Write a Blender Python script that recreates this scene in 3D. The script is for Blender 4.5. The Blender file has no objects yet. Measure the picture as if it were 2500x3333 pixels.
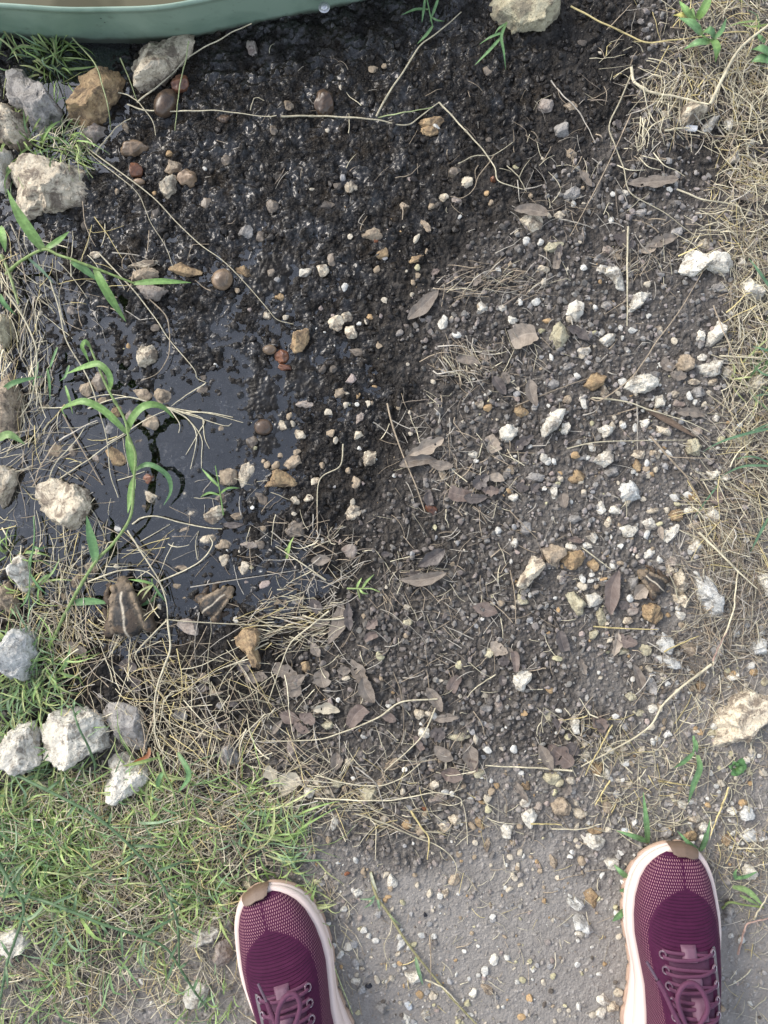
import bpy, bmesh, math, random
import numpy as np
from mathutils import Vector, Matrix

random.seed(7)
RNG = np.random.default_rng(7)
SC = bpy.context.scene
COL = SC.collection

# ------------------------------------------------------------------ camera, sky, sun, exposure
PXM = 0.00036            # metres on the ground per photograph pixel
CAMH = 0.90              # camera height: a phone held level, looking straight down
cam_d = bpy.data.cameras.new("camera")
cam = bpy.data.objects.new("camera", cam_d)
COL.objects.link(cam)
cam.location = (0, 0, CAMH)
cam.rotation_euler = (0, 0, 0)
cam_d.sensor_fit = 'VERTICAL'
cam_d.sensor_height = 34.6
cam_d.sensor_width = 34.6
cam_d.lens = 34.6 / 2 / (1666.5 * PXM / CAMH)
cam_d.clip_start = 0.01
cam_d.clip_end = 60
SC.camera = cam

SUN_DIR = Vector((-0.72, 0.46, 0.66)).normalized()
W = bpy.data.worlds.new("World")
SC.world = W
W.use_nodes = True
nt = W.node_tree
nt.nodes.clear()
wo = nt.nodes.new("ShaderNodeOutputWorld")
bg = nt.nodes.new("ShaderNodeBackground")
sky = nt.nodes.new("ShaderNodeTexSky")
sky.sky_type = 'NISHITA'
sky.sun_disc = False
sky.sun_elevation = math.asin(SUN_DIR.z)
sky.sun_rotation = math.atan2(SUN_DIR.x, SUN_DIR.y)
sky.air_density = 1.0
sky.dust_density = 1.5
sky.ozone_density = 2.5
hs = nt.nodes.new("ShaderNodeHueSaturation")
hs.inputs['Saturation'].default_value = 0.52
nt.links.new(sky.outputs[0], hs.inputs['Color'])
nt.links.new(hs.outputs[0], bg.inputs['Color'])
bg.inputs['Strength'].default_value = 0.15
nt.links.new(bg.outputs[0], wo.inputs['Surface'])

sun_d = bpy.data.lights.new("sun", 'SUN')
sun_d.energy = 0.95
sun_d.angle = math.radians(26)
sun_d.color = (1.0, 0.91, 0.79)
sun = bpy.data.objects.new("sun", sun_d)
COL.objects.link(sun)
sun.rotation_euler = SUN_DIR.to_track_quat('Z', 'Y').to_euler()
sun.location = SUN_DIR * 5

SC.view_settings.view_transform = 'Standard'
SC.view_settings.look = 'None'
SC.view_settings.gamma = 1
SC.view_settings.exposure = 1.38
SC.view_settings.use_curve_mapping = False
SC.render.engine = 'CYCLES'
SC.cycles.max_bounces = 6
SC.cycles.transparent_max_bounces = 8

# ------------------------------------------------------------------ reading positions off the photograph
REG = dict(A=(0, 0, .51236, .51236), B=(830, 0, .51236, .51236), C=(1650, 0, .51236, .51236),
           D=(0, 820, .51236, .51236), E=(830, 820, .51236, .51236), F=(1650, 820, .51236, .51236),
           G=(0, 1650, .51236, .51236), H=(830, 1650, .51236, .51236), I=(1650, 1650, .51236, .51236),
           J=(0, 2480, .51236, .51236), M=(830, 2480, .51236, .51236),
           N=(1500, 2300, .42194, .42194), R=(2000, 2400, .52521, .52521),
           K=(650, 2700, .38156, .38156), L=(1867, 2700, .38156, .38156),
           T=(300, 1840, .30139, .30139), Z=(0, 0, 1, 1))

def px(reg, x, y):
    ox, oy, sx, sy = REG[reg]
    return ox + x * sx, oy + y * sy

def world(p, z=0.0):
    """ground-plan position of a photographed point that stands z metres above the ground"""
    k = PXM * (CAMH - z) / CAMH
    return ((p[0] - 1250) * k, (1666.5 - p[1]) * k)

def pts_of(reg, s):
    return [px(reg, *[float(v) for v in q.split(',')]) for q in s.split()]

# ------------------------------------------------------------------ noise
def _h(ix, iy, iz, seed):
    n = (ix.astype(np.int64) * 374761393 + iy.astype(np.int64) * 668265263 + iz.astype(np.int64) * 2147483647 + seed * 974711) & 0xFFFFFFFF
    n = ((n ^ (n >> 13)) * 1274126177) & 0xFFFFFFFF
    n = ((n ^ (n >> 16)) * 2246822519) & 0xFFFFFFFF
    return ((n ^ (n >> 15)) & 0xFFFFFF) / float(0xFFFFFF)

def noise2(x, y, seed=0):
    xi, yi = np.floor(x), np.floor(y)
    fx, fy = x - xi, y - yi
    ux, uy = fx * fx * fx * (fx * (fx * 6 - 15) + 10), fy * fy * fy * (fy * (fy * 6 - 15) + 10)
    z = np.zeros_like(xi)
    def g(a, b):
        an = _h(xi + a, yi + b, z, seed) * 2 * np.pi
        return np.cos(an) * (fx - a) + np.sin(an) * (fy - b)
    n0 = g(0, 0) * (1 - ux) + g(1, 0) * ux
    n1 = g(0, 1) * (1 - ux) + g(1, 1) * ux
    return (n0 * (1 - uy) + n1 * uy) * 1.5

def noise3(p, seed=0):
    i = np.floor(p)
    f = p - i
    u = f * f * (3 - 2 * f)
    r = 0
    for a in (0, 1):
        for b in (0, 1):
            for c in (0, 1):
                w = (u[:, 0] if a else 1 - u[:, 0]) * (u[:, 1] if b else 1 - u[:, 1]) * (u[:, 2] if c else 1 - u[:, 2])
                r = r + w * _h(i[:, 0] + a, i[:, 1] + b, i[:, 2] + c, seed)
    return r * 2 - 1

def fbm2(x, y, oct=4, seed=0):
    a, r = 1.0, 0
    for o in range(oct):
        r = r + a * noise2(x * 2 ** o + 17.3 * o, y * 2 ** o - 9.1 * o, seed + o)
        a *= .5
    return r

# ------------------------------------------------------------------ mesh and object helpers
def mk_mesh(name, V, F, smooth=True, col=None, uv=None, floats=None):
    """V n x 3, F list of (m x k) index arrays; col/floats per-vertex attributes, uv per-vertex"""
    me = bpy.data.meshes.new(name)
    V = np.ascontiguousarray(V, dtype=np.float32)
    if not isinstance(F, (list, tuple)):
        F = [F]
    F = [np.asarray(f, dtype=np.int32) for f in F if len(f)]
    nl = sum(f.size for f in F)
    nf = sum(len(f) for f in F)
    me.vertices.add(len(V))
    me.vertices.foreach_set("co", V.ravel())
    me.loops.add(nl)
    me.polygons.add(nf)
    loops = np.concatenate([f.ravel() for f in F])
    sizes = np.concatenate([np.full(len(f), f.shape[1], dtype=np.int32) for f in F])
    starts = np.concatenate([[0], np.cumsum(sizes)[:-1]]).astype(np.int32)
    me.loops.foreach_set("vertex_index", loops)
    me.polygons.foreach_set("loop_start", starts)
    me.polygons.foreach_set("loop_total", sizes)
    me.polygons.foreach_set("use_smooth", np.full(nf, smooth, dtype=bool))
    me.update(calc_edges=True)
    me.validate()
    if col is not None:
        a = me.attributes.new("col", 'FLOAT_COLOR', 'POINT')
        c = np.ones((len(V), 4), dtype=np.float32)
        c[:, :3] = col
        a.data.foreach_set("color", c.ravel())
    if floats:
        for k, v in floats.items():
            a = me.attributes.new(k, 'FLOAT', 'POINT')
            a.data.foreach_set("value", np.ascontiguousarray(v, dtype=np.float32))
    if uv is not None:
        l = me.uv_layers.new(name="UVMap")
        l.data.foreach_set("uv", np.ascontiguousarray(np.asarray(uv, dtype=np.float32)[loops]).ravel())
    return me

def link(name, data, mat=None, parent=None, loc=None, rotz=0.0):
    o = bpy.data.objects.new(name, data)
    COL.objects.link(o)
    if mat is not None and data is not None and not data.materials:
        data.materials.append(mat)
    if parent is not None:
        o.parent = parent
    if loc is not None:
        o.location = loc
    if rotz:
        o.rotation_euler = (0, 0, rotz)
    return o

USED = {}
def tag(o, label, cat, group=None):
    o['label'] = label
    o['category'] = cat
    if group:
        o['group'] = group
    USED.setdefault(label, []).append(o)
    return o

def kind(o, k):
    o['kind'] = k
    return o

def empty(name, loc):
    o = bpy.data.objects.new(name, None)
    COL.objects.link(o)
    o.location = loc
    o.empty_display_size = .02
    return o

def smooth_path(P, n):
    """Catmull-Rom through the points, resampled to n"""
    P = np.asarray(P, dtype=float)
    if len(P) == 2:
        t = np.linspace(0, 1, n)[:, None]
        return P[0] * (1 - t) + P[1] * t
    Q = np.vstack([2 * P[0] - P[1], P, 2 * P[-1] - P[-2]])
    out = []
    for i in range(1, len(Q) - 2):
        t = np.linspace(0, 1, 12, endpoint=False)[:, None]
        a, b, c, d = Q[i - 1], Q[i], Q[i + 1], Q[i + 2]
        out.append(.5 * (2 * b + (c - a) * t + (2 * a - 5 * b + 4 * c - d) * t ** 2 + (3 * b - a - 3 * c + d) * t ** 3))
    out = np.vstack(out + [P[-1:]])
    L = np.concatenate([[0], np.cumsum(np.linalg.norm(np.diff(out, axis=0), axis=1))])
    s = np.linspace(0, L[-1], n)
    return np.stack([np.interp(s, L, out[:, k]) for k in range(out.shape[1])], axis=1)

def tube(P, R, sides=6, closed=False, flat=1.0):
    """tube along P (n x 3) with radii R: (V, quads)"""
    P = np.asarray(P, dtype=float)
    n = len(P)
    R = np.broadcast_to(np.asarray(R, dtype=float), (n,))
    T = np.gradient(P, axis=0)
    if closed:
        T = np.roll(P, -1, 0) - np.roll(P, 1, 0)
    T /= np.linalg.norm(T, axis=1)[:, None] + 1e-12
    up = np.array([0, 0, 1.0])
    S = np.cross(T, up)
    bad = np.linalg.norm(S, axis=1) < .05
    S[bad] = [1, 0, 0]
    S /= np.linalg.norm(S, axis=1)[:, None]
    U = np.cross(S, T)
    a = np.arange(sides) * 2 * np.pi / sides
    V = P[:, None, :] + R[:, None, None] * (np.cos(a)[None, :, None] * S[:, None, :] + flat * np.sin(a)[None, :, None] * U[:, None, :])
    V = V.reshape(-1, 3)
    F = []
    m = n if closed else n - 1
    i = np.arange(m)[:, None]
    j = np.arange(sides)[None, :]
    i2, j2 = (i + 1) % n, (j + 1) % sides
    F = np.stack([i * sides + j, i * sides + j2, i2 * sides + j2, i2 * sides + j], axis=-1).reshape(-1, 4)
    return V, F

def join(parts):
    V, F3, F4, o = [], [], [], 0
    for v, f in parts:
        f = np.asarray(f)
        V.append(v)
        (F3 if f.shape[1] == 3 else F4).append(f + o)
        o += len(v)
    fs = []
    if F3: fs.append(np.vstack(F3))
    if F4: fs.append(np.vstack(F4))
    return np.vstack(V), fs

def grid_faces(nu, nv, closed_v=False):
    i = np.arange(nu - 1)[:, None]
    j = np.arange(nv if closed_v else nv - 1)[None, :]
    j2 = (j + 1) % nv
    return np.stack([i * nv + j, i * nv + j2, (i + 1) * nv + j2, (i + 1) * nv + j], axis=-1).reshape(-1, 4)

_ICO = {}
def ico(s):
    if s not in _ICO:
        bm = bmesh.new()
        bmesh.ops.create_icosphere(bm, subdivisions=s, radius=1)
        bm.verts.index_update()
        V = np.array([v.co[:] for v in bm.verts])
        F = np.array([[v.index for v in f.verts] for f in bm.faces])
        bm.free()
        _ICO[s] = (V, F)
    return _ICO[s]

# ------------------------------------------------------------------ materials
class NT:
    def __init__(self, name):
        self.m = bpy.data.materials.new(name)
        self.m.use_nodes = True
        self.t = self.m.node_tree
        self.t.nodes.clear()
        self.out = self.t.nodes.new("ShaderNodeOutputMaterial")
        self.b = self.t.nodes.new("ShaderNodeBsdfPrincipled")
        self.t.links.new(self.b.outputs[0], self.out.inputs['Surface'])
    def n(self, typ, **kw):
        x = self.t.nodes.new("ShaderNode" + typ)
        for k, v in kw.items():
            setattr(x, k, v)
        return x
    def l(self, a, b):
        self.t.links.new(a, b)
    def set(self, node, key, v):
        if hasattr(v, 'links') or hasattr(v, 'is_linked'):
            self.l(v, node.inputs[key])
        elif isinstance(v, (tuple, list)) and len(v) == 3 and node.inputs[key].type == 'RGBA':
            node.inputs[key].default_value = (*v, 1)
        else:
            node.inputs[key].default_value = v
    def p(self, **kw):
        for k, v in kw.items():
            self.set(self.b, k.replace('_', ' '), v)
        return self
    def math(self, op, a, b=0.0, c=None, clamp=False):
        x = self.n("Math", operation=op, use_clamp=clamp)
        self.set(x, 0, a)
        self.set(x, 1, b)
        if c is not None:
            self.set(x, 2, c)
        return x.outputs[0]
    def mix(self, f, a, b, typ='MIX'):
        x = self.n("MixRGB", blend_type=typ)
        self.set(x, 0, f)
        self.set(x, 1, a)
        self.set(x, 2, b)
        return x.outputs[0]
    def coords(self, rnd=True):
        tc = self.n("TexCoord")
        if not rnd:
            return tc.outputs['Object']
        return self.n("NewGeometry").outputs['Position']
        oi = self.n("ObjectInfo")
        ad = self.n("VectorMath", operation='ADD')
        sc = self.math('MULTIPLY', oi.outputs['Random'], 37.0)
        self.l(tc.outputs['Object'], ad.inputs[0])
        self.l(sc, ad.inputs[1])
        return ad.outputs[0]
    def noise(self, vec, scale, detail=4, rough=.6, dist=0.0):
        x = self.n("TexNoise")
        self.l(vec, x.inputs['Vector'])
        x.inputs['Scale'].default_value = scale
        x.inputs['Detail'].default_value = detail
        x.inputs['Roughness'].default_value = rough
        x.inputs['Distortion'].default_value = dist
        return x.outputs['Fac']
    def voro(self, vec, scale, feature='F1'):
        x = self.n("TexVoronoi", feature=feature)
        self.l(vec, x.inputs['Vector'])
        x.inputs['Scale'].default_value = scale
        return x
    def ramp(self, f, lo, hi, a=0.0, b=1.0):
        x = self.n("MapRange")
        self.set(x, 0, f)
        x.inputs[1].default_value = lo
        x.inputs[2].default_value = hi
        x.inputs[3].default_value = a
        x.inputs[4].default_value = b
        return x.outputs[0]
    def bump(self, h, strength=.5, dist=.001):
        x = self.n("Bump")
        x.inputs['Strength'].default_value = strength
        x.inputs['Distance'].default_value = dist
        self.l(h, x.inputs['Height'])
        self.l(x.outputs[0], self.b.inputs['Normal'])
        return x
    def attr(self, name):
        return self.n("Attribute", attribute_name=name)
# ------------------------------------------------------------------ what kind of ground lies where: (px, py, height mm, wet, dust)
CTRL = np.array([
 (100,120,-8,1,0),(300,180,-9,1,0),(420,250,-4,1,0),(240,430,-6,1,0),(500,420,0,1,0),(700,300,1,1,0),(900,250,2,1,0),(1300,120,0,1,0),(1300,350,2,.95,0),(1600,250,3,.8,0),
 (1900,150,4,.65,0),(1900,350,4,.6,0),(2050,560,5,.35,0),(1600,620,4,.6,0),(1300,700,2,.8,0),(1000,560,0,1,0),(700,700,0,1,0),(800,850,-3.5,1,0),
 (400,800,-1.5,1,0),(150,1000,-4,1,0),(350,1150,-3.5,1,0),(600,1000,-1.5,1,0),(900,980,-2.2,1,0),(780,1080,-2.9,1,0),(900,1200,-3.1,1,0),(1080,1080,-1.5,.9,0),(1150,1250,-2,.85,0),
 (850,1450,-4.6,1,0),(650,1450,-8.5,1,0),(520,1560,-8,1,0),(250,1480,-6.5,1,0),(100,1660,-7.5,1,0),(330,1700,-6.5,1,0),(580,1770,-8,1,0),(200,1850,-5,1,0),(800,1650,-3.5,1,0),
 (700,1900,-4.5,1,0),(930,1920,-6.2,1,0),(960,1780,-2,.85,0),(1100,1500,-.5,.7,0),(1050,1650,-.5,.65,0),(430,2100,-3.5,.85,0),(700,2150,-.5,.6,0),(250,2250,1,.65,0),(500,2300,0,.7,0),(750,2300,0,.6,0),
 (1050,2050,-1,.5,0),(1300,1100,3,.55,0),(1500,1100,5,.3,.03),(1700,900,6,.25,.12),(1900,1200,7,.1,.22),(1300,1700,2,.45,0),(1500,1500,5,.15,.16),(1500,2000,4,.2,.16),(1250,2050,3,.3,.05),
 (1900,1700,6,.05,.36),(2330,520,-6,.45,0),(2400,700,6,.08,.35),(2200,750,5,.15,.25),(2300,300,7,.1,.25),(2450,100,8,.05,.4),(2300,1500,7,.03,.4),(2200,1150,7,.08,.32),
 (1300,2300,3,.3,.05),(1700,2300,4,.25,.1),(2000,2150,5,.1,.4),(2350,1950,7,.03,.6),(2420,2300,6,0,.75),(1700,2600,3,.05,.5),(1300,2550,3,.15,.2),(1250,2730,1,.15,.3),
 (1300,2950,1,0,.95),(1500,3200,1,0,1),(1800,3000,1,0,1),(1700,2820,1,0,.75),(2200,2600,3,0,.6),(2440,3100,2,0,.85),(1950,2720,2,0,.55),(300,2700,4,.15,.08),(300,2900,4,.1,.15),(600,2750,3,.2,.08),
 (600,3200,3,0,.75),(100,3250,4,0,.6),(900,2500,3,.2,.12),(700,2450,2,.45,.02),(300,2450,4,.3,.03),(1100,2850,1,.05,.6),(1000,3200,1,0,.95),(50,2200,4,.4,.05)], dtype=float)
_cx, _cy = world((CTRL[:, 0], CTRL[:, 1]))

def fields(X, Y):
    sh = X.shape
    X, Y = X.ravel(), Y.ravel()
    wx = X + .012 * noise2(X * 28, Y * 28, 91) + .006 * noise2(X * 70, Y * 70, 93)
    wy = Y + .012 * noise2(X * 28, Y * 28, 92) + .006 * noise2(X * 70, Y * 70, 94)
    num = np.zeros((3, len(X)))
    den = np.zeros(len(X))
    for k in range(len(CTRL)):
        w = 1.0 / ((wx - _cx[k]) ** 2 + (wy - _cy[k]) ** 2 + .012 ** 2) ** 2
        den += w
        for c in range(3):
            num[c] += w * CTRL[k, 2 + c]
    return [(num[c] / den).reshape(sh) for c in range(3)]

STEP = .00135
gx = np.arange(-.49, .4901, STEP)
gy = np.arange(-.64, .6401, STEP)
GX, GY = np.meshgrid(gx, gy)
# coarse fields, then bilinear up
cxs, cys = np.arange(-.5, .5051, .005), np.arange(-.65, .6551, .005)
CXX, CYY = np.meshgrid(cxs, cys)
_fc = fields(CXX, CYY)
def bil(A, xs, ys, x, y):
    fx = np.clip((x - xs[0]) / (xs[1] - xs[0]), 0, len(xs) - 1.001)
    fy = np.clip((y - ys[0]) / (ys[1] - ys[0]), 0, len(ys) - 1.001)
    i, j = fx.astype(int), fy.astype(int)
    u, v = fx - i, fy - j
    return A[j, i] * (1 - u) * (1 - v) + A[j, i + 1] * u * (1 - v) + A[j + 1, i] * (1 - u) * v + A[j + 1, i + 1] * u * v
FH, FW, FD = [bil(a, cxs, cys, GX, GY) for a in _fc]
def fld(k, x, y):
    return bil(_fc[k], cxs, cys, np.asarray(x, float), np.asarray(y, float))

LEVEL = -.0040           # puddle water level
H = FH * .001
rough = np.clip(1 - .85 * FD, .1, 1)
H = H + rough * ((.0016 + .0012 * FW) * fbm2(GX * 30, GY * 30, 3, 1) + (.0008 + .0008 * FW) * fbm2(GX * 95, GY * 95, 3, 5))
# trodden lumps of wet mud: rounded tops, sharp creases between
wx_, wy_ = GX + .004 * noise2(GX * 60, GY * 60, 13), GY + .004 * noise2(GX * 60, GY * 60, 14)
H = H + FW * rough * (.0042 * np.abs(noise2(wx_ * 75, wy_ * 75, 15)) + .0030 * np.abs(noise2(wx_ * 150, wy_ * 150, 16)) + .0012 * np.abs(noise2(wx_ * 300, wy_ * 300, 17)) - .0030)
H = H + .0006 * fbm2(GX * 160, GY * 160, 2, 11)
# streaky ridges of trodden mud by the tub
topm = np.clip((GY - .18) / .12, 0, 1) * FW
H = H + topm * .0034 * np.abs(noise2((GX + GY * .5) * 55, (GY - GX * .4) * 26, 21))
# open flat spots of the puddles (fewer clods)
FLATSPOTS = [px('D', *q) for q in ((1130, 1240), (1240, 1420), (640, 1090), (1500, 1000), (1620, 600), (1600, 850))] + [px('G', *q) for q in ((130, 120), (1130, 220), (650, 300))] + [px('E', *q) for q in ((120, 130), (300, 800), (60, 900), (60, 1200), (250, 740))]
FS = [(world(q), r) for q, r in zip(FLATSPOTS, (.034, .03, .02, .024, .0, .02, .024, .036, .018, .03, .026, .026, .022, .016)) if r]
FS = FS[:5] + FS[5:]
def flatness(x, y):
    f = np.zeros_like(x)
    for (a, b), r in FS:
        f = np.maximum(f, np.exp(-(((x - a) ** 2 + (y - b) ** 2) / r ** 2) ** 1.5))
    return f
NW = 8            # the first ones hold water, the rest are smooth silt just above it
def flatlevel(x, y):
    f = np.zeros_like(x)
    for (a, b), r in FS[NW:]:
        f = np.maximum(f, np.exp(-(((x - a) ** 2 + (y - b) ** 2) / (r * 1.2) ** 2)))
    return -.0064 + .0050 * f
flat = flatness(GX + .006 * noise2(GX * 60, GY * 60, 33), GY + .006 * noise2(GX * 60, GY * 60, 34))
fl_ = flatlevel(GX, GY) + .0006 * fbm2(GX * 70, GY * 70, 3, 81)
H = H * (1 - .75 * flat) + .75 * flat * fl_
BASE = H.copy()
TINT = np.ones_like(H) * .8
NST = 112000
sx = RNG.uniform(-.488, .488, NST)
sy = RNG.uniform(-.638, .638, NST)
sw, sd = fld(1, sx, sy), fld(2, sx, sy)
sf = flatness(sx, sy)
keep = RNG.random(NST) < np.clip(1.1 - 1.02 * sd, .3, 1) * (1 - .72 * sw) * (1 - .72 * sf)
sx, sy, sw, sd, sf = sx[keep], sy[keep], sw[keep], sd[keep], sf[keep]
sr = .0011 + .0030 * RNG.random(len(sx)) ** 2.8
big = RNG.random(len(sx)) < .02 * (1 - sw)
sr[big] += .003
sr *= np.where(sf > .3, .8, 1) * (1 - .55 * np.clip(sd, 0, 1))
so = RNG.uniform(-.35, .45, len(sx))
el = RNG.uniform(.68, 1.45, len(sx))
stint = RNG.uniform(.55, 1.55, len(sx))
skew = RNG.uniform(-.5, .5, len(sx))
for k in range(len(sx)):
    r = sr[k]
    i0 = max(0, int((sx[k] - r * 1.4 + .49) / STEP)); i1 = min(len(gx), int((sx[k] + r * 1.4 + .49) / STEP) + 2)
    j0 = max(0, int((sy[k] - r * 1.4 + .64) / STEP)); j1 = min(len(gy), int((sy[k] + r * 1.4 + .64) / STEP) + 2)
    if i1 <= i0 or j1 <= j0:
        continue
    dx = (gx[i0:i1] - sx[k])[None, :] * el[k]
    dy = (gy[j0:j1] - sy[k])[:, None] / el[k]
    q = 1 - (dx * dx + dy * dy + skew[k] * dx * dy) / (r * r)
    ci, cj = min(len(gx) - 1, max(0, int((sx[k] + .49) / STEP))), min(len(gy) - 1, max(0, int((sy[k] + .64) / STEP)))
    zc = BASE[cj, ci] + so[k] * r
    sub = H[j0:j1, i0:i1]
    new = np.where(q > 0, zc + r * (1.0 - .3 * sw[k]) * np.maximum(q, 0) ** .62, -1)
    ts_ = TINT[j0:j1, i0:i1]
    ts_[new > sub] = stint[k]
    np.maximum(sub, new, out=sub)

# clods that stand up out of the puddles
for _ in range(2600):
    i, j = RNG.integers(8, len(gx) - 8), RNG.integers(8, len(gy) - 8)
    if BASE[j, i] > LEVEL - .0003 or FW[j, i] < .7 or RNG.random() < .5 * flat[j, i]:
        continue
    r = .0013 + .0034 * RNG.random() ** 2.5
    n_ = int(r / STEP) + 2
    sl = (slice(max(0, j - n_), j + n_ + 1), slice(max(0, i - n_), i + n_ + 1))
    q = 1 - ((GX[sl] - gx[i]) ** 2 + (GY[sl] - gy[j]) ** 2) / r ** 2
    H[sl] = np.maximum(H[sl], np.where(q > 0, LEVEL - .25 * r + r * np.maximum(q, 0) ** .6, -1))

def blur(A, n=1):
    for _ in range(n):
        B = np.pad(A, 1, mode='edge')
        A = (B[1:-1, :-2] + 2 * B[1:-1, 1:-1] + B[1:-1, 2:]) / 4
        B = np.pad(A, 1, mode='edge')
        A = (B[:-2, 1:-1] + 2 * B[1:-1, 1:-1] + B[2:, 1:-1]) / 4
    return A
wetm = np.clip(FW * 1.3 - .2, 0, 1)
H = H + (.0007 * noise2(GX * 330, GY * 330, 61) + .0005 * noise2(GX * 210, GY * 210, 62)) * rough
H = H * (1 - .45 * wetm) + blur(H, 1) * .45 * wetm
HS = blur(H, 3)
HSS = blur(H, 10)
def gz(x, y):
    """ground height under a thing (small bumps evened out)"""
    return bil(HS, gx, gy, np.asarray(x, float), np.asarray(y, float))
def gzs(x, y):
    return bil(HSS, gx, gy, np.asarray(x, float), np.asarray(y, float))

# one sheet: the fine field, then rows that grow coarser out to the far ground
out_ = []
d, s = STEP, STEP
while d < 9:
    out_.append(d)
    s *= 1.45
    d += s
out_ = np.array(out_)
ax = np.concatenate([(gx[0] - out_)[::-1], gx, gx[-1] + out_])
ay = np.concatenate([(gy[0] - out_)[::-1], gy, gy[-1] + out_])
AX, AY = np.meshgrid(ax, ay)
no = len(out_)
Z = np.pad(H, no, mode='edge')
WT = np.pad(FW, no, mode='edge')
DU = np.pad(FD, no, mode='edge')
far = np.zeros_like(Z); far[:] = 1
far[no:-no, no:-no] = 0
dist = np.maximum(np.maximum(gx[0] - AX, AX - gx[-1]), np.maximum(gy[0] - AY, AY - gy[-1])).clip(0)
k = np.clip(dist / .25, 0, 1)
Z = np.where(far > 0, Z * (1 - k) + k * (.006 + .006 * noise2(AX * 5, AY * 5, 3)), Z)
WT = WT * (1 - k)
DU = DU * (1 - k) + k * .55
V = np.stack([AX.ravel(), AY.ravel(), Z.ravel()], axis=1)
# inner faces of the wetness map get their own noise so that the border of the wet ground is ragged
WT2 = np.clip(WT + .12 * fbm2(AX * 45, AY * 45, 3, 44), 0, 1)
DU2 = np.clip(DU + .10 * fbm2(AX * 30, AY * 30, 3, 55), 0, 1)
g_me = mk_mesh("ground", V, grid_faces(len(ay), len(ax)), True, floats=dict(wet=WT2.ravel(), dust=DU2.ravel(), silt=np.pad(flat, no, mode='constant').ravel(), tint=np.pad(TINT, no, mode='edge').ravel()))

def mat_ground():
    m = NT("soil")
    v = m.coords(False)
    wet, dust = m.attr("wet").outputs['Fac'], m.attr("dust").outputs['Fac']
    n1, n2, n3 = m.noise(v, 60, 5), m.noise(v, 260, 4), m.noise(v, 900, 3)
    dry = m.mix(n2, (.08, .072, .063), (.17, .152, .133))
    dry = m.mix(m.ramp(m.noise(v, 14, 3), .35, .65), dry, m.mix(n2, (.062, .055, .048), (.14, .125, .109)))
    mud = m.mix(n1, (.0075, .0066, .0058), (.024, .0205, .0172))
    mud = m.mix(m.ramp(m.noise(v, 22, 4), .5, .66), mud, (.024, .0185, .013))
    pale = m.mix(n1, (.20, .182, .16), (.40, .368, .33))
    pale = m.mix(m.ramp(n2, .4, .7), pale, (.30, .274, .242))
    c = m.mix(m.ramp(dust, .25, .8), dry, pale)
    c = m.mix(m.ramp(wet, .2, .7), c, mud)
    tv = m.n('HueSaturation')
    m.set(tv, 'Value', m.ramp(m.attr('tint').outputs['Fac'], .5, 1.6, .62, 1.5))
    m.set(tv, 'Color', c)
    c = tv.outputs[0]
    silt = m.attr('silt').outputs['Fac']
    c = m.mix(m.ramp(silt, .25, .7), c, m.mix(n1, (.008, .0068, .0055), (.016, .0135, .0105)))
    # pale grit
    gr = m.voro(v, 420)
    spk = m.math('MULTIPLY', m.ramp(gr.outputs['Distance'], .18, .28, 1, 0), m.ramp(gr.outputs['Color'], .84, .9))
    spk = m.math('MULTIPLY', spk, m.ramp(wet, .3, .9, 1, .35))
    c = m.mix(spk, c, (.42, .385, .32))
    m.p(Base_Color=c)
    r = m.ramp(wet, .25, .8, .92, .34)
    r = m.math('SUBTRACT', r, m.math('MULTIPLY', m.ramp(n2, .4, .7), m.ramp(wet, .5, 1, 0, .16)))
    m.p(Roughness=r, Specular_IOR_Level=m.ramp(wet, .2, .8, .15, .16))
    m.p(Coat_Weight=m.math('MULTIPLY', m.ramp(wet, .6, .95, 0, .8), m.ramp(m.noise(v, 34, 5, .7), .45, .62)), Coat_Roughness=.2, Coat_IOR=1.6)
    gv = m.voro(v, 330, 'F1').outputs['Distance']
    h = m.math('ADD', m.math('ADD', m.math('MULTIPLY', n2, .7), m.math('MULTIPLY', n3, .5)), m.math('MULTIPLY', gv, m.ramp(dust, .3, .9, -.9, -.5)))
    bp = m.bump(h, .9, .002)
    m.l(m.ramp(silt, .2, .6, 1.0, .3), bp.inputs['Strength'])
    return m.m
ground = kind(link("ground", g_me, mat_ground()), 'structure')

# puddle water: a level sheet that climbs a little where it meets clods and stones
def mat_water():
    m = NT("water")
    m.p(Base_Color=(.42, .44, .48), Roughness=.015, IOR=1.85, Transmission_Weight=1.0)
    return m.m
M_WATER = mat_water()
wl = LEVEL + .00028 / (1 + np.exp(-(blur(H, 2) - LEVEL - .0004) / .0007))
wl = np.maximum(blur(wl, 4), LEVEL) + .00008 * noise2(GX * 120, GY * 120, 71)
def puddle(p0, p1, name):
    (x0, y1), (x1, y0) = world(p0), world(p1)
    i0, i1 = np.searchsorted(gx, [x0, x1])
    j0, j1 = np.searchsorted(gy, [y0, y1])
    sub = (slice(j0, j1), slice(i0, i1))
    hh, ww = H[sub], wl[sub]
    V = np.stack([GX[sub].ravel(), GY[sub].ravel(), ww.ravel()], axis=1)
    F = grid_faces(hh.shape[0], hh.shape[1])
    vis = (hh < ww + .0008).ravel()
    F = F[vis[F].any(axis=1)]
    used, inv = np.unique(F, return_inverse=True)
    o = link(name, mk_mesh(name, V[used], inv.reshape(F.shape), True), M_WATER)
    return kind(o, 'structure')
puddle((-60, 640), (1300, 2150), "puddle_water")
puddle((60, 90), (420, 560), "puddle_water")
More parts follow.
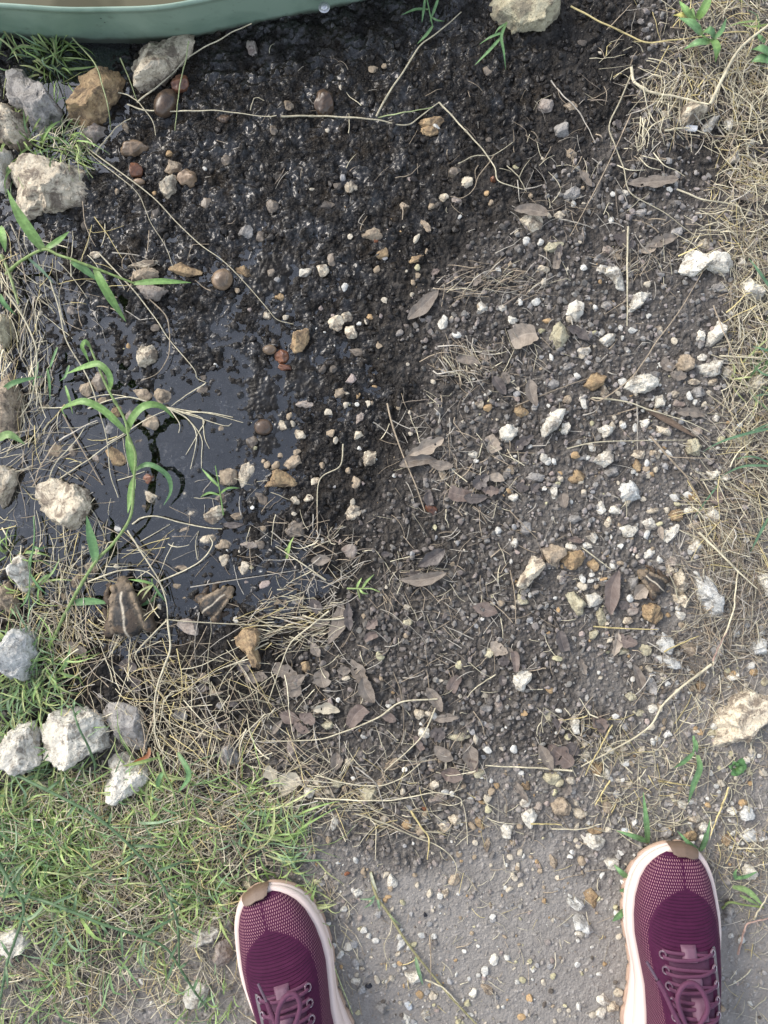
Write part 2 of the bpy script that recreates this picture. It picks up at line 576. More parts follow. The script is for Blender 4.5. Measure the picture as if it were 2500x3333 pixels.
# ------------------------------------------------------------------ stones
# class: light colour, second colour, dirt colour, dirt amount, roughness
SC_ = dict(
 W=((.72, .675, .57), (.56, .515, .42), (.22, .185, .145), .45, .85), C=((.68, .59, .44), (.47, .395, .285), (.15, .115, .085), .62, .8),
 Y=((.52, .47, .32), (.38, .335, .22), (.2, .17, .12), .45, .85), T=((.42, .335, .235), (.29, .225, .155), (.11, .085, .065), .45, .7),
 O=((.40, .285, .155), (.28, .19, .105), (.11, .078, .05), .55, .75), G=((.36, .335, .30), (.26, .24, .215), (.12, .11, .1), .45, .8),
 B=((.06, .04, .026), (.095, .06, .037), (.03, .02, .015), .45, .34), S=((.28, .195, .125), (.19, .13, .078), (.10, .07, .045), .5, .38),
 R=((.12, .05, .028), (.20, .09, .048), (.07, .03, .02), .4, .35), P=((.38, .325, .27), (.27, .22, .18), (.16, .12, .1), .4, .7),
 K=((.02, .022, .03), (.03, .03, .04), (.01, .01, .01), .2, .4), M=((.22, .175, .125), (.12, .096, .072), (.035, .028, .022), .55, .4),
 N=((.62, .605, .55), (.45, .44, .40), (.24, .225, .20), .4, .8))
CNAME = dict(W='chalk white', C='cream', Y='yellowish', T='tan', O='ochre', G='grey', B='dark brown', S='tan brown', R='rust red', P='pinkish', K='blue-black', M='mud-coated', N='bluish white')

def mat_stone(k):
    a, b, d, amt, ro = SC_[k]
    m = NT("stone_" + CNAME[k].replace(' ', '_').replace('-', '_'))
    v = m.coords()
    n1, n2, n3 = m.noise(v, 110, 6, .7), m.noise(v, 55, 6, .75, .6), m.noise(v, 420, 4, .7)
    c = m.mix(m.ramp(n1, .40, .60), a, b)
    c = m.mix(m.ramp(n3, .53, .68, 0, .4), c, tuple(x * .55 for x in b))
    c = m.mix(m.math('MULTIPLY', m.ramp(n2, .60 - .2 * amt, .70 - .2 * amt), .85), c, d)
    pits = m.voro(v, 330)
    pf = m.math('MULTIPLY', m.ramp(pits.outputs['Distance'], .15, .3, 1, 0), m.ramp(pits.outputs['Color'], .72, .78))
    c = m.mix(m.math('MULTIPLY', pf, .7 if ro > .5 else .25), c, d)
    oi = m.n("ObjectInfo")
    hv = m.n("HueSaturation")
    m.set(hv, 'Value', m.math('ADD', .86, m.math('MULTIPLY', oi.outputs['Random'], .25)))
    m.set(hv, 'Color', c)
    m.p(Base_Color=hv.outputs[0], Roughness=m.ramp(n3, .3, .7, ro - .08, min(1, ro + .1)), Specular_IOR_Level=.35 if ro > .5 else .5)
    if ro > .5:
        h = m.math('SUBTRACT', m.math('ADD', m.math('MULTIPLY', n3, .7), m.math('MULTIPLY', m.noise(v, 170, 4), .9)), m.math('MULTIPLY', pf, .5))
        m.bump(h, .9, .0028)
    else:
        m.bump(m.noise(v, 200, 3), .15, .0006)
    return m.m
MST = {k: mat_stone(k) for k in SC_}

def rock_shape(sub, seed, smooth=False, facets=9, boxy=.62):
    """unit rock: (dirs V) before it takes an outline"""
    V, F = ico(sub)
    rs = np.random.default_rng(seed)
    z = V[:, 2]
    c = np.sqrt(np.maximum(1 - z * z, 1e-9))
    e = .95 if smooth else boxy
    U = np.stack([V[:, 0] / c * c ** e, V[:, 1] / c * c ** e, np.sign(z) * np.abs(z) ** (.95 if smooth else .8)], axis=1)
    if not smooth:
        for _ in range(facets):
            n = rs.normal(size=3)
            n[2] = abs(n[2]) * .9
            n /= np.linalg.norm(n)
            off = rs.uniform(.5, .86)
            dd = U @ n - off
            U = U - np.where(dd > 0, dd, 0)[:, None] * n * .97
    amp = (.05, .02, 0) if smooth else (.17, .085, .04)
    q = U + seed * 3.17
    rad = 1 + amp[0] * noise3(q * 1.7, seed) + amp[1] * noise3(q * 4.3, seed + 1) + (amp[2] * noise3(q * 10, seed + 2) if amp[2] else 0)
    if not smooth and sub >= 4:
        rad += .022 * noise3(q * 20, seed + 3) - .10 * np.maximum(0, noise3(q * 6.5, seed + 5) - .35)
    if not smooth and sub >= 5:
        rad += .016 * noise3(q * 38, seed + 6)
    U = U * rad[:, None]
    U = U - (U.max(0) + U.min(0)) / 2 * np.array([1, 1, 0])
    return U / np.abs(U).max(0), F

def radial(poly):
    """r(theta) of a closed polygon round its middle"""
    P = np.array(poly)
    A = np.roll(P, -1, 0)
    t = np.linspace(0, 1, 24, endpoint=False)[:, None, None]
    D = (P[None] * (1 - t) + A[None] * t).transpose(1, 0, 2).reshape(-1, 2)
    c = (P.min(0) + P.max(0)) / 2
    D = D - c
    th, r = np.arctan2(D[:, 1], D[:, 0]), np.hypot(D[:, 0], D[:, 1])
    o = np.argsort(th)
    th, r = th[o], r[o]
    th, r = np.concatenate([th - 2 * np.pi, th, th + 2 * np.pi]), np.tile(r, 3)
    return c, lambda a: np.interp(a, th, r)

def outline_rock(name, reg, s, h, cls, label, seed, sub=4, cat='rock', group=None, smooth=False, facets=8, lift=0.0, boxy=.62, tilt=0):
    poly = pts_of(reg, s)
    pm = np.mean(poly, axis=0)
    w0 = world(pm)
    g0 = float(gzs(np.clip(w0[0], -.48, .48), np.clip(w0[1], -.63, .63))) + lift - .0001 * h
    h = h * .001
    wp = [world(p, g0 + h * .45) for p in poly]
    c, r = radial(wp)
    U, F = rock_shape(sub, seed, smooth, facets, boxy)
    hor = np.hypot(U[:, 0], U[:, 1])
    th = np.arctan2(U[:, 1], U[:, 0])
    # let the silhouette reach the traced outline
    nb = 72
    bi = ((th + np.pi) / (2 * np.pi) * nb).astype(int) % nb
    sil = np.zeros(nb)
    np.maximum.at(sil, bi, hor)
    sil = np.convolve(np.concatenate([sil[-2:], sil, sil[:2]]), [.1, .2, .4, .2, .1], 'valid')
    U = U * np.column_stack([1 / sil[bi], 1 / sil[bi], np.ones(len(U)) / max(U[:, 2].max(), .6)])
    R = r(th)
    b = h * .74
    V = np.stack([U[:, 0] * R * 1.03, U[:, 1] * R * 1.03, U[:, 2] * b + (h - b)], axis=1)
    V[:, 2] += tilt * .001 * V[:, 1] / max(.01, R.mean())
    o = link(name, mk_mesh(name, V, F), MST[cls], loc=(c[0], c[1], g0))
    tag(o, label, cat, group)
    return o

ROCKS = [
 # reg, outline, height mm, class, label
 ('A', '825,270 900,235 1010,210 1060,215 1090,195 1160,190 1225,205 1230,260 1200,320 1130,400 1090,440 1030,510 990,530 960,545 880,565 830,565 825,500 815,430 775,390 780,340', 42, 'C', 'cream rock with brown stains leaning against the green tub', 5),
 ('A', '480,420 520,390 600,400 680,405 740,440 785,480 775,550 740,600 690,650 650,740 600,770 590,810 520,820 470,790 385,770 390,710 440,640 450,580 490,520 470,450', 40, 'O', 'pitted yellow-brown rock standing between the tub grass and the mud', 5),
 ('A', '0,420 50,395 130,410 160,470 230,510 310,590 380,680 385,740 330,770 300,800 240,830 190,800 130,720 60,650 20,590 0,540', 44, 'G', 'long grey-brown rock slanting below the green grass by the tub', 5),
 ('A', '-60,650 0,600 30,620 90,680 150,750 160,810 190,840 190,900 130,940 90,950 40,930 0,900 -60,880', 38, 'C', 'cream rock wedged under the long grey-brown rock', 5),
 ('A', '-80,960 0,890 40,925 60,980 50,1060 50,1160 20,1190 0,1200 -80,1180', 34, 'W', 'white rock at the picture edge beside the big flat cream rock', 4),
 ('A', '60,1060 130,1010 170,980 280,980 370,1010 480,1015 530,1060 520,1110 545,1180 550,1230 500,1280 420,1300 340,1340 250,1360 190,1390 130,1415 60,1390 40,1330 50,1270 60,1180', 40, 'C', 'big flat cream rock with grey dirt on its top, a green blade over its corner', 5),
 ('A', '530,830 600,780 680,790 690,850 640,880 600,930 550,930 520,880', 18, 'P', 'pinkish pitted stone under the tip of the yellow-brown rock', 4),
 ('Z', '1580,0 1585,45 1615,62 1660,76 1720,84 1770,80 1810,66 1840,45 1857,18 1855,-20 1800,-70 1650,-80 1590,-40', 46, 'Y', 'yellow-cream block at the top edge of the wet mud beyond the tub', 5),
 ('D', '-60,500 0,370 40,390 80,440 70,500 40,560 10,615 0,620', 34, 'Y', 'yellowish rock half hidden by straw above the brown bank rock', 4),
 ('D', '-50,950 0,750 60,770 130,900 140,960 110,1020 100,1130 60,1160 0,1190', 36, 'T', 'brown bank rock with dry straw lying across it', 5),
 ('D', '-60,1480 0,1350 50,1360 100,1390 95,1450 80,1540 40,1600 0,1630', 36, 'C', 'cream and tan rock beside the round puddle rock', 4),
 ('Z', '113,1594 128,1573 169,1555 205,1563 246,1578 277,1594 292,1624 297,1650 292,1660 277,1681 251,1717 231,1727 195,1724 159,1706 133,1670 108,1640 103,1610', 34, 'C', 'roundish pale rock standing in the puddle with straw over its top', 5),
 ('G', '60,310 110,290 150,320 180,390 190,440 210,490 205,540 160,570 110,540 70,470 35,400 40,350', 30, 'W', 'white rock with a brown wet top beside the puddle', 4),
 ('G', '-40,560 0,470 40,480 80,540 110,590 105,680 60,690 0,650', 26, 'T', 'brown rock under the white one with the wet top', 4),
 ('G', '-60,980 0,800 50,780 130,775 180,810 210,880 235,940 210,990 210,1060 170,1120 100,1160 40,1150 0,1130', 48, 'N', 'large grey-white rock above the bright green grass', 5),
 ('G', '-30,1520 40,1440 100,1390 200,1370 240,1430 250,1520 280,1620 240,1680 100,1700 0,1690', 40, 'W', 'white rock with straw fibres stuck on it', 5),
 ('G', '230,1420 300,1330 370,1290 430,1270 510,1290 620,1350 660,1440 720,1560 640,1620 540,1660 400,1650 280,1620 240,1520', 48, 'W', 'largest chalk white rock, a green weed stem crossing it', 5),
 ('G', '640,1290 680,1250 780,1250 860,1280 910,1310 930,1380 950,1450 930,1530 850,1560 760,1520 700,1450 650,1360', 22, 'G', 'flat dark grey slab beside the largest chalk white rock', 5),
 ('J', '650,-30 760,-70 850,-30 940,60 940,120 890,190 800,220 740,270 680,250 650,180 680,100 660,30', 26, 'W', 'pale rock below the dark grey slab in the grass', 5),
 ('J', '-60,1150 0,1060 60,1030 130,1060 190,1110 180,1180 130,1230 60,1270 0,1260', 30, 'W', 'grey-white rock in the grass at the picture edge', 4),
 ('J', '1200,1090 1240,1060 1340,1040 1400,1060 1410,1110 1350,1150 1280,1180 1220,1170', 20, 'W', 'white rock beside the toe of the shoe in the grass', 4),
 ('J', '1390,1130 1450,1110 1480,1160 1475,1250 1420,1310 1370,1330 1330,1270 1350,1190', 18, 'P', 'pinkish white rock touching the shoe in the grass', 4),
 ('J', '1380,850 1440,820 1465,870 1450,930 1400,950 1370,910', 14, 'Y', 'mossy olive stone at the toe of the shoe in the grass', 4),
 ('J', '1530,760 1590,720 1640,760 1600,820 1550,820', 12, 'Y', 'olive grey stone in front of the toe of the shoe in the grass', 4),
 ('J', '1400,990 1460,960 1500,1000 1480,1080 1420,1070', 12, 'G', 'grey stone between the mossy stone and the shoe', 4),
 ('J', '1150,1470 1200,1400 1280,1380 1330,1430 1310,1520 1240,1570 1180,1560', 16, 'W', 'pale stone under weeds beside the laces of the shoe in the grass', 4),
 ('I', '1310,1320 1370,1270 1450,1220 1540,1170 1620,1190 1720,1200 1740,1300 1659,1380 1600,1440 1570,1500 1500,1510 1400,1560 1330,1560 1325,1490 1350,1420', 34, 'C', 'large layered cream and grey rock by the small green weed', 5),
 ('I', '1200,440 1280,420 1350,480 1400,560 1410,640 1410,720 1300,725 1250,670 1230,590 1205,520', 22, 'N', 'speckled grey rock under straw by the toad on the gravel', 5),
 ('I', '70,480 110,390 160,310 220,330 250,380 210,440 170,480 120,530 60,500', 20, 'C', 'sandy cream rock standing alone in the dark crumbs', 5),
 ('I', '215,270 290,235 370,260 380,300 350,350 330,400 280,380 240,320', 15, 'T', 'tan slab beside the sandy cream rock', 4),
 ('I', '350,320 400,280 470,270 505,320 480,370 430,400 350,390', 14, 'O', 'ochre slab touching the tan slab', 4),
 ('I', '375,560 430,525 480,580 510,620 490,690 450,700 410,630', 14, 'Y', 'pale yellow splintered stone below the ochre slab', 4),
 ('I', '500,560 570,545 620,590 600,620 520,640', 10, 'W', 'pale stone beside the long upright dead leaf', 4),
 ('I', '860,630 920,605 980,630 995,700 950,750 890,720 860,680', 16, 'O', 'ochre rock just below the toad on the gravel', 4),
 ('I', '960,870 1000,800 1060,840 1095,890 1060,940 970,930', 16, 'N', 'pale grey pointed rock with a straw lying over it', 4),
 ('I', '940,950 1050,940 1120,970 1140,1040 1060,1030 980,1000', 12, 'N', 'flat pale grey rock under the pointed one', 4),
 ('I', '1070,430 1120,390 1160,440 1165,510 1120,560 1060,500', 16, 'C', 'cream rock beside the toad on the gravel', 4),
 ('I', '1050,550 1120,540 1170,590 1130,640 1080,620', 14, 'C', 'grey-cream rock behind the toad on the gravel', 4),
 ('I', '30,1060 100,1040 160,1050 160,1120 120,1190 60,1170 35,1120', 17, 'W', 'white rock with yellow edge in the dark crumbs above the big pinkish leaf', 4),
 ('I', '880,1080 920,1060 970,1150 960,1230 900,1190', 6, 'G', 'flat grey-green flake beside a narrow dead leaf', 4),
 ('I', '390,1380 430,1300 460,1360 470,1450 430,1460', 12, 'W', 'greenish white sliver above the big pinkish leaf', 4),
 ('I', '1590,440 1659,420 1720,480 1659,580 1610,510', 18, 'W', 'white rock at the picture edge beyond the speckled grey rock', 4),
 ('F', '1095,120 1140,20 1180,-30 1270,10 1340,-10 1410,0 1465,50 1465,100 1420,150 1330,120 1270,90 1200,150 1130,140', 22, 'W', 'broad white rock at the edge of the dry grass', 5),
 ('F', '1490,190 1550,150 1640,180 1659,240 1640,320 1560,310 1500,270', 20, 'W', 'greenish white rock in the dry grass below the broad white one', 4),
 ('F', '620,130 660,70 700,55 735,120 750,170 760,240 700,230 670,170', 16, 'W', 'two-lobed white stone beside the long upright straw', 4),
 ('F', '370,400 400,320 440,305 490,330 480,400 450,450 400,420', 16, 'W', 'white stone above the yellowish rounded one', 4),
 ('F', '275,540 300,470 340,440 380,470 400,530 405,580 350,625 290,600', 17, 'Y', 'yellowish rounded stone beside a curled dark leaf', 4),
 ('F', '775,360 800,260 930,250 910,290 860,340 790,390', 13, 'W', 'wedge-shaped white stone half sunk in crumbs', 4),
 ('F', '590,560 620,510 690,520 700,560 640,605', 13, 'W', 'white stone under the foot of the long upright straw', 4),
 ('F', '1270,590 1290,500 1350,420 1430,440 1430,510 1360,560 1300,605', 17, 'W', 'tall white rock at the grass edge with a straw across it', 4),
 ('F', '1200,540 1230,480 1265,510 1250,580 1205,580', 10, 'W', 'small white stone beside the tall white rock', 4),
 ('F', '750,860 800,790 880,770 950,750 990,790 985,850 920,890 820,890', 19, 'W', 'wide white rock with two dark pits in it', 5),
 ('F', '1070,720 1110,650 1150,640 1195,680 1190,740 1140,760 1090,750', 18, 'T', 'tan rounded rock behind a pointed dead leaf', 4),
 ('F', '1205,720 1280,690 1390,680 1370,740 1330,790 1260,800', 17, 'W', 'white rock with a pink stalk under it', 4),
 ('F', '490,850 540,770 580,740 640,790 620,840 540,890', 15, 'O', 'tan and ochre stone left of the wide pitted rock'.replace('left of', 'near'), 4),
 ('F', '205,1130 250,1060 290,1000 380,995 350,1070 320,1130 240,1180', 19, 'W', 'slanting white rock with pits between the two dead leaves', 4),
 ('F', '335,1150 350,1090 400,1070 410,1130 380,1170', 12, 'W', 'white stone touching the slanting white rock', 4),
 ('F', '-60,1120 0,1090 60,1095 130,1120 60,1170 20,1210 -40,1200', 14, 'W', 'crumbly white rock patch beside a dark pointed leaf', 4),
 ('F', '575,1120 620,1100 690,1100 680,1150 620,1185', 14, 'W', 'clean white stone below the long horizontal straw', 4),
 ('F', '550,1330 590,1280 650,1250 695,1280 690,1330 620,1375', 16, 'W', 'white rock with one dark pit standing in grey crumbs', 4),
 ('F', '715,1500 740,1460 810,1435 860,1500 855,1560 800,1615 740,1600 725,1550', 17, 'N', 'greenish white upright rock in the middle of the gravel', 4),
 ('F', '1140,1250 1160,1190 1220,1180 1255,1230 1230,1295 1150,1290', 15, 'Y', 'yellow-white rounded rock near the dry grass', 4),
 ('F', '1270,1390 1350,1380 1360,1420 1300,1450', 11, 'W', 'white stone under a green blade tip near the dry grass', 4),
 ('F', '1350,1430 1400,1400 1430,1440 1380,1465', 10, 'W', 'white stone just beyond the one under the green blade tip', 4),
 ('F', '940,920 980,900 1025,940 1010,990 945,990', 12, 'W', 'greenish white flat stone below the wide pitted rock', 4),
 ('F', '940,1100 1000,1110 1050,1140 1040,1170 970,1150', 9, 'C', 'cream sliver beside the strip of bark', 4),
 ('C', '1080,740 1110,660 1180,630 1260,640 1300,680 1260,720 1180,780 1100,770', 22, 'C', 'cream tan rock under the bend of the thick straw', 4),
 ('C', '1245,800 1290,740 1370,720 1350,770 1300,830 1250,830', 14, 'W', 'white stone between the white chip and the thick straw', 4),
 ('C', '1400,1000 1450,950 1490,960 1480,1020 1420,1040', 12, 'W', 'clean white stone on grey dirt beside the dug hollow', 4),
 ('D', '870,640 900,600 960,580 1000,640 985,700 920,760 870,730', 15, 'C', 'pale grey rock standing alone in the black mud', 4),
 ('A', '1003,1165 1075,1105 1118,1110 1120,1180 1110,1240 1075,1272 1035,1250', 16, 'C', 'cream stone beside the round olive-brown pebble', 4),
 ('G', '1290,50 1330,0 1400,-10 1440,10 1420,60 1350,115 1300,90', 15, 'C', 'largest cream stone at the far rim of the puddle', 4),
 ('G', '1480,830 1540,770 1640,760 1659,830 1640,900 1659,1000 1640,1040 1600,1020 1560,940 1500,890', 20, 'O', 'long crumbly ochre rock beside the straw tangle', 5),
 ('G', '1365,1590 1400,1530 1460,1510 1500,1560 1530,1620 1480,1650 1390,1640', 15, 'G', 'grey stone among loose straw below the ochre rock', 4),
 ('E', '60,1490 110,1390 150,1380 200,1400 260,1450 270,1480 230,1500 150,1500', 17, 'O', 'crumbly ochre rock beside the puddle', 4),
 ('E', '230,570 240,510 320,470 350,490 340,560 300,630 250,640 220,600', 15, 'O', 'wet speckled ochre stone beside the rust red pebble', 4),
 ('L', '1,640 20,590 80,620 100,650 60,690 0,690 -60,640 -50,580', 14, 'N', 'grey-white rock between the shoes', 4),
 ('L', '80,540 150,500 210,570 200,640 180,690 120,610 100,600', 6, 'O', 'flat tan flake beside the shoe on the dirt', 4),
 ('L', '-10,760 30,720 90,740 120,790 195,890 130,905 60,870 0,860', 11, 'N', 'bluish white stone beside the shoe on the dirt', 4),
 ('M', '950,1345 1050,1340 1065,1400 1000,1435 970,1420', 14, 'W', 'clean white stone under a green blade between the shoes', 4),
 ('N', '930,1000 1000,985 1100,1005 1125,1040 1080,1120 1030,1110 960,1070', 15, 'W', 'grey-white rock in front of the shoe on the dirt', 4),
 ('N', '470,840 500,795 560,790 598,850 560,910 540,955 510,930 480,880', 14, 'W', 'pinkish white stone with a straw stub lying on it', 4),
 ('N', '700,760 740,710 800,710 858,770 830,840 760,850 710,820', 15, 'T', 'tan and grey rounded stone above the pinkish white one', 4),
 ('M', '300,190 330,155 370,160 388,200 340,240 310,220', 14, 'W', 'chalk white crumbly stone under a long straw', 4),
]
SM_NAMES = {'river': 'river_pebble'}
for i, (reg, s, h, c, lab, sub) in enumerate(ROCKS):
    outline_rock('rock', reg, s, h, c, lab, 100 + i, sub + 1, facets=6 + i % 5)

# river pebbles: smooth, wet
PEBBLES = [
 ('A', 845, 938, 190, 92, -12, 'S', 13, 'smooth tan oblong pebble lying in the mud'), ('A', 860, 1078, 90, 95, 0, 'R', 12, 'rust red pebble under the long straw in the mud'),
 ('A', 882, 1155, 76, 44, 0, 'S', 8, 'small tan pebble touching the rust red one'), ('A', 1183, 1124, 122, 114, 0, 'S', 18, 'round olive-brown pebble beside two cream stones'),
 ('A', 1142, 525, 130, 100, -50, 'R', 16, 'orange-brown pebble under the leaning grass stems'), ('A', 1050, 650, 190, 130, -60, 'B', 18, 'dark brown glossy stone below the orange-brown pebble'),
 ('B', 437, 650, 170, 126, 82, 'B', 16, 'dark brown oval pebble in the mud above the long runner stem'), ('D', 1410, 172, 140, 128, -50, 'S', 18, 'round tan-brown pebble beside the long straw'),
 ('D', 950, 1440, 85, 78, 0, 'R', 11, 'red-brown pebble in the puddle under the green grass'), ('D', 733, 1306, 158, 112, 30, 'O', 13, 'ochre pebble in the puddle beside the green stem'),
 ('E', 92, 620, 86, 62, 0, 'S', 10, 'grey-tan pebble touching the rust red one by the water'), ('E', 167, 662, 92, 88, 0, 'R', 13, 'rust red rough pebble at the water edge'),
 ('E', 190, 735, 92, 44, 10, 'R', 7, 'flat red-brown pebble half under water'), ('E', 52, 1112, 118, 104, 0, 'B', 12, 'brown round pebble half sunk in the bright water'),
 ('H', 235, 1530, 98, 68, 85, 'P', 13, 'pink smooth pebble among straw'), ('H', 610, 290, 118, 100, 60, 'P', 10, 'pinkish wet pebble beside a small dead leaf'),
 ('B', 1515, 1137, 38, 36, 0, 'R', 8, 'tiny round brown pebble by the bent straw'), ('G', 1195, 760, 155, 104, 12, 'P', 12, 'smooth purplish grey stone with a crack near the toads'),
 ('B', 1270, 1090, 90, 70, 0, 'M', 8, 'dark smooth stone sunk in the mud'),
]
def ell(reg, x, y, w, h, a, ht, U, mat, name, label, cat, group=None, lift=None):
    ox, oy, sx, sy = REG[reg]
    p = px(reg, x, y)
    w0 = world(p)
    X, Y = np.clip(w0[0], -.485, .485), np.clip(w0[1], -.635, .635)
    g0 = float(gzs(X, Y)) - .00012 * ht
    c = world(p, g0 + ht * .00045)
    k = PXM * .5
    rx, ry, rz = w * sx * k, h * sy * k, ht * .001 * .68
    o = link(name, U, mat, loc=(c[0], c[1], g0 + ht * .001 - rz), rotz=-math.radians(a))
    o.scale = (rx, ry, rz)
    if label:
        tag(o, label, cat, group)
    return o
for i, (reg, x, y, w, h, a, c, ht, lab) in enumerate(PEBBLES):
    U, F = rock_shape(4, 500 + i, smooth=(c in 'BS' and i % 3 > 0), facets=5, boxy=.85)
    ell(reg, x, y, w, h, a, ht, mk_mesh('river_pebble', U, F), MST[c], 'river_pebble', lab, 'pebble')

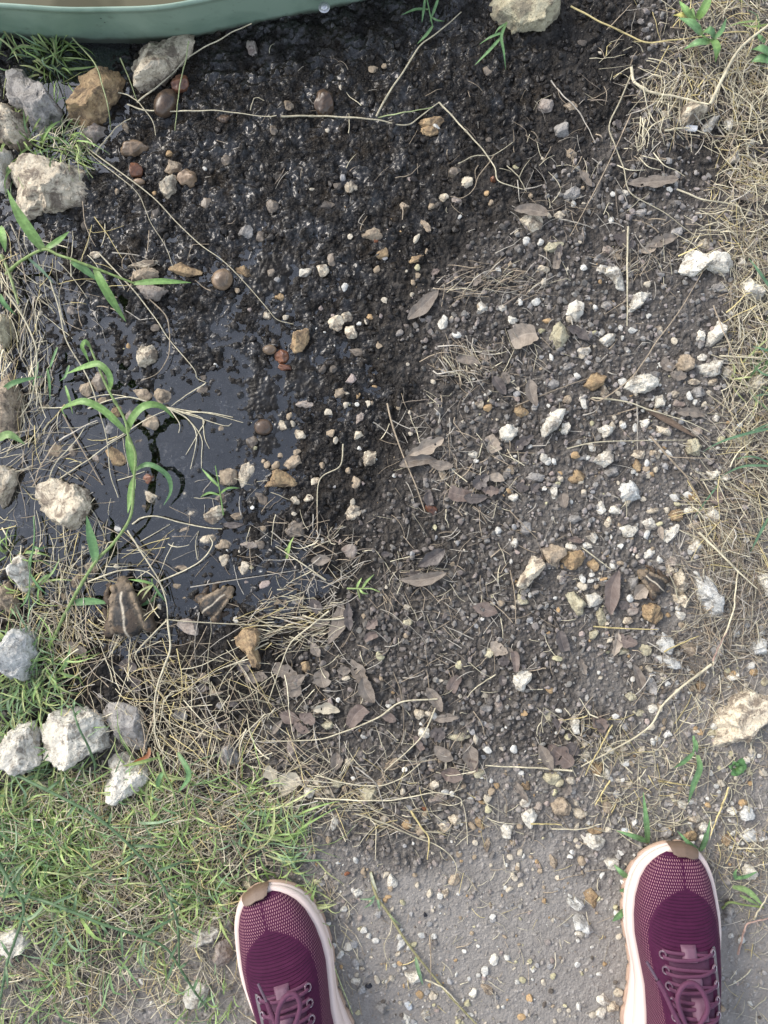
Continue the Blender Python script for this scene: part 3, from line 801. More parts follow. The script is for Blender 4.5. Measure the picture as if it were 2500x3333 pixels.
# smaller stones, one line each: x y w h angle class  (pixels in the zoomed reading frame)
SMALL = dict(
A='1095 1055 115 80 -15 T;1080 985 40 50 0 O;1300 1070 30 30 0 W;800 810 70 42 60 T;1600 300 120 66 70 P;1560 1470 100 80 0 G;740 1215 40 30 0 T;980 1225 25 30 0 O;1043 947 26 30 0 C;985 1360 70 70 0 M;1440 1015 70 70 0 M;1310 1290 70 80 0 M;545 1440 60 40 0 M;610 590 40 30 0 O;1420 755 90 60 0 B',
B='215 665 62 62 0 T;1120 770 160 76 -5 O;1118 830 125 62 0 O;1150 815 46 36 0 W;752 440 55 45 90 T;820 420 40 35 0 T;1345 1155 80 75 20 C;1200 1250 65 60 0 C;1283 1275 65 50 0 P;1497 1300 40 35 0 T;610 1190 80 75 30 C;520 1185 50 50 0 M;560 1130 60 40 0 G;950 1310 60 50 0 T;1120 1320 35 50 0 T;1295 1390 30 25 0 W;1085 1430 100 42 55 T;1025 1525 75 38 -70 C;745 1480 140 80 10 T;808 1610 80 60 -10 O;1090 1605 30 40 0 T;770 1535 25 30 0 R;110 1310 80 90 0 M;1025 1640 100 46 -25 O;460 830 40 22 75 C;545 575 26 20 0 C;120 825 50 60 0 M;1480 905 40 30 0 M;460 1300 90 60 0 M;30 1500 60 70 0 M;1480 450 60 60 0 M',
C='155 1410 150 120 0 C;415 975 65 60 0 T;245 665 110 90 0 P;405 675 90 60 0 T;350 815 100 92 0 G;1420 780 78 70 50 W;1555 910 45 40 0 W;300 1560 130 80 -15 Y;335 1365 72 50 10 C;415 1310 64 42 -30 W;410 1220 110 90 0 G;650 1590 80 60 20 P;705 1630 64 48 10 T;115 1550 60 40 0 W;205 1550 50 40 0 W;660 1250 50 48 0 W;1080 1470 72 56 0 G;1010 725 60 50 -20 C;1460 740 22 18 0 W;1480 945 26 16 0 W;650 1415 40 46 0 W;1015 1220 34 44 0 W;850 1350 70 60 0 G;1250 1550 90 70 0 C;1430 1090 40 30 0 G;470 295 60 40 0 M;580 355 30 20 0 C;755 1225 80 40 0 W;1500 600 40 30 0 O',
D='905 75 200 58 -12 C;905 135 190 85 -5 T;955 250 200 100 14 P;940 178 130 60 0 M;1175 112 215 86 12 O;1545 120 120 62 30 O;1505 240 50 40 0 T;605 20 72 48 0 C;250 385 36 34 0 C;540 870 90 100 0 T;630 825 110 130 0 M;900 905 130 80 15 T;1030 920 120 112 0 T;835 1030 100 106 0 M;735 1010 80 100 30 O;955 1090 112 104 -30 T;695 1120 62 76 0 G;640 940 40 50 0 T;875 1210 90 80 0 M;335 1270 140 104 -10 T;460 1260 72 90 20 M;240 1170 42 54 0 C;615 1305 62 55 0 P;885 1290 60 60 0 M;960 1555 130 76 45 C;930 1620 62 50 0 T;1445 1430 130 116 -20 T;1555 1420 180 92 -65 C;1410 1560 90 66 0 M;1165 1540 34 32 0 C;1155 1305 25 30 0 W;1365 720 34 25 90 W;1600 1210 76 84 0 M;1400 1120 60 40 0 T;450 370 60 60 0 P;1290 800 40 40 0 M;1285 875 70 50 0 M;380 1400 60 40 0 M;810 590 40 36 0 O;985 480 60 50 0 M',
E='320 125 82 64 0 W;425 115 86 82 20 C;485 40 52 96 0 M;155 285 62 52 0 O;75 400 56 52 0 C;195 410 42 40 0 C;512 445 108 104 20 C;583 415 72 74 45 C;610 505 96 80 60 C;732 415 38 40 0 O;705 445 36 28 0 C;660 457 40 22 80 W;825 310 70 34 80 C;1450 350 66 70 0 W;1570 355 56 54 0 W;1195 445 84 66 80 W;1275 537 62 38 10 W;640 635 90 50 10 M;790 605 36 38 0 T;610 810 52 48 20 P;540 890 88 74 -25 T;760 850 26 28 0 O;575 970 60 26 85 C;648 967 30 24 90 W;655 915 36 26 -30 O;740 960 42 28 20 T;310 965 120 56 8 P;470 1020 56 36 0 C;665 1055 90 50 -70 P;980 1020 32 28 0 C;285 1160 82 66 30 C;175 1100 64 50 80 C;215 1040 46 38 0 T;485 1155 52 42 0 T;655 1160 68 52 -20 C;515 1195 54 42 0 C;665 1248 42 24 0 W;725 1310 116 92 -65 C;240 1335 130 82 -20 T;385 1455 62 56 0 C;427 1355 40 30 80 T;640 1465 72 80 0 T;687 1470 30 25 0 P;50 1330 42 32 30 T;75 1350 60 34 0 T;130 1358 62 40 0 T;595 1390 50 36 80 T;40 1560 100 76 60 M;255 1580 62 56 0 C;340 1565 62 48 0 C;1195 1420 84 48 60 C;885 1420 42 30 90 W;1420 970 64 58 0 C;1475 995 52 42 0 O;1385 1285 60 50 0 W;1640 1560 62 58 0 W;1610 1520 42 38 0 O;1120 1640 76 66 0 R;615 1635 110 70 -20 C;1540 130 36 38 0 W;1640 430 60 54 0 W;1430 745 0 0 0 W;500 740 60 40 0 M;430 745 60 44 0 M;100 130 60 50 0 M;1340 700 30 26 0 G;270 1270 40 50 0 T;160 1290 40 26 -60 T;1130 830 50 20 0 C;1060 260 30 26 0 M;800 415 40 20 0 P',
F='228 112 92 56 0 C;600 105 64 58 0 W;475 115 52 40 30 W;490 625 92 62 0 W;885 418 42 34 0 W;975 497 62 48 70 C;785 510 48 44 0 W;705 490 42 36 0 W;580 525 48 28 90 W;390 440 60 48 90 C;430 800 66 42 80 W;620 890 72 58 40 C;285 840 96 58 -10 G;60 905 52 50 0 G;385 940 62 56 -40 T;487 950 100 38 75 W;385 725 70 62 0 G;275 680 42 34 90 W;75 330 42 40 0 W;720 830 60 40 90 W;1305 830 72 46 -20 C;1405 758 76 66 0 C;1135 920 50 46 0 W;1190 825 82 42 5 C;905 930 54 36 0 W;1245 670 64 46 0 W;1420 270 25 25 0 W;95 1010 92 84 20 O;45 1302 42 28 90 W;240 1310 64 56 30 W;290 1330 52 48 0 W;185 1430 116 58 5 G;500 1310 44 38 0 W;420 1290 62 46 0 O;835 1285 92 60 0 C;950 1288 60 54 0 C;1010 1282 52 46 0 W;830 1355 92 58 70 O;665 1395 100 66 -10 G;450 1430 116 92 0 O;300 1530 82 66 60 W;600 1612 70 56 80 W;690 1638 84 48 15 W;540 1240 62 48 20 W;715 1090 50 24 90 C;1130 1540 60 46 80 W;1180 1545 70 68 0 O;1050 1560 62 46 0 W;1160 1640 72 56 0 W;1310 1645 82 46 0 C;905 1200 42 36 0 W;1490 1190 100 66 0 Y;1455 1118 62 28 -10 N;930 1640 80 46 0 C;15 1515 48 38 90 O;400 1590 38 24 90 W;1330 1050 50 62 0 W;880 1090 62 66 0 W;1210 1140 70 60 0 P;1215 890 96 70 0 G;1065 905 70 46 0 C;1100 965 80 50 20 P;1090 1080 60 42 0 G;1360 220 110 66 10 G;545 365 52 36 -30 W;640 330 80 60 0 G;505 300 34 24 0 W;1500 60 56 60 0 W;1595 830 90 100 20 W;1395 385 34 26 0 W;1045 575 60 40 -40 C;180 330 20 24 0 W;930 1385 50 40 0 C;850 1570 40 60 0 C;990 1365 46 60 0 G;1000 1640 40 40 0 C;720 1220 50 40 0 G',
G='500 472 120 88 -60 T;580 392 84 80 0 T;525 258 32 32 0 C;735 380 60 40 -70 C;1215 32 90 56 10 C;1500 60 82 62 0 T;1325 210 124 74 -20 C;1420 240 116 68 0 T;1425 335 66 84 0 C;1550 390 80 66 -60 C;1140 385 104 46 10 T;930 345 44 32 20 C;1500 715 40 46 50 W;1130 1320 120 90 20 G;400 575 62 46 30 T;1010 637 36 40 0 C;1165 140 90 44 -10 T;585 830 30 18 -40 W;1560 1000 80 60 0 G;1370 1180 80 46 10 T;1220 1000 60 46 0 M;1400 1265 60 50 0 G;1580 240 110 50 10 P;1115 505 40 46 0 T;870 390 60 40 0 M',
H='625 45 108 82 -20 C;250 140 130 106 0 M;60 490 56 46 -20 P;30 240 64 60 0 M;320 1020 74 70 30 O;575 1090 62 50 0 C;480 1235 56 44 -40 P;455 1390 78 60 0 Y;1045 1320 68 62 0 C;1105 1305 50 48 0 C;1070 1440 90 86 30 W;1292 1460 152 52 -5 Y;970 735 62 48 0 Y;965 635 50 36 90 C;790 940 74 34 75 Y;1485 932 78 60 -20 Y;1295 1000 54 50 60 Y;1352 982 26 24 0 C;1300 1195 38 30 0 C;1555 1265 70 50 60 P;830 505 32 28 0 C;600 1620 62 50 0 C;1400 1470 60 46 45 C;1540 150 70 40 -30 W;1140 130 42 30 -60 Y;250 45 30 36 0 C;130 670 0 0 0 C;190 600 44 44 0 T;270 600 80 50 -30 G;140 610 44 40 0 T;380 625 90 70 60 P;690 690 40 30 0 T;850 1255 44 36 0 W;1640 1530 60 40 0 W;1590 1390 24 20 0 W;995 300 40 34 0 G;1380 1420 60 40 0 G;660 1060 0 0 0 G;540 225 30 30 0 P;1285 230 40 36 0 G;1060 1370 46 30 0 W;870 1640 110 60 -40 T;1470 1280 80 50 0 G;1640 635 40 30 0 C;800 1085 34 26 0 T',
I='600 20 62 58 0 W;690 20 84 56 0 W;645 95 84 42 -70 C;775 155 124 84 10 W;900 110 92 84 0 W;875 168 72 40 0 W;1045 165 140 84 -45 W;1200 245 92 108 0 W;1080 52 94 78 0 O;1160 25 72 48 0 W;1310 50 140 100 0 W;1190 122 92 56 -10 C;1270 130 64 42 0 C;1420 185 94 92 0 Y;430 80 84 66 0 G;120 130 96 88 40 G;50 232 66 54 -40 W;550 190 76 64 40 W;410 255 72 44 10 W;510 250 62 48 20 W;710 247 46 48 0 W;800 275 52 28 0 P;652 188 32 28 0 W;905 295 84 52 -40 W;955 335 60 46 30 W;550 370 82 86 0 O;470 450 52 38 0 W;530 427 42 28 0 W;805 485 102 66 -60 G;770 575 58 38 -80 W;800 628 92 46 0 P;1105 690 64 56 0 W;465 498 62 42 -10 C;320 652 52 36 10 O;95 592 92 56 50 Y;300 575 36 34 0 W;600 700 130 58 80 Y;550 812 70 64 0 Y;465 800 52 46 0 P;770 730 62 56 0 C;640 840 52 40 70 C;740 915 82 48 -20 Y;315 955 52 48 0 Y;880 905 92 84 0 Y;1160 900 100 104 0 T;1340 885 150 112 70 G;1600 890 126 110 0 N;1440 1080 94 58 0 W;1230 1135 68 54 20 O;1550 1040 50 48 0 O;930 1282 60 54 0 W;975 1278 70 46 80 C;840 1310 82 52 0 Y;680 1320 48 32 80 W;320 1287 54 36 20 W;100 1302 46 40 0 O;268 1330 80 54 80 Y;1300 1380 54 46 40 W;1310 1437 72 44 0 Y;650 1545 76 54 0 W;500 1567 54 36 30 T;570 1640 92 46 0 O;920 1482 62 42 0 W;1520 1612 50 58 0 W;1530 1000 54 38 0 W;1525 692 32 28 0 W;790 1210 80 60 0 Y;1055 350 80 70 0 P;1040 400 60 70 0 C;330 440 40 30 0 C;1580 1350 60 46 0 G;340 1350 40 50 0 P;740 1385 50 40 0 G;1040 1640 40 30 0 C;730 1540 80 50 0 C;1390 650 36 40 0 W;800 660 80 60 0 P;560 500 50 40 0 T;630 700 30 40 0 G;1630 590 30 30 0 W;1480 890 46 40 0 G;1460 800 50 60 0 N;970 1640 0 0 0 C;1210 1420 60 40 0 O;1100 750 70 40 0 T;1500 740 60 46 0 G;1600 790 60 40 0 W;1640 1110 50 60 0 Y;1580 960 60 36 0 C;40 130 40 40 0 G',
M='395 132 64 48 20 C;290 225 66 62 0 C;520 135 68 58 0 Y;720 200 112 100 0 Y;275 282 54 48 0 C;460 192 62 58 0 C;575 165 52 38 80 T;795 130 60 46 80 T;1160 232 120 66 -10 P;1140 147 64 56 0 C;1425 72 74 56 -20 Y;1470 220 60 42 80 C;1500 180 70 40 70 T;820 355 40 36 0 C;968 400 78 62 5 O;1045 430 74 60 70 T;1080 320 62 38 -20 T;1075 285 30 25 90 R;985 282 44 36 0 G;1200 410 86 72 50 C;1270 370 88 60 20 C;1375 395 60 44 50 T;1430 390 92 56 60 O;1600 445 96 82 -70 W;1475 530 92 44 -75 T;1480 290 54 46 20 Y;470 490 64 40 55 T;530 635 26 24 0 W;588 700 38 30 70 R;690 690 42 34 0 T;735 545 32 30 0 T;832 710 52 44 20 C;868 766 84 74 40 W;650 836 66 54 30 W;625 810 32 28 0 W;415 770 54 36 -20 C;1110 832 52 44 0 C;1180 840 46 62 0 W;1210 840 52 62 0 C;1175 907 46 34 0 G;1270 752 82 66 -60 T;1015 715 42 28 60 T;425 970 26 24 0 W;690 1065 46 40 40 W;725 1100 42 34 0 W;765 1130 36 30 0 W;590 1180 64 56 -30 W;540 1217 52 44 20 W;630 1150 52 44 -20 G;925 1165 86 52 -50 N;985 1167 44 36 0 W;1062 1095 56 42 70 W;1135 1105 42 34 80 W;950 1300 44 28 60 W;638 1397 60 50 20 W;680 1440 62 46 -20 G;712 1350 80 46 -10 G;770 1372 42 24 80 W;1520 1260 68 56 -50 W;1600 1235 50 32 -60 W;1460 1317 62 42 20 W;1475 1447 90 56 50 T;1388 1475 76 50 -40 W;1455 1365 36 28 50 P;1360 1370 26 20 0 W;1617 800 48 42 0 C;1575 790 36 24 80 O;1510 1000 36 28 0 G;1130 1490 62 48 30 C;1085 1610 56 56 0 W;970 1640 90 44 60 W;810 1570 92 66 10 G;975 1540 62 46 -40 N;1290 1650 70 40 0 Y;1545 1550 34 28 0 C;725 1417 40 32 50 K;1080 965 32 28 0 K;1400 1585 20 16 0 C;1320 1500 30 24 0 W;790 220 0 0 0 C;610 275 40 30 0 C;690 330 30 24 0 T;500 400 90 50 -70 W;655 60 30 24 0 T;940 180 70 40 0 C;1210 180 40 50 0 W;870 935 34 26 0 C;1030 775 34 44 0 C;380 275 40 46 0 C;110 270 60 50 0 C;400 180 60 40 0 T;1620 600 40 50 0 C;1395 600 34 30 0 T;1590 1030 0 0 0 C;1575 1550 26 34 0 W;1090 1455 44 44 0 G;885 1285 30 24 0 W;640 1270 60 40 0 G;500 1160 34 30 0 W;790 1560 0 0 0 W;990 960 30 24 0 G;1130 940 30 24 0 C',
N='600 775 74 60 -40 P;660 740 72 38 0 P;500 742 94 66 -20 W;505 615 84 66 50 O;760 585 84 78 0 Y;705 555 140 110 0 Y;840 560 74 56 0 C;915 828 130 74 25 C;1130 775 150 76 80 T;1040 960 124 56 0 O;1050 490 100 106 0 O;1125 520 92 58 80 W;1195 667 64 58 0 G;1255 432 84 42 10 W;960 357 76 56 30 C;815 217 72 50 10 Y;140 520 88 62 -30 C;715 1192 124 60 75 T;925 1177 72 58 0 T;855 1110 52 42 0 W;835 1143 52 30 10 W;540 1155 52 40 80 T;455 1120 54 42 -20 C;440 1215 40 36 0 C;1165 1215 116 98 30 W;380 1395 52 48 0 C;340 1390 52 26 80 W;460 1370 42 32 -60 C;1245 1340 54 50 0 W;1370 592 34 22 10 P;1080 1290 56 32 0 W;385 1155 44 36 70 T;945 405 46 30 0 N;430 1240 44 40 0 T;715 655 72 40 -20 Y;80 905 62 40 30 T;450 915 60 44 60 T;400 1040 70 50 20 T;585 1190 40 34 0 O;905 1060 50 40 0 C;880 1020 40 50 0 C;1230 860 46 50 30 G;1265 950 56 40 0 N;1330 890 60 50 0 W;1130 940 70 60 0 C;230 1220 40 30 0 C;35 1465 0 0 0 P;230 1620 30 26 0 W;505 1580 0 0 0 G;1200 1590 50 46 0 W;1270 1250 40 34 0 C;930 1225 30 30 0 W;410 1310 50 34 -40 C;980 890 34 26 0 W;310 310 50 40 0 C;110 250 60 50 10 C;200 320 60 40 10 W;1460 150 60 40 0 C;1590 200 60 44 0 W;1470 260 80 50 0 W',
R='430 420 74 54 0 W;500 502 76 66 30 C;470 615 92 70 0 O;325 592 74 68 0 G;530 612 56 42 80 W;818 475 112 100 60 N;838 608 112 78 0 N;700 640 74 66 50 O;555 732 84 60 60 C;730 460 62 50 0 W;650 275 54 46 40 C;403 312 52 40 60 T;350 355 44 36 0 C;785 405 62 40 0 O;797 150 52 48 0 W;880 100 40 26 80 W;830 75 50 30 -60 C;830 275 32 26 0 O;720 587 36 30 0 W;745 625 42 34 0 P;858 725 46 40 0 W;842 835 110 88 70 W;710 1082 84 62 0 G;65 570 42 30 10 W;52 890 32 28 0 W;910 210 40 50 0 C;590 215 40 30 0 W;905 610 40 44 0 W;460 525 30 20 0 W;340 410 60 50 0 G;280 120 0 0 0 W;60 155 60 40 0 W;840 110 50 30 0 W;160 70 50 40 0 C;270 95 46 40 0 C;195 500 0 0 0 C;640 330 30 24 0 W;570 370 40 30 0 W;740 245 40 30 0 C;555 560 60 60 0 W',
L='1330 742 112 106 0 G;1330 892 62 50 70 W;1465 1312 56 48 0 G;1255 1257 50 40 0 G;258 1462 128 100 30 W;385 1395 96 76 0 C;335 1520 110 84 -20 C;240 1572 96 84 0 W;40 1502 62 54 0 W;30 1142 54 40 -20 W;215 1222 50 34 0 W;160 1572 66 50 0 C;1365 1290 40 24 20 W;60 890 90 70 20 W;380 825 30 22 0 W;480 1035 56 40 80 W',
T='')
stones = []
for reg, s in SMALL.items():
    for q in s.split(';'):
        if q.strip():
            x, y, w, h, a, c = q.split()
            x, y, w, h, a = map(float, (x, y, w, h, a))
            if w:
                stones.append([reg, x, y, w, h, a, c, w * REG[reg][2] * h * REG[reg][3]])
# drop near doubles read from overlapping frames
keepst = []
for st in sorted(stones, key=lambda q: -q[7]):
    p = px(st[0], st[1], st[2])
    if all(math.hypot(p[0] - b[0], p[1] - b[1]) > 11 for b in [k[8] for k in keepst]):
        keepst.append(st + [p])
stones = keepst
NTHING = 285
UNIT = [mk_mesh('stone', *rock_shape(4, 700 + i, False, 8, .7)) for i in range(22)]
UNIT4 = [mk_mesh('stone', *rock_shape(5, 760 + i, False, 9, .66)) for i in range(14)]
# places one can find, to say where a small stone lies
MARKS = [(px('A', 990, 400), 'cream rock leaning on the tub'), (px('A', 590, 600), 'pitted yellow-brown rock'), (px('A', 300, 1190), 'big flat cream rock'), (px('A', 845, 938), 'tan oblong pebble'),
 (px('A', 1183, 1124), 'olive-brown pebble'), (px('A', 1050, 650), 'dark glossy stone'), (px('B', 437, 650), 'dark brown oval pebble'), (px('B', 1120, 800), 'quartz and ochre stone'), (px('B', 1170, 650), 'bend of the runner stem'),
 (px('C', 200, 80), 'yellow-cream block'), (px('C', 1180, 700), 'rock under the thick straw'), (px('C', 1180, 803), 'white chip'), (px('C', 920, 1155), 'long bow-shaped leaf'), (px('C', 155, 1350), 'curled leaf on a stone'),
 (px('C', 1200, 1000), 'dug hollow'), (px('D', 930, 670), 'pale rock alone in the mud'), (px('D', 1410, 172), 'round tan-brown pebble'), (px('D', 905, 140), 'stack of flat stones'), (px('D', 805, 1160), 'green grass stem'),
 (px('D', 1130, 1240), 'open puddle'), (px('Z', 205, 1640), 'roundish puddle rock'), (px('E', 167, 662), 'rust red water pebble'), (px('E', 1065, 340), 'slanting grey leaf'), (px('E', 1080, 1300), 'three overlapping leaves'),
 (px('E', 540, 470), 'trio of cream stones'), (px('E', 160, 1445), 'crumbly ochre puddle rock'), (px('E', 725, 1310), 'cream knobbly stone'), (px('F', 105, 545), 'square torn leaf'), (px('F', 340, 535), 'yellowish rounded stone'), (px('F', 690, 150), 'two-lobed white stone'),
 (px('F', 880, 830), 'wide pitted white rock'), (px('F', 300, 1080), 'slanting white rock'), (px('F', 630, 1320), 'one-pit white rock'), (px('F', 790, 1520), 'greenish upright rock'), (px('F', 1200, 1240), 'yellow-white rounded rock'), (px('F', 1300, 740), 'rock with a pink stalk'),
 (px('F', 1280, 70), 'broad white rock'), (px('F', 630, 1140), 'clean white stone'), (px('F', 1050, 1080), 'strip of bark'), (px('G', 820, 640), 'larger toad'), (px('G', 1390, 600), 'small puddle toad'), (px('G', 1570, 890), 'long ochre rock'), (px('G', 480, 1460), 'largest white rock'),
 (px('G', 800, 1400), 'dark grey slab'), (px('H', 690, 520), 'bright green sprout'), (px('H', 505, 740), 'long dark leaf'), (px('H', 680, 1110), 'long notched leaf'), (px('H', 235, 1530), 'pink smooth pebble'), (px('H', 1090, 440), 'pair of wet leaves'), (px('H', 1360, 1580), 'brown leaf by the stalk'), (px('H', 1470, 650), 'pointed brown leaf'),
 (px('I', 900, 470), 'gravel toad'), (px('I', 680, 540), 'long upright leaf'), (px('I', 160, 430), 'sandy cream rock'), (px('I', 1310, 580), 'speckled grey rock'), (px('I', 1500, 1370), 'large layered rock'), (px('I', 340, 1575), 'big pinkish leaf'), (px('I', 1030, 870), 'pale pointed rock'), (px('I', 90, 1110), 'yellow-edged white rock'),
 (px('M', 890, 520), 'printed patch of dirt'), (px('M', 1005, 1385), 'white stone under the blade'), (px('M', 342, 195), 'chalk white crumbly stone'), (px('M', 1115, 1250), 'lone straight straw'), (px('N', 530, 865), 'pinkish stone with a stub'), (px('N', 1030, 1050), 'rock before the shoe'),
 (px('R', 740, 180), 'small green weed'), (px('L', 870, 150), 'dirt shoe toe'), (px('K', 500, 500), 'grass shoe toe'), (px('J', 1300, 1110), 'white rock by the shoe'), (px('J', 800, 650), 'green weed runners'), (px('L', 270, 1460), 'laces of the dirt shoe'), (px('R', 820, 475), 'bluish white stones')]
def where(p, n=0):
    d = sorted((math.hypot(p[0] - m[0][0], p[1] - m[0][1]), i) for i, m in enumerate(MARKS))
    dd, i = d[n]
    m = MARKS[i]
    dx, dy = p[0] - m[0][0], p[1] - m[0][1]
    if abs(dy) > abs(dx):
        side = 'tub side' if dy < 0 else 'shoe side'
    else:
        side = 'puddle side' if dx < 0 else 'dry grass side'
    return f'on the {side} of the {m[1]}'
def unique_label(make):
    for n in range(4):
        l = make(n)
        if l not in USED and len(l.split()) <= 16:
            return l
    return make(0)
_sz = [q[7] for q in stones]
for i, (reg, x, y, w, h, a, c, ar, p) in enumerate(stones[:NTHING]):
    big = max(w * REG[reg][2], h * REG[reg][3])
    mn = min(w * REG[reg][2], h * REG[reg][3])
    flat = (reg, x, y) in {('D', 905., 75.), ('D', 905., 135.), ('D', 955., 250.)}
    ht = mn * .36 * (.62 if not flat else .8) * (.55 if c == 'M' else 1)
    me = (UNIT4 if big > 44 else UNIT)[i % (14 if big > 44 else 22)]
    szw = 'tiny' if big < 24 else 'small' if big < 38 else 'middling' if big < 55 else 'larger'
    asp = big / mn
    shp = 'long' if asp > 1.7 else 'blocky' if asp > 1.25 else 'squat'
    o = ell(reg, x, y, w * 1.04, h * 1.04, a, ht, me, None, 'stone', None, None)
    o.data = me
    if not me.materials:
        me.materials.append(MST['W'])
    o.material_slots[0].link = 'OBJECT'
    o.material_slots[0].material = MST[c]
    tag(o, unique_label(lambda n: f'{szw} {CNAME[c]} {shp} stone {where(p, n)}'), 'stone', 'small stones strewn over the ground')
REST = stones[NTHING:]
# ------------------------------------------------------------------ dead leaves
LT = dict(g=((.135, .108, .083), (.215, .18, .143)), t=((.23, .185, .138), (.32, .265, .205)), d=((.065, .053, .047), (.11, .092, .08)), p=((.125, .09, .072), (.18, .14, .115)), l=((.36, .31, .225), (.46, .41, .31)))
LN = dict(g='grey-brown', t='tan', d='dark wet brown', p='purplish brown', l='pale straw-coloured')
def mat_leaf(k):
    a, b = LT[k]
    m = NT("dead_leaf_" + LN[k].replace(' ', '_').replace('-', '_'))
    v = m.coords()
    uv = m.n("UVMap").outputs[0]
    sp = m.n("SeparateXYZ")
    m.l(uv, sp.inputs[0])
    c = m.mix(m.ramp(m.noise(v, 120, 4), .35, .65), a, b)
    c = m.mix(m.ramp(m.noise(v, 330, 3), .6, .72, 0, .6), c, tuple(x * .45 for x in a))
    vv = m.math('ABSOLUTE', m.math('SUBTRACT', sp.outputs[1], .5))
    mid = m.ramp(vv, .015, .045, 1, 0)
    side = m.math('FRACT', m.math('ADD', m.math('MULTIPLY', sp.outputs[0], 9.0), m.math('MULTIPLY', vv, -5.0)))
    vein = m.math('MAXIMUM', mid, m.ramp(m.math('ABSOLUTE', m.math('SUBTRACT', side, .5)), .03, .09, .55, 0))
    c = m.mix(m.math('MULTIPLY', vein, .5), c, tuple(min(1, x * 1.5) for x in b))
    m.p(Base_Color=c, Roughness=.62 if k != 'd' else .35, Specular_IOR_Level=.35)
    m.bump(m.math('ADD', m.math('MULTIPLY', vein, .5), m.noise(v, 260, 3)), .35, .0007)
    return m.m
ML = {k: mat_leaf(k) for k in LT}

def leaf_mesh(L, Wd, seed, torn=0):
    rs = np.random.default_rng(seed)
    nu, nv = 22, 9
    u = np.linspace(0, 1, nu)
    v = np.linspace(-1, 1, nv)
    s = rs.uniform(.75, 1.1)
    prof = np.sin(np.pi * u ** s) ** rs.uniform(.62, .85)
    if torn == 1:       # broken off square
        prof = np.clip(np.sin(np.pi * (.12 + .62 * u)) ** .6, 0, 1) * np.where(u > .98, .9, 1)
    if torn == 2:       # lobed and bitten
        prof = prof * (1 - .28 * np.maximum(0, np.sin(u * rs.uniform(13, 19) + rs.uniform(0, 6))))
    prof = np.maximum(prof, .02)
    el_, er = [1 + .09 * np.interp(u * 9, np.arange(10), rs.normal(size=10)) for _ in range(2)]
    U, Vv = np.meshgrid(u, v, indexing='ij')
    side = np.where(Vv > 0, er[:, None], el_[:, None])
    bend = rs.uniform(-.10, .10)
    x = (U - .5) * L
    y = Vv * prof[:, None] * Wd * .5 * side + bend * L * np.sin(np.pi * U)
    curl = rs.uniform(.04, .22)
    z = curl * Wd * np.abs(Vv) ** 1.6 * prof[:, None] + rs.uniform(-.01, .05) * L * (2 * U - 1) ** 2 + .0006
    z += .0011 * noise2(x * 130 + seed, y * 130, seed) + .0005 * noise2(x * 330 + seed, y * 330, seed + 1)
    z -= .0005 * np.exp(-(Vv / .12) ** 2)
    V = np.stack([x, y, z - z.min()], axis=-1).reshape(-1, 3)
    F = grid_faces(nu, nv)
    uv = np.stack([U.ravel(), (Vv.ravel() + 1) / 2], axis=1)
    if torn == 2:
        cx = RNG.integers(2, nv - 2)
        k = int(nu * rs.uniform(.4, .75))
        F = np.delete(F, [(k * (nv - 1) + cx), (k * (nv - 1) + cx - 1)], axis=0)
    # a real, thin underside
    n = len(V)
    Vb = V.copy()
    Vb[:, 2] -= .00025
    V2 = np.vstack([V, Vb])
    F2 = np.vstack([F, F[:, ::-1] + n])
    return V2, F2, np.vstack([uv, uv])

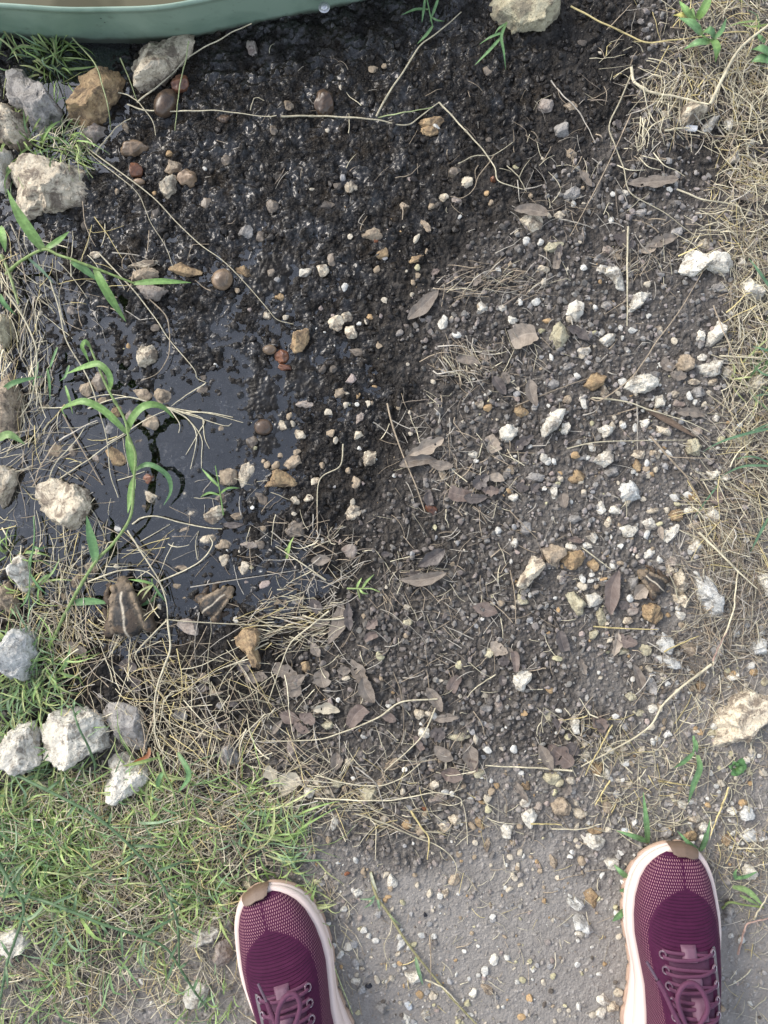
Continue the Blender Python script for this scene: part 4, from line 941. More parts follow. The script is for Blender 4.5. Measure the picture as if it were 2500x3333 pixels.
LEAVES = dict(
C='150 1350 215 80 8 g 0 curled grey-brown leaf resting on a cream stone;497 1133 135 55 52 g;920 1155 330 88 -4 g 2 long bow-shaped leaf below the dug hollow;1520 1265 170 46 5 g;740 1535 150 100 28 d;980 1540 200 80 -20 g 2;330 1605 110 50 100 d;900 1575 110 60 -30 t;705 790 60 40 60 d',
E='1065 340 268 92 -43 g 0 slanting grey leaf with a cracked edge on straw litter;1355 700 160 58 10 g;1410 178 90 42 -60 g;1085 1238 250 95 -25 t 2 lobed tan leaf, topmost of three overlapping leaves;1040 1345 250 82 -6 g 0 long leaf under the lobed tan one;1180 1350 160 66 8 g 0 pointed leaf under the other two of the three;1435 1455 120 92 -40 d;1300 1535 140 90 10 p;1400 1558 150 70 0 d;1495 1515 110 60 5 p;1530 1440 112 64 12 t;1510 1218 112 86 65 t 1;1552 850 140 74 55 d;1590 800 80 60 60 g;1105 1560 100 56 80 d;1465 660 86 60 10 g;1145 130 60 40 -30 p',
F='105 545 170 150 -20 t 1 squarish torn tan leaf lying flat on grey crumbs;450 520 170 66 30 d;165 895 180 78 76 g;110 1212 150 70 -38 d;1022 716 96 66 35 g;1085 782 110 66 10 g 2;1165 1030 190 66 8 g;360 1580 96 72 80 g;95 1490 96 70 20 d;1330 1560 100 84 -20 p;180 1500 80 60 -50 d;315 58 110 46 100 g;1440 1480 0 0 0 d',
I='682 542 285 104 100 p 0 long upright purplish leaf among white gravel;690 872 160 64 100 t;762 842 140 82 22 p 2;482 1012 116 50 70 g;830 1080 190 62 68 g;585 1382 120 96 60 p;352 852 130 74 75 d;848 540 120 92 -45 t;742 95 60 40 0 d;430 215 96 40 10 p;245 1590 180 76 62 g 0 narrow grey leaf overlapping the big pinkish leaf;340 1575 205 128 40 p 2 big pinkish brown leaf with small holes;415 1540 96 80 40 d;50 980 130 50 85 p;980 165 90 40 80 t;740 620 70 60 30 d',
H='420 335 130 66 -6 g;1118 322 205 88 -32 d 0 upper dark leaf of the wet pair, a straw across it;1065 440 300 80 -8 g 0 long lower leaf of the wet pair;1005 418 110 40 -5 d;507 735 285 92 108 g 0 long dark leaf standing out beside the puddle litter;420 737 120 54 -8 g;598 690 190 66 86 d;388 636 120 70 55 d;190 1030 172 100 18 g;250 1096 155 84 -25 g;435 1082 130 118 85 g;240 1165 112 60 -5 g;655 1052 190 96 62 g 2 long notched leaf, upper half;720 1160 180 90 66 g 0 long notched leaf, lower half;565 1036 92 60 0 g;455 1292 172 74 4 l 2 pale lobed leaf by a white snail shell;222 1332 142 76 18 p;330 1342 116 80 30 p;648 1332 155 96 -52 p;1138 1222 180 74 58 g;1216 1346 160 60 -6 g;845 1340 110 60 20 p;1160 1442 104 96 20 d;1460 652 164 86 14 p 0 pointed brown leaf lying by itself on black crumbs;1552 892 130 92 32 t;1268 1122 110 76 -58 p;1198 1562 150 84 36 g;1362 1582 180 100 72 g 0 brown leaf with a pale stalk beside it;512 1612 116 80 95 g;740 742 90 72 -40 p;1570 1100 70 50 80 d;1052 735 62 46 10 d;735 825 90 50 -30 p;385 905 110 60 60 g;1580 980 80 70 0 d;830 300 60 36 0 d;40 1082 84 66 0 g;140 1400 120 40 -55 g;300 1400 120 60 30 p;1040 1500 100 40 60 p;1610 930 90 60 70 g',
M='102 90 155 84 72 l 2;218 130 150 128 -30 l 1;190 282 92 56 -50 l;1250 82 146 92 15 p;1385 22 90 60 60 p;300 120 80 60 30 t',
G='815 1012 124 80 12 d;862 1120 96 70 60 d;1555 1010 100 62 -30 d;1612 1090 110 70 10 g;1290 1150 100 56 0 d;1300 1080 80 46 40 g;480 900 150 60 25 g;1480 105 0 0 0 d;1485 110 140 42 0 d;1490 1250 70 46 30 d',
N='862 322 130 100 20 d;470 652 185 58 58 g;820 645 96 72 -60 g;1070 130 110 90 40 d;690 870 0 0 0 g;735 130 90 46 60 d',
L='1300 610 120 56 -15 d', J='600 740 150 70 30 d;1380 700 120 60 60 d;700 720 90 60 0 d;330 960 150 60 25 l')
n = 0
for reg, s in LEAVES.items():
    for q in s.split(';'):
        f = q.split()
        x, y, w, h, a = map(float, f[:5])
        if not w:
            continue
        torn = int(f[6]) if len(f) > 6 else (0, 2, 1, 0, 2, 0, 2)[n % 7]
        lab = ' '.join(f[7:])
        p = px(reg, x, y)
        c0 = world(p)
        g0 = float(gz(np.clip(c0[0], -.48, .48), np.clip(c0[1], -.63, .63)))
        up = .0045
        if 'cream stone' in lab: up = .013
        if 'topmost' in lab: up = .009
        if 'overlapping the big' in lab or 'upper dark' in lab: up = .0075
        c = world(p, g0 + up)
        k = PXM * REG[reg][2]
        V, F, uv = leaf_mesh(w * k, h * k, 900 + n, torn)
        o = link('dead_leaf', mk_mesh('dead_leaf', V, F, True, uv=uv), ML[f[5]], loc=(c[0], c[1], g0 + up))
        rs = random.Random(n)
        o.rotation_euler = (rs.uniform(-.1, .1), rs.uniform(-.08, .08), -math.radians(a) + (math.pi if rs.random() < .5 else 0))
        if not lab:
            shp = 'narrow' if w / h > 2.1 else 'broad' if w / h > 1.45 else 'broken'
            lab = unique_label(lambda i: f'{shp} {LN[f[5]]} dead leaf {where(p, i)}')
        tag(o, lab, 'leaf', 'dead leaves scattered on the soil')
        n += 1

# ------------------------------------------------------------------ strand builders
def mat_strand(name, trans=0.0, rough=.55, nscale=260):
    m = NT(name)
    c = m.attr("col").outputs['Color']
    v = m.coords(False)
    hv = m.n("HueSaturation")
    m.set(hv, 'Color', c)
    m.set(hv, 'Value', m.ramp(m.noise(v, nscale, 4), .3, .7, .72, 1.2))
    m.p(Base_Color=hv.outputs[0], Roughness=rough, Specular_IOR_Level=.4)
    if trans:
        tr = m.n("BsdfTranslucent")
        m.l(hv.outputs[0], tr.inputs['Color'])
        mx = m.n("MixShader")
        mx.inputs[0].default_value = trans
        m.l(m.b.outputs[0], mx.inputs[1])
        m.l(tr.outputs[0], mx.inputs[2])
        m.l(mx.outputs[0], m.out.inputs['Surface'])
    return m.m
M_STRAW = mat_strand("dry_straw")
M_GREEN = mat_strand("green_grass", .28, .42)

def strand_path(reg, s, n, lift=0.002, hump=0.0, z_abs=None, wob=0.0):
    """3-D path over the ground through photographed points; an item may carry its own height in mm as x,y,z"""
    P, ZZ = [], []
    for q in s.split():
        f = [float(v) for v in q.split(',')]
        P.append(px(reg, f[0], f[1]))
        ZZ.append(f[2] * .001 if len(f) > 2 else None)
    out = []
    for i, p in enumerate(P):
        w0 = world(p, .01)
        g = float(gzs(np.clip(w0[0], -.48, .48), np.clip(w0[1], -.63, .63)))
        u = i / max(1, len(P) - 1)
        z = g + lift + hump * math.sin(math.pi * u) if ZZ[i] is None else g + ZZ[i]
        w = world(p, z)
        out.append((w[0], w[1], z))
    Q = smooth_path(out, n)
    if wob:
        t = np.arange(n) * .35
        Q[:, 2] += wob * (np.sin(t * 1.7 + P[0][0]) + np.sin(t * .6 + P[0][1]))
    return Q

def stem_mesh(Q, w, tip=.5, nodes=True, col=(.5, .42, .26), seed=0, sides=6):
    n = len(Q)
    u = np.linspace(0, 1, n)
    R = w * .5 * (1 - (1 - tip) * u)
    rs = np.random.default_rng(seed)
    c = np.tile(np.array(col), (n, 1)) * (1 + .12 * np.interp(u * 8, np.arange(9), rs.normal(size=9)))[:, None]
    if nodes:
        L = np.linalg.norm(np.diff(Q, axis=0), axis=1).sum()
        for k in range(max(1, int(L / .028))):
            b = rs.uniform(.05, .95)
            e = np.exp(-((u - b) * L / (.0016)) ** 2)
            R = R * (1 + .45 * e)
            c *= (1 - .4 * e)[:, None]
    V, F = tube(Q, R, sides)
    return V, F, np.repeat(np.clip(c, .01, 1), sides, axis=0)

def blade_mesh(Q, w, col, prof='blade', fold=.22, seed=0, twist=0.0):
    """a flat, lightly folded grass blade along Q"""
    n = len(Q)
    u = np.linspace(0, 1, n)
    T = np.gradient(Q, axis=0)
    T /= np.linalg.norm(T, axis=1)[:, None] + 1e-12
    S = np.cross(T, [0, 0, 1.0])
    S /= np.linalg.norm(S, axis=1)[:, None] + 1e-9
    N = np.cross(S, T)
    if twist:
        a = twist * u
        S, N = S * np.cos(a)[:, None] + N * np.sin(a)[:, None], N * np.cos(a)[:, None] - S * np.sin(a)[:, None]
    if prof == 'blade':
        pw = np.minimum(1, .55 + u * 2.2) * np.clip((1 - u) * 2.1, 0.02, 1) ** .75
    elif prof == 'oval':
        pw = np.maximum(.06, np.sin(np.pi * np.clip(u, .02, .99)) ** .7)
    else:
        pw = np.clip(1 - .6 * u, .1, 1)
    hw = w * .5 * pw
    cols = []
    V = []
    for k, off in ((-1, fold), (-.5, fold * .45), (0, 0), (.5, fold * .45), (1, fold)):
        V.append(Q + S * (hw * k)[:, None] + N * (hw * abs(off) * 1.0)[:, None])
    V = np.stack(V, axis=1)
    rs = np.random.default_rng(seed)
    base = np.tile(np.array(col), (n, 5, 1))
    base *= (1 + .10 * np.interp(u * 6, np.arange(7), rs.normal(size=7)))[:, None, None]
    base[:, 2] *= 1.25
    lowt = np.clip(1 - u / .15, 0, 1)[:, None, None] * .35
    base = base * (1 - lowt) + np.array([.34, .36, .16]) * lowt
    Vt = V.reshape(-1, 3)
    Vb = Vt - np.repeat(N, 5, axis=0) * .00018
    F = grid_faces(n, 5)
    return np.vstack([Vt, Vb]), np.vstack([F, F[:, ::-1] + len(Vt)]), np.vstack([base.reshape(-1, 3)] * 2).clip(.01, 1)

STRAW = dict(p=(.68, .60, .41), y=(.68, .55, .25), b=(.40, .315, .215), g=(.47, .42, .34), n=(.22, .175, .13), v=(.42, .47, .22), r=(.42, .28, .22))
# ------------------------------------------------------------------ single stems one can point at
STEMS = [
 # reg, path, width px(photo), colour, lift mm, label
 ('Z', '205,486 292,574 410,645 502,717 579,800 656,871 727,850,0', 0, 'p', 0, ''),
 ('A', '400,790 570,950 800,1120 980,1260 1130,1420 1280,1560 1420,1659 1560,1800 1690,1950 1760,2030 1865,2060', 6, 'p', 4, 'long straight straw crossing the black mud beside the pebbles'),
 ('A', '470,860 600,1000 850,1200 920,1320 960,1420 1050,1560 1100,1700', 5, 'p', 3, 'shorter straw running beside the long straight one'),
 ('A', '870,650 1050,510 1200,360 1400,250,18 1500,190,26 1600,150,42', 8, 'p', 6, 'pale runner stem leaning up against the green tub'),
 ('A', '460,240,20 600,400,44 650,540,46 690,700,44 705,830,10', 7, 'v', 6, 'yellow-green stem bent over the pitted yellow-brown rock'),
 ('A', '690,660 735,595 800,600 870,640 920,700 970,770 990,860', 6, 'p', 7, 'arched pale stem beside the dark glossy stone'),
 ('A', '765,370,20 820,500,16 870,640,8', 6, 'v', 8, 'greenish stem hanging before the cream rock on the tub'),
 ('A', '610,970 680,880 740,810 830,750', 8, 'p', 5, 'short dry stalk by the pinkish pitted stone'),
 ('A', '810,665 930,700 1200,705 1400,705 1690,740 1757,735', 7, 'p', 4, 'straw lying level between the dark stone and the oval pebble'),
 ('A', '1590,700 1620,620 1680,640', 5, 'p', 5, 'little hooked straw above the level straw'),
 ('A', '1200,260,24 1180,380,18 1150,500,14 1130,650,10 1110,830,4', 6, 'v', 8, 'yellow-green stem over the orange-brown pebble'),
 ('B', '165,740 380,735 560,745 770,760 960,795 1050,740 1170,650', 9, 'p', 4, 'jointed runner stem lying across the oval pebble'),
 ('B', '770,740 850,590 960,430 1050,290 1180,190 1310,80', 9, 'p', 6, 'side branch rising from the runner stem toward the tub'),
 ('B', '1170,650 1300,790 1430,930 1520,1060 1550,1150 1700,1200', 8, 'p', 4, 'bent straw running down from the runner stem'),
 ('B', '780,745 950,715 1130,680', 6, 'v', 5, 'greenish shoot lying beside the runner stem'),
 ('B', '1290,1040 1400,990 1510,985 1640,905', 5, 'p', 3, 'thin straw crossing the bent straw'),
 ('B', '1520,985 1490,1030 1420,1120 1390,1200 1320,1255 1240,1250', 5, 'b', 3, 'curved brown straw ending at two small cream stones'),
 ('B', '890,1130 980,1110 1050,1050', 4, 'b', 2, 'thin brown straw lying alone in the mud'),
 ('C', '405,40 560,120 750,210 880,270 1080,250,12 1210,235,14 1500,200,14 1550,240', 10, 'y', 5, 'bright yellow straw from the yellow-cream block into the grass'),
 ('C', '790,430 800,500 830,540 920,585 1100,620,14 1290,665,24', 17, 'p', 6, 'thick pale straw curving down to the cream tan rock'),
 ('C', '1290,665,26 1380,480,22 1480,310,22 1659,160,24 1750,80,24', 19, 'p', 10, 'thickest straw slanting up to the picture edge'),
 ('C', '280,510 360,610 450,700 520,820 560,910', 7, 'g', 3, 'grey-brown twig lying on the dark mud'),
 ('C', '800,450 720,640 650,800 690,930 740,1060 790,1230 1000,1350 1250,1540', 7, 'p', 4, 'kinked straw passing the tip of the bow-shaped leaf'),
 ('C', '790,720 700,920 600,1130 490,1340 400,1500', 5, 'b', 5, 'thin straight straw crossing the kinked one'),
 ('C', '770,1440 765,1700 765,2070', 9, 'p', 8, 'long upright straw standing across the grey crumbs'),
 ('C', '690,1210 710,1400 760,1530', 4, 'n', 3, 'thin dark stem ending on a dark leaf'),
 ('C', '0,1050 70,1120 125,1215', 5, 'p', 3, 'short pale straw on the mud by the narrow leaf'),
 ('C', '1310,890 1400,1030 1530,1130', 5, 'p', 4, 'thin straw over the dug hollow'),
 ('C', '1000,830 1100,815 1180,820 1260,850 1290,890', 11, 'p', 5, 'curved straw under the white chip'),
 ('C', '1080,1200 1250,1270 1400,1290 1620,1370', 9, 'p', 5, 'pale straw below the bow-shaped leaf'),
 ('C', '330,1390,6 430,1410 550,1450', 6, 'g', 4, 'grey stalk of the curled leaf on the stone'),
 ('F', '530,930 600,940 780,810 880,680 950,570 1100,370 1280,60', 6, 'b', 9, 'long dry flower stalk over the wide pitted rock'),
 ('F', '50,980 300,880 520,800', 5, 'b', 4, 'thin brown straw by the narrow upright grey leaf'),
 ('F', '540,925 750,950 900,1000 1150,1080 1300,1150', 7, 'p', 6, 'pale straw over the strip of bark'),
 ('F', '380,1250 560,1210 800,1200 1140,1195', 6, 'p', 5, 'long horizontal straw above the one-pit rock'),
 ('F', '825,950 830,1100 828,1255', 7, 'g', 5, 'short upright grey straw beside the strip of bark'),
 ('F', '910,1170 1050,1330 1150,1440 1260,1650', 12, 'b', 6, 'brown stalk slanting through the white gravel'),
 ('F', '1310,340 1400,560 1440,660 1520,850', 6, 'b', 12, 'thin stem standing against the tall white rock'),
 ('F', '1350,660,10 1500,668,14 1680,680,14', 10, 'p', 8, 'pale straw lying level into the dry grass'),
 ('I', '1300,1000,14 1130,1130,12 1000,1250,10 900,1400,10 700,1530,9 470,1650', 14, 'p', 8, 'longest thick straw slanting over the gravel toward the shoe on the dirt'),
 ('N', '860,495,9 600,475,8 190,455,6', 11, 'p', 7, 'straw turning off the longest thick one below the big pinkish leaf'),
 ('I', '1310,990 1380,830 1440,650 1450,560 1470,400', 12, 'p', 14, 'upright straw rising from the end of the longest thick one'),
 ('I', '1310,980 1360,860 1410,780', 9, 'r', 16, 'reddish straw in the dry grass above the layered rock'),
 ('I', '1220,160 1350,290 1460,400 1590,520', 13, 'p', 14, 'thick straw slanting down past the speckled grey rock'),
 ('I', '550,760 700,770 960,780', 7, 'y', 4, 'yellow straw lying level above the holed leaf'),
 ('I', '1000,920,18 1100,870 1220,820', 8, 'y', 10, 'yellow straw lying over the pale pointed rock'),
 ('I', '480,260 560,320 660,395', 6, 'p', 4, 'pale straw pointing at the long upright leaf'),
 ('I', '15,20 100,110 190,200', 5, 'b', 3, 'thin straw above the sandy cream rock'),
 ('I', '20,400 50,560 55,740', 5, 'b', 3, 'thin bent straw beside the sandy cream rock'),
 ('H', '395,0 398,200', 6, 'b', 3, 'thin upright straw above the bright green sprout'),
 ('E', '560,1220 540,1360 410,1450 395,1700', 6, 'p', 4, 'kinked straw beside the crumbly ochre puddle rock'),
 ('E', '840,960 870,1090 940,1290 1020,1480 1080,1650', 8, 'b', 7, 'straight brown stalk lying over the three overlapping leaves'),
 ('G', '1050,715 1200,728 1400,740 1680,755 2060,770', 6, 'p', 7, 'long level straw below the small puddle toad'),
 ('H', '470,660 350,760 230,860 160,1020 80,1250', 7, 'p', 7, 'bent straw running down past the ochre rock'),
 ('H', '450,465 300,360 130,250', 7, 'p', 5, 'straw slanting down to the wet litter by the puddle'),
 ('H', '1160,1220 930,1240 780,1340 560,1430 370,1480 0,1490', 8, 'p', 6, 'long curved straw under the notched leaf'),
 ('H', '1530,1065 1400,1150 1350,1210', 6, 'p', 4, 'short straw on the cracked dark soil'),
 ('H', '880,1050 930,1200 940,1450 850,1600', 4, 'b', 4, 'thin brown straw beside the notched leaf'),
 ('H', '1150,1270 1050,1470 820,1680', 6, 'p', 6, 'straw slanting away from the narrow leaf to the loose grass'),
 ('G', '1065,720 1080,900 1040,1020 990,1180 980,1350 1000,1500 1080,1620', 9, 'p', 14, 'long upright runner stem below the toads'),
 ('G', '810,150 900,290 1010,470 1060,620 1065,720', 8, 'p', 12, 'long straw running down between the two puddle toads'),
 ('G', '1020,470 1180,400 1290,330 1350,240 1330,190', 7, 'p', 10, 'arched straw above the small puddle toad'),
 ('G', '560,475 760,405 920,410 1000,470 1060,560', 7, 'p', 22, 'bowed straw over the snout of the larger toad'),
 ('G', '1060,720 960,820 860,940 900,1040', 7, 'p', 12, 'pale straw slanting behind the larger toad'),
 ('G', '840,110 900,70 1000,60 1150,100 1300,130 1410,140', 7, 'p', 8, 'straw lying along the rim of the open puddle'),
 ('G', '890,220 980,170 1080,110', 4, 'p', 5, 'thin straw across the open puddle'),
 ('G', '1210,510 1450,470 1680,435 1900,400', 5, 'g', 7, 'grey straw lying above the small puddle toad'),
 ('G', '620,715 735,770 750,840 690,960', 5, 'p', 10, 'crooked straw at the rump of the larger toad'),
 ('M', '375,232 700,245 900,240 1150,195 1300,230 1310,280', 7, 'p', 5, 'long level straw from the chalk white crumbly stone'),
 ('M', '410,90 600,140 800,150 950,90 1050,10', 7, 'p', 7, 'sagging straw above the long level one'),
 ('M', '640,30 760,130 800,220 820,295', 7, 'g', 9, 'grey straw hanging across the yellowish stone'),
 ('M', '640,330 850,400 1000,470 1190,550 1280,660 1250,760 1200,790', 7, 'p', 6, 'long bowed straw round the printed patch of dirt'),
 ('M', '990,310 1060,420 1105,490 1095,620', 11, 'y', 8, 'stout bent straw ending in a split tip'),
 ('M', '1110,1100 1117,1250 1115,1390', 7, 'b', 4, 'lone straight straw standing on the pale dirt'),
 ('M', '1080,1380 1200,1440 1290,1530', 8, 'p', 5, 'pale straw below the lone straight one'),
 ('M', '370,980 460,1180 540,1400 620,1600', 8, 'v', 6, 'dry grass stem lying along the sole of the shoe in the grass'),
 ('M', '870,1000 860,1080 820,1180 860,1310', 5, 'p', 4, 'thin curved straw between the shoes'),
 ('N', '350,920 550,905 780,910', 8, 'y', 4, 'straw stub lying on the pinkish white stone') if False else ('N', '540,905,15 650,905,10 780,912,6', 10, 'y', 8, 'straw stub lying on the pinkish white stone'),
 ('N', '700,945 920,945 1090,905', 7, 'p', 5, 'straw lying below the pinkish white stone'),
 ('N', '1170,140 1090,290 1010,430 960,530', 8, 'y', 8, 'straw slanting beside the big pinkish leaf'),
 ('N', '1150,570 1090,670 1035,760', 10, 'y', 7, 'stout straw beside the flaky tan rock'),
 ('N', '1200,960 1310,1040 1420,1100', 5, 'p', 6, 'thin straw pointing at the toe of the shoe on the dirt'),
 ('N', '970,1268 1060,1262 1145,1258', 5, 'b', 4, 'short level straw beside the shoe on the dirt'),
 ('N', '740,1342 850,1310 940,1290', 6, 'b', 4, 'short straw above the flat tan flake'),
 ('R', '710,310 660,440 595,610', 9, 'y', 6, 'yellow straw slanting down to the toe of the shoe on the dirt'),
 ('R', '270,270 370,285 470,300', 9, 'y', 4, 'short yellow straw lying level above the dirt shoe'),
 ('R', '760,690 860,688 960,690', 7, 'p', 5, 'pale level straw at the picture edge by the bluish white stones'),
 ('L', '1540,770 1580,690 1660,560', 9, 'p', 9, 'pale straw beside the shoe on the dirt, reaching the picture edge'),
 ('L', '1400,1060 1440,930 1480,810 1560,780 1680,760', 14, 'r', 6, 'branched root-like straw next to the shoe on the dirt'),
 ('J', '570,1650 585,1450 580,1250 590,1080', 9, 'b', 8, 'thin brown stick standing in the grass'),
 ('J', '650,860 830,1040', 8, 'b', 10, 'brown straw across the weeds') if False else ('J', '640,850 740,940 840,1045', 9, 'g', 12, 'grey-brown straw slanting through the weeds'),
 ('J', '190,1080 280,1250 350,1400', 7, 'g', 8, 'dry straw slanting beside the grey-white rock'),
 ('D', '630,10 800,190 880,280 1000,440 1070,550 1230,740 1250,800 1310,830', 6, 'p', 4, 'long kinked straw beside the pale rock alone in the mud'),
 ('D', '950,300 1050,400 1075,500 1070,660 1000,770 900,815', 6, 'b', 6, 'bowed brown stem round the pale rock alone in the mud'),
 ('D', '1305,835 1200,900 1085,980', 5, 'p', 5, 'straw stub pointing up from the roots in the puddle'),
 ('D', '320,180 380,380 420,560 560,800 620,980 680,1200 700,1400 750,1560', 7, 'p', 7, 'long upright straw standing in the puddle margin'),
 ('D', '400,1030 480,1180 560,1320 650,1480', 8, 'b', 6, 'brown straw slanting into the puddle'),
 ('D', '30,250 150,420 230,630 210,900 130,1050', 9, 'p', 16, 'stout pale stem curving over the bank rocks'),
 ('D', '300,1500 350,1350 480,1200 550,1100', 6, 'p', 7, 'straw rising from the roundish puddle rock'),
 ('D', '380,1440 560,1320 680,1230 800,1160', 6, 'p', 7, 'straw crossing the ochre pebble in the puddle'),
]
for i, (reg, s, w, c, lift, lab) in enumerate(STEMS):
    if not w:
        continue
    npt = 16 + 7 * len(s.split())
    Q = strand_path(reg, s, npt, lift * .001 + .001, lift * .0004, wob=.0005)
    V, F, cc = stem_mesh(Q, w * PXM * (.72 if w < 10 else .6), .5, True, np.array(STRAW[c]) * (.62 + .3 * random.random()), 40 + i)
    c0 = Q[0].copy(); c0[2] = float(gzs(np.clip(c0[0], -.48, .48), np.clip(c0[1], -.63, .63)))
    o = link('dry_stem', mk_mesh('dry_stem', V - c0, F, True, col=cc), M_STRAW, loc=c0)
    tag(o, lab, 'straw', 'single dry straws and stems')

# strip of bark
Q = strand_path('F', '850,980 980,1050 1090,1110 1190,1172', 20, .004)
V, F, cc = blade_mesh(Q, 40 * .5 * PXM, (.13, .09, .06), 'oval', .3, 3)
o = link('bark_strip', mk_mesh('bark_strip', V - Q[0], F, True, col=cc), M_STRAW, loc=Q[0])
tag(o, 'brown splintered strip of bark lying among white gravel', 'bark')

# ------------------------------------------------------------------ green plants
G1, G2, G3 = (.22, .36, .11), (.16, .29, .115), (.26, .37, .14)
def plant(name, label, cat, stems, blades, base, group=None):
    b = px(*base)
    w0 = world(b)
    r = empty(name, (w0[0], w0[1], float(gzs(np.clip(w0[0], -.48, .48), np.clip(w0[1], -.63, .63)))))
    L = np.array(r.location)
    for i, (reg, s, w, col, lift) in enumerate(stems):
        Q = strand_path(reg, s, 14 + 6 * len(s.split()), lift)
        V, F, cc = stem_mesh(Q, w * PXM, .6, True, col, i)
        link('stem', mk_mesh('stem', V - L, F, True, col=cc), M_GREEN, r)
    for i, (reg, s, w, col, lift) in enumerate(blades):
        Q = strand_path(reg, s, 22, lift)
        V, F, cc = blade_mesh(Q, w * PXM, col, 'blade', .25, i + 5, RNG.uniform(-.5, .5))
        link('blade', mk_mesh('blade', V - L, F, True, col=cc), M_GREEN, r)
    tag(r, label, cat, group)
    return r
plant('grass_plant', 'tall green grass with broad blades leaning over the puddle beside the larger toad', 'grass',
 [('Z', '174,2080,5 225,1973,12 307,1834,25 369,1768,32 425,1680,40 436,1558,45 441,1480,48 418,1419,52 405,1363,55 354,1271,58 318,1189,62 292,1127,60', 11, (.27, .36, .13), .01)],
 [('D', '570,600,60 545,570,66 525,600,62 545,650,52 568,705,44', 15, G1, .04), ('D', '690,885,50 705,830,60 690,770,66 650,725,68 610,710,66 520,735,56 420,775,44', 19, G1, .04),
  ('D', '805,1150,48 740,1080,56 650,1000,60 540,950,58 460,965,52 395,1000,44 420,1050,36', 22, G1, .04), ('D', '810,1140,48 840,1060,58 900,990,62 970,970,60 1040,990,52 1105,1055,40', 24, G1, .04),
  ('D', '812,1170,46 822,1240,48 835,1340,46 850,1430,42', 22, G1, .04), ('D', '860,1385,40 930,1350,42 1000,1370,40 1070,1430,34 1085,1520,26 1040,1610,16', 16, G2, .03),
  ('D', '850,1440,40 830,1560,40 812,1660,38', 23, G1, .03), ('G', '603,352,26 600,280,32 570,160,38 550,55,40', 28, G2, .03), ('G', '455,610,12 580,598,12 700,612,10', 24, G2, .01), ('G', '700,612,9 800,625,7 950,600,5 1000,540,8', 20, G2, .008)], ('G', 340, 840))
plant('grass_plant', 'green grass with broad blades over the big flat cream rock and the mud', 'grass',
 [('Z', '20,892,8 67,850,26 141,812,38 190,830,40 230,843,40 318,876,36 436,922,22', 11, (.27, .36, .12), .02), ('Z', '4,830,10 30,890,14 60,990,18', 12, (.30, .36, .15), .02)],
 [('D', '850,200,22 1000,188,24 1110,190,20 1215,195,12', 19, G1, .02), ('D', '450,58,36 530,105,36 630,190,28', 22, G2, .03), ('D', '605,108,34 650,200,34 720,320,26 800,442,8', 27, G1, .02),
  ('A', '278,1588,38 200,1480,48 110,1340,56 45,1200,58', 34, G1, .04), ('A', '288,1582,38 370,1530,40 440,1470,34', 18, G1, .03), ('D', '180,40,28 270,120,22 340,200,12', 10, (.25, .36, .22), .02),
  ('A', '0,1440,20 20,1520,30 35,1600,26', 26, G1, .02), ('D', '0,270,24 30,330,20 100,400,10', 16, G2, .02)], ('D', 40, 140))
plant('grass_plant', 'broad-leaved green grass rising out of the tan straw at the top corner', 'grass',
 [('C', '1180,60,16 1205,160,22 1260,240,26 1310,260,26', 9, G1, .02)],
 [('C', '1235,215,26 1170,150,32 1090,112,26', 30, G2, .03), ('C', '1190,130,22 1140,70,28 1095,5,22', 22, G1, .03), ('C', '1210,120,22 1255,50,32 1295,-40,28', 26, G1, .03), ('C', '1245,205,26 1290,195,34 1335,265,22', 24, G2, .03),
  ('C', '1305,245,26 1332,310,30 1325,395,18', 27, G1, .03), ('C', '1290,268,26 1210,272,28 1125,312,16', 22, G2, .03), ('C', '1310,250,26 1360,200,30 1395,115,22', 14, G2, .03), ('C', '1170,105,20 1110,95,24 1055,97,16', 18, (.42, .40, .13), .02)], ('C', 1200, 150))
plant('grass_plant', 'pair of dark green leaves at the picture edge in the tan straw', 'grass', [('C', '1700,300,10 1680,360,14', 6, G2, .01)],
 [('C', '1680,345,16 1610,308,20 1545,318,10', 26, G2, .02), ('C', '1680,385,16 1610,372,18 1550,392,10', 28, G2, .02), ('C', '1640,270,12 1610,240,14 1595,215,10', 16, G2, .02)], ('C', 1690, 350))
plant('grass_plant', 'dark green grass tuft growing in the wet mud near the tub rim', 'grass', [('B', '1090,-20,20 1110,80,18 1130,170,8', 5, G2, .01)],
 [('B', '1130,165,8 1090,220,10 1030,280,3', 10, G2, .01), ('B', '1080,-10,20 1072,60,16 1060,145,6', 8, G2, .01), ('B', '1165,-10,20 1140,60,16 1110,140,8', 9, G2, .01), ('B', '1100,60,16 1020,60,12 930,95,4', 8, G2, .01), ('B', '1120,110,12 1160,130,12 1210,135,4', 7, G2, .01)], ('B', 1115, 100))
plant('grass_plant', 'small drooping green tuft under the yellow-cream block', 'grass', [],
 [('B', '1600,140,10 1565,230,12 1580,330,10 1593,445,3', 10, G2, .01), ('B', '1565,235,10 1490,320,10 1395,415,3', 10, G2, .01), ('B', '1580,205,10 1500,235,11 1425,282,4', 9, G2, .01), ('B', '1600,145,10 1550,180,8 1520,220,3', 7, G2, .01)], ('B', 1595, 150))
plant('grass_sprout', 'thin three-leaved green sprout standing at the puddle beside the cream stones', 'grass', [('D', '1420,1670,4 1400,1540,16 1368,1358,26', 5, G1, .01)],
 [('D', '1388,1488,20 1340,1440,20 1280,1375,10', 9, G1, .02), ('D', '1402,1532,16 1450,1500,20 1525,1500,12', 7, G1, .02), ('D', '1395,1545,16 1330,1530,18 1272,1558,8', 7, G1, .02)], ('D', 1415, 1640))
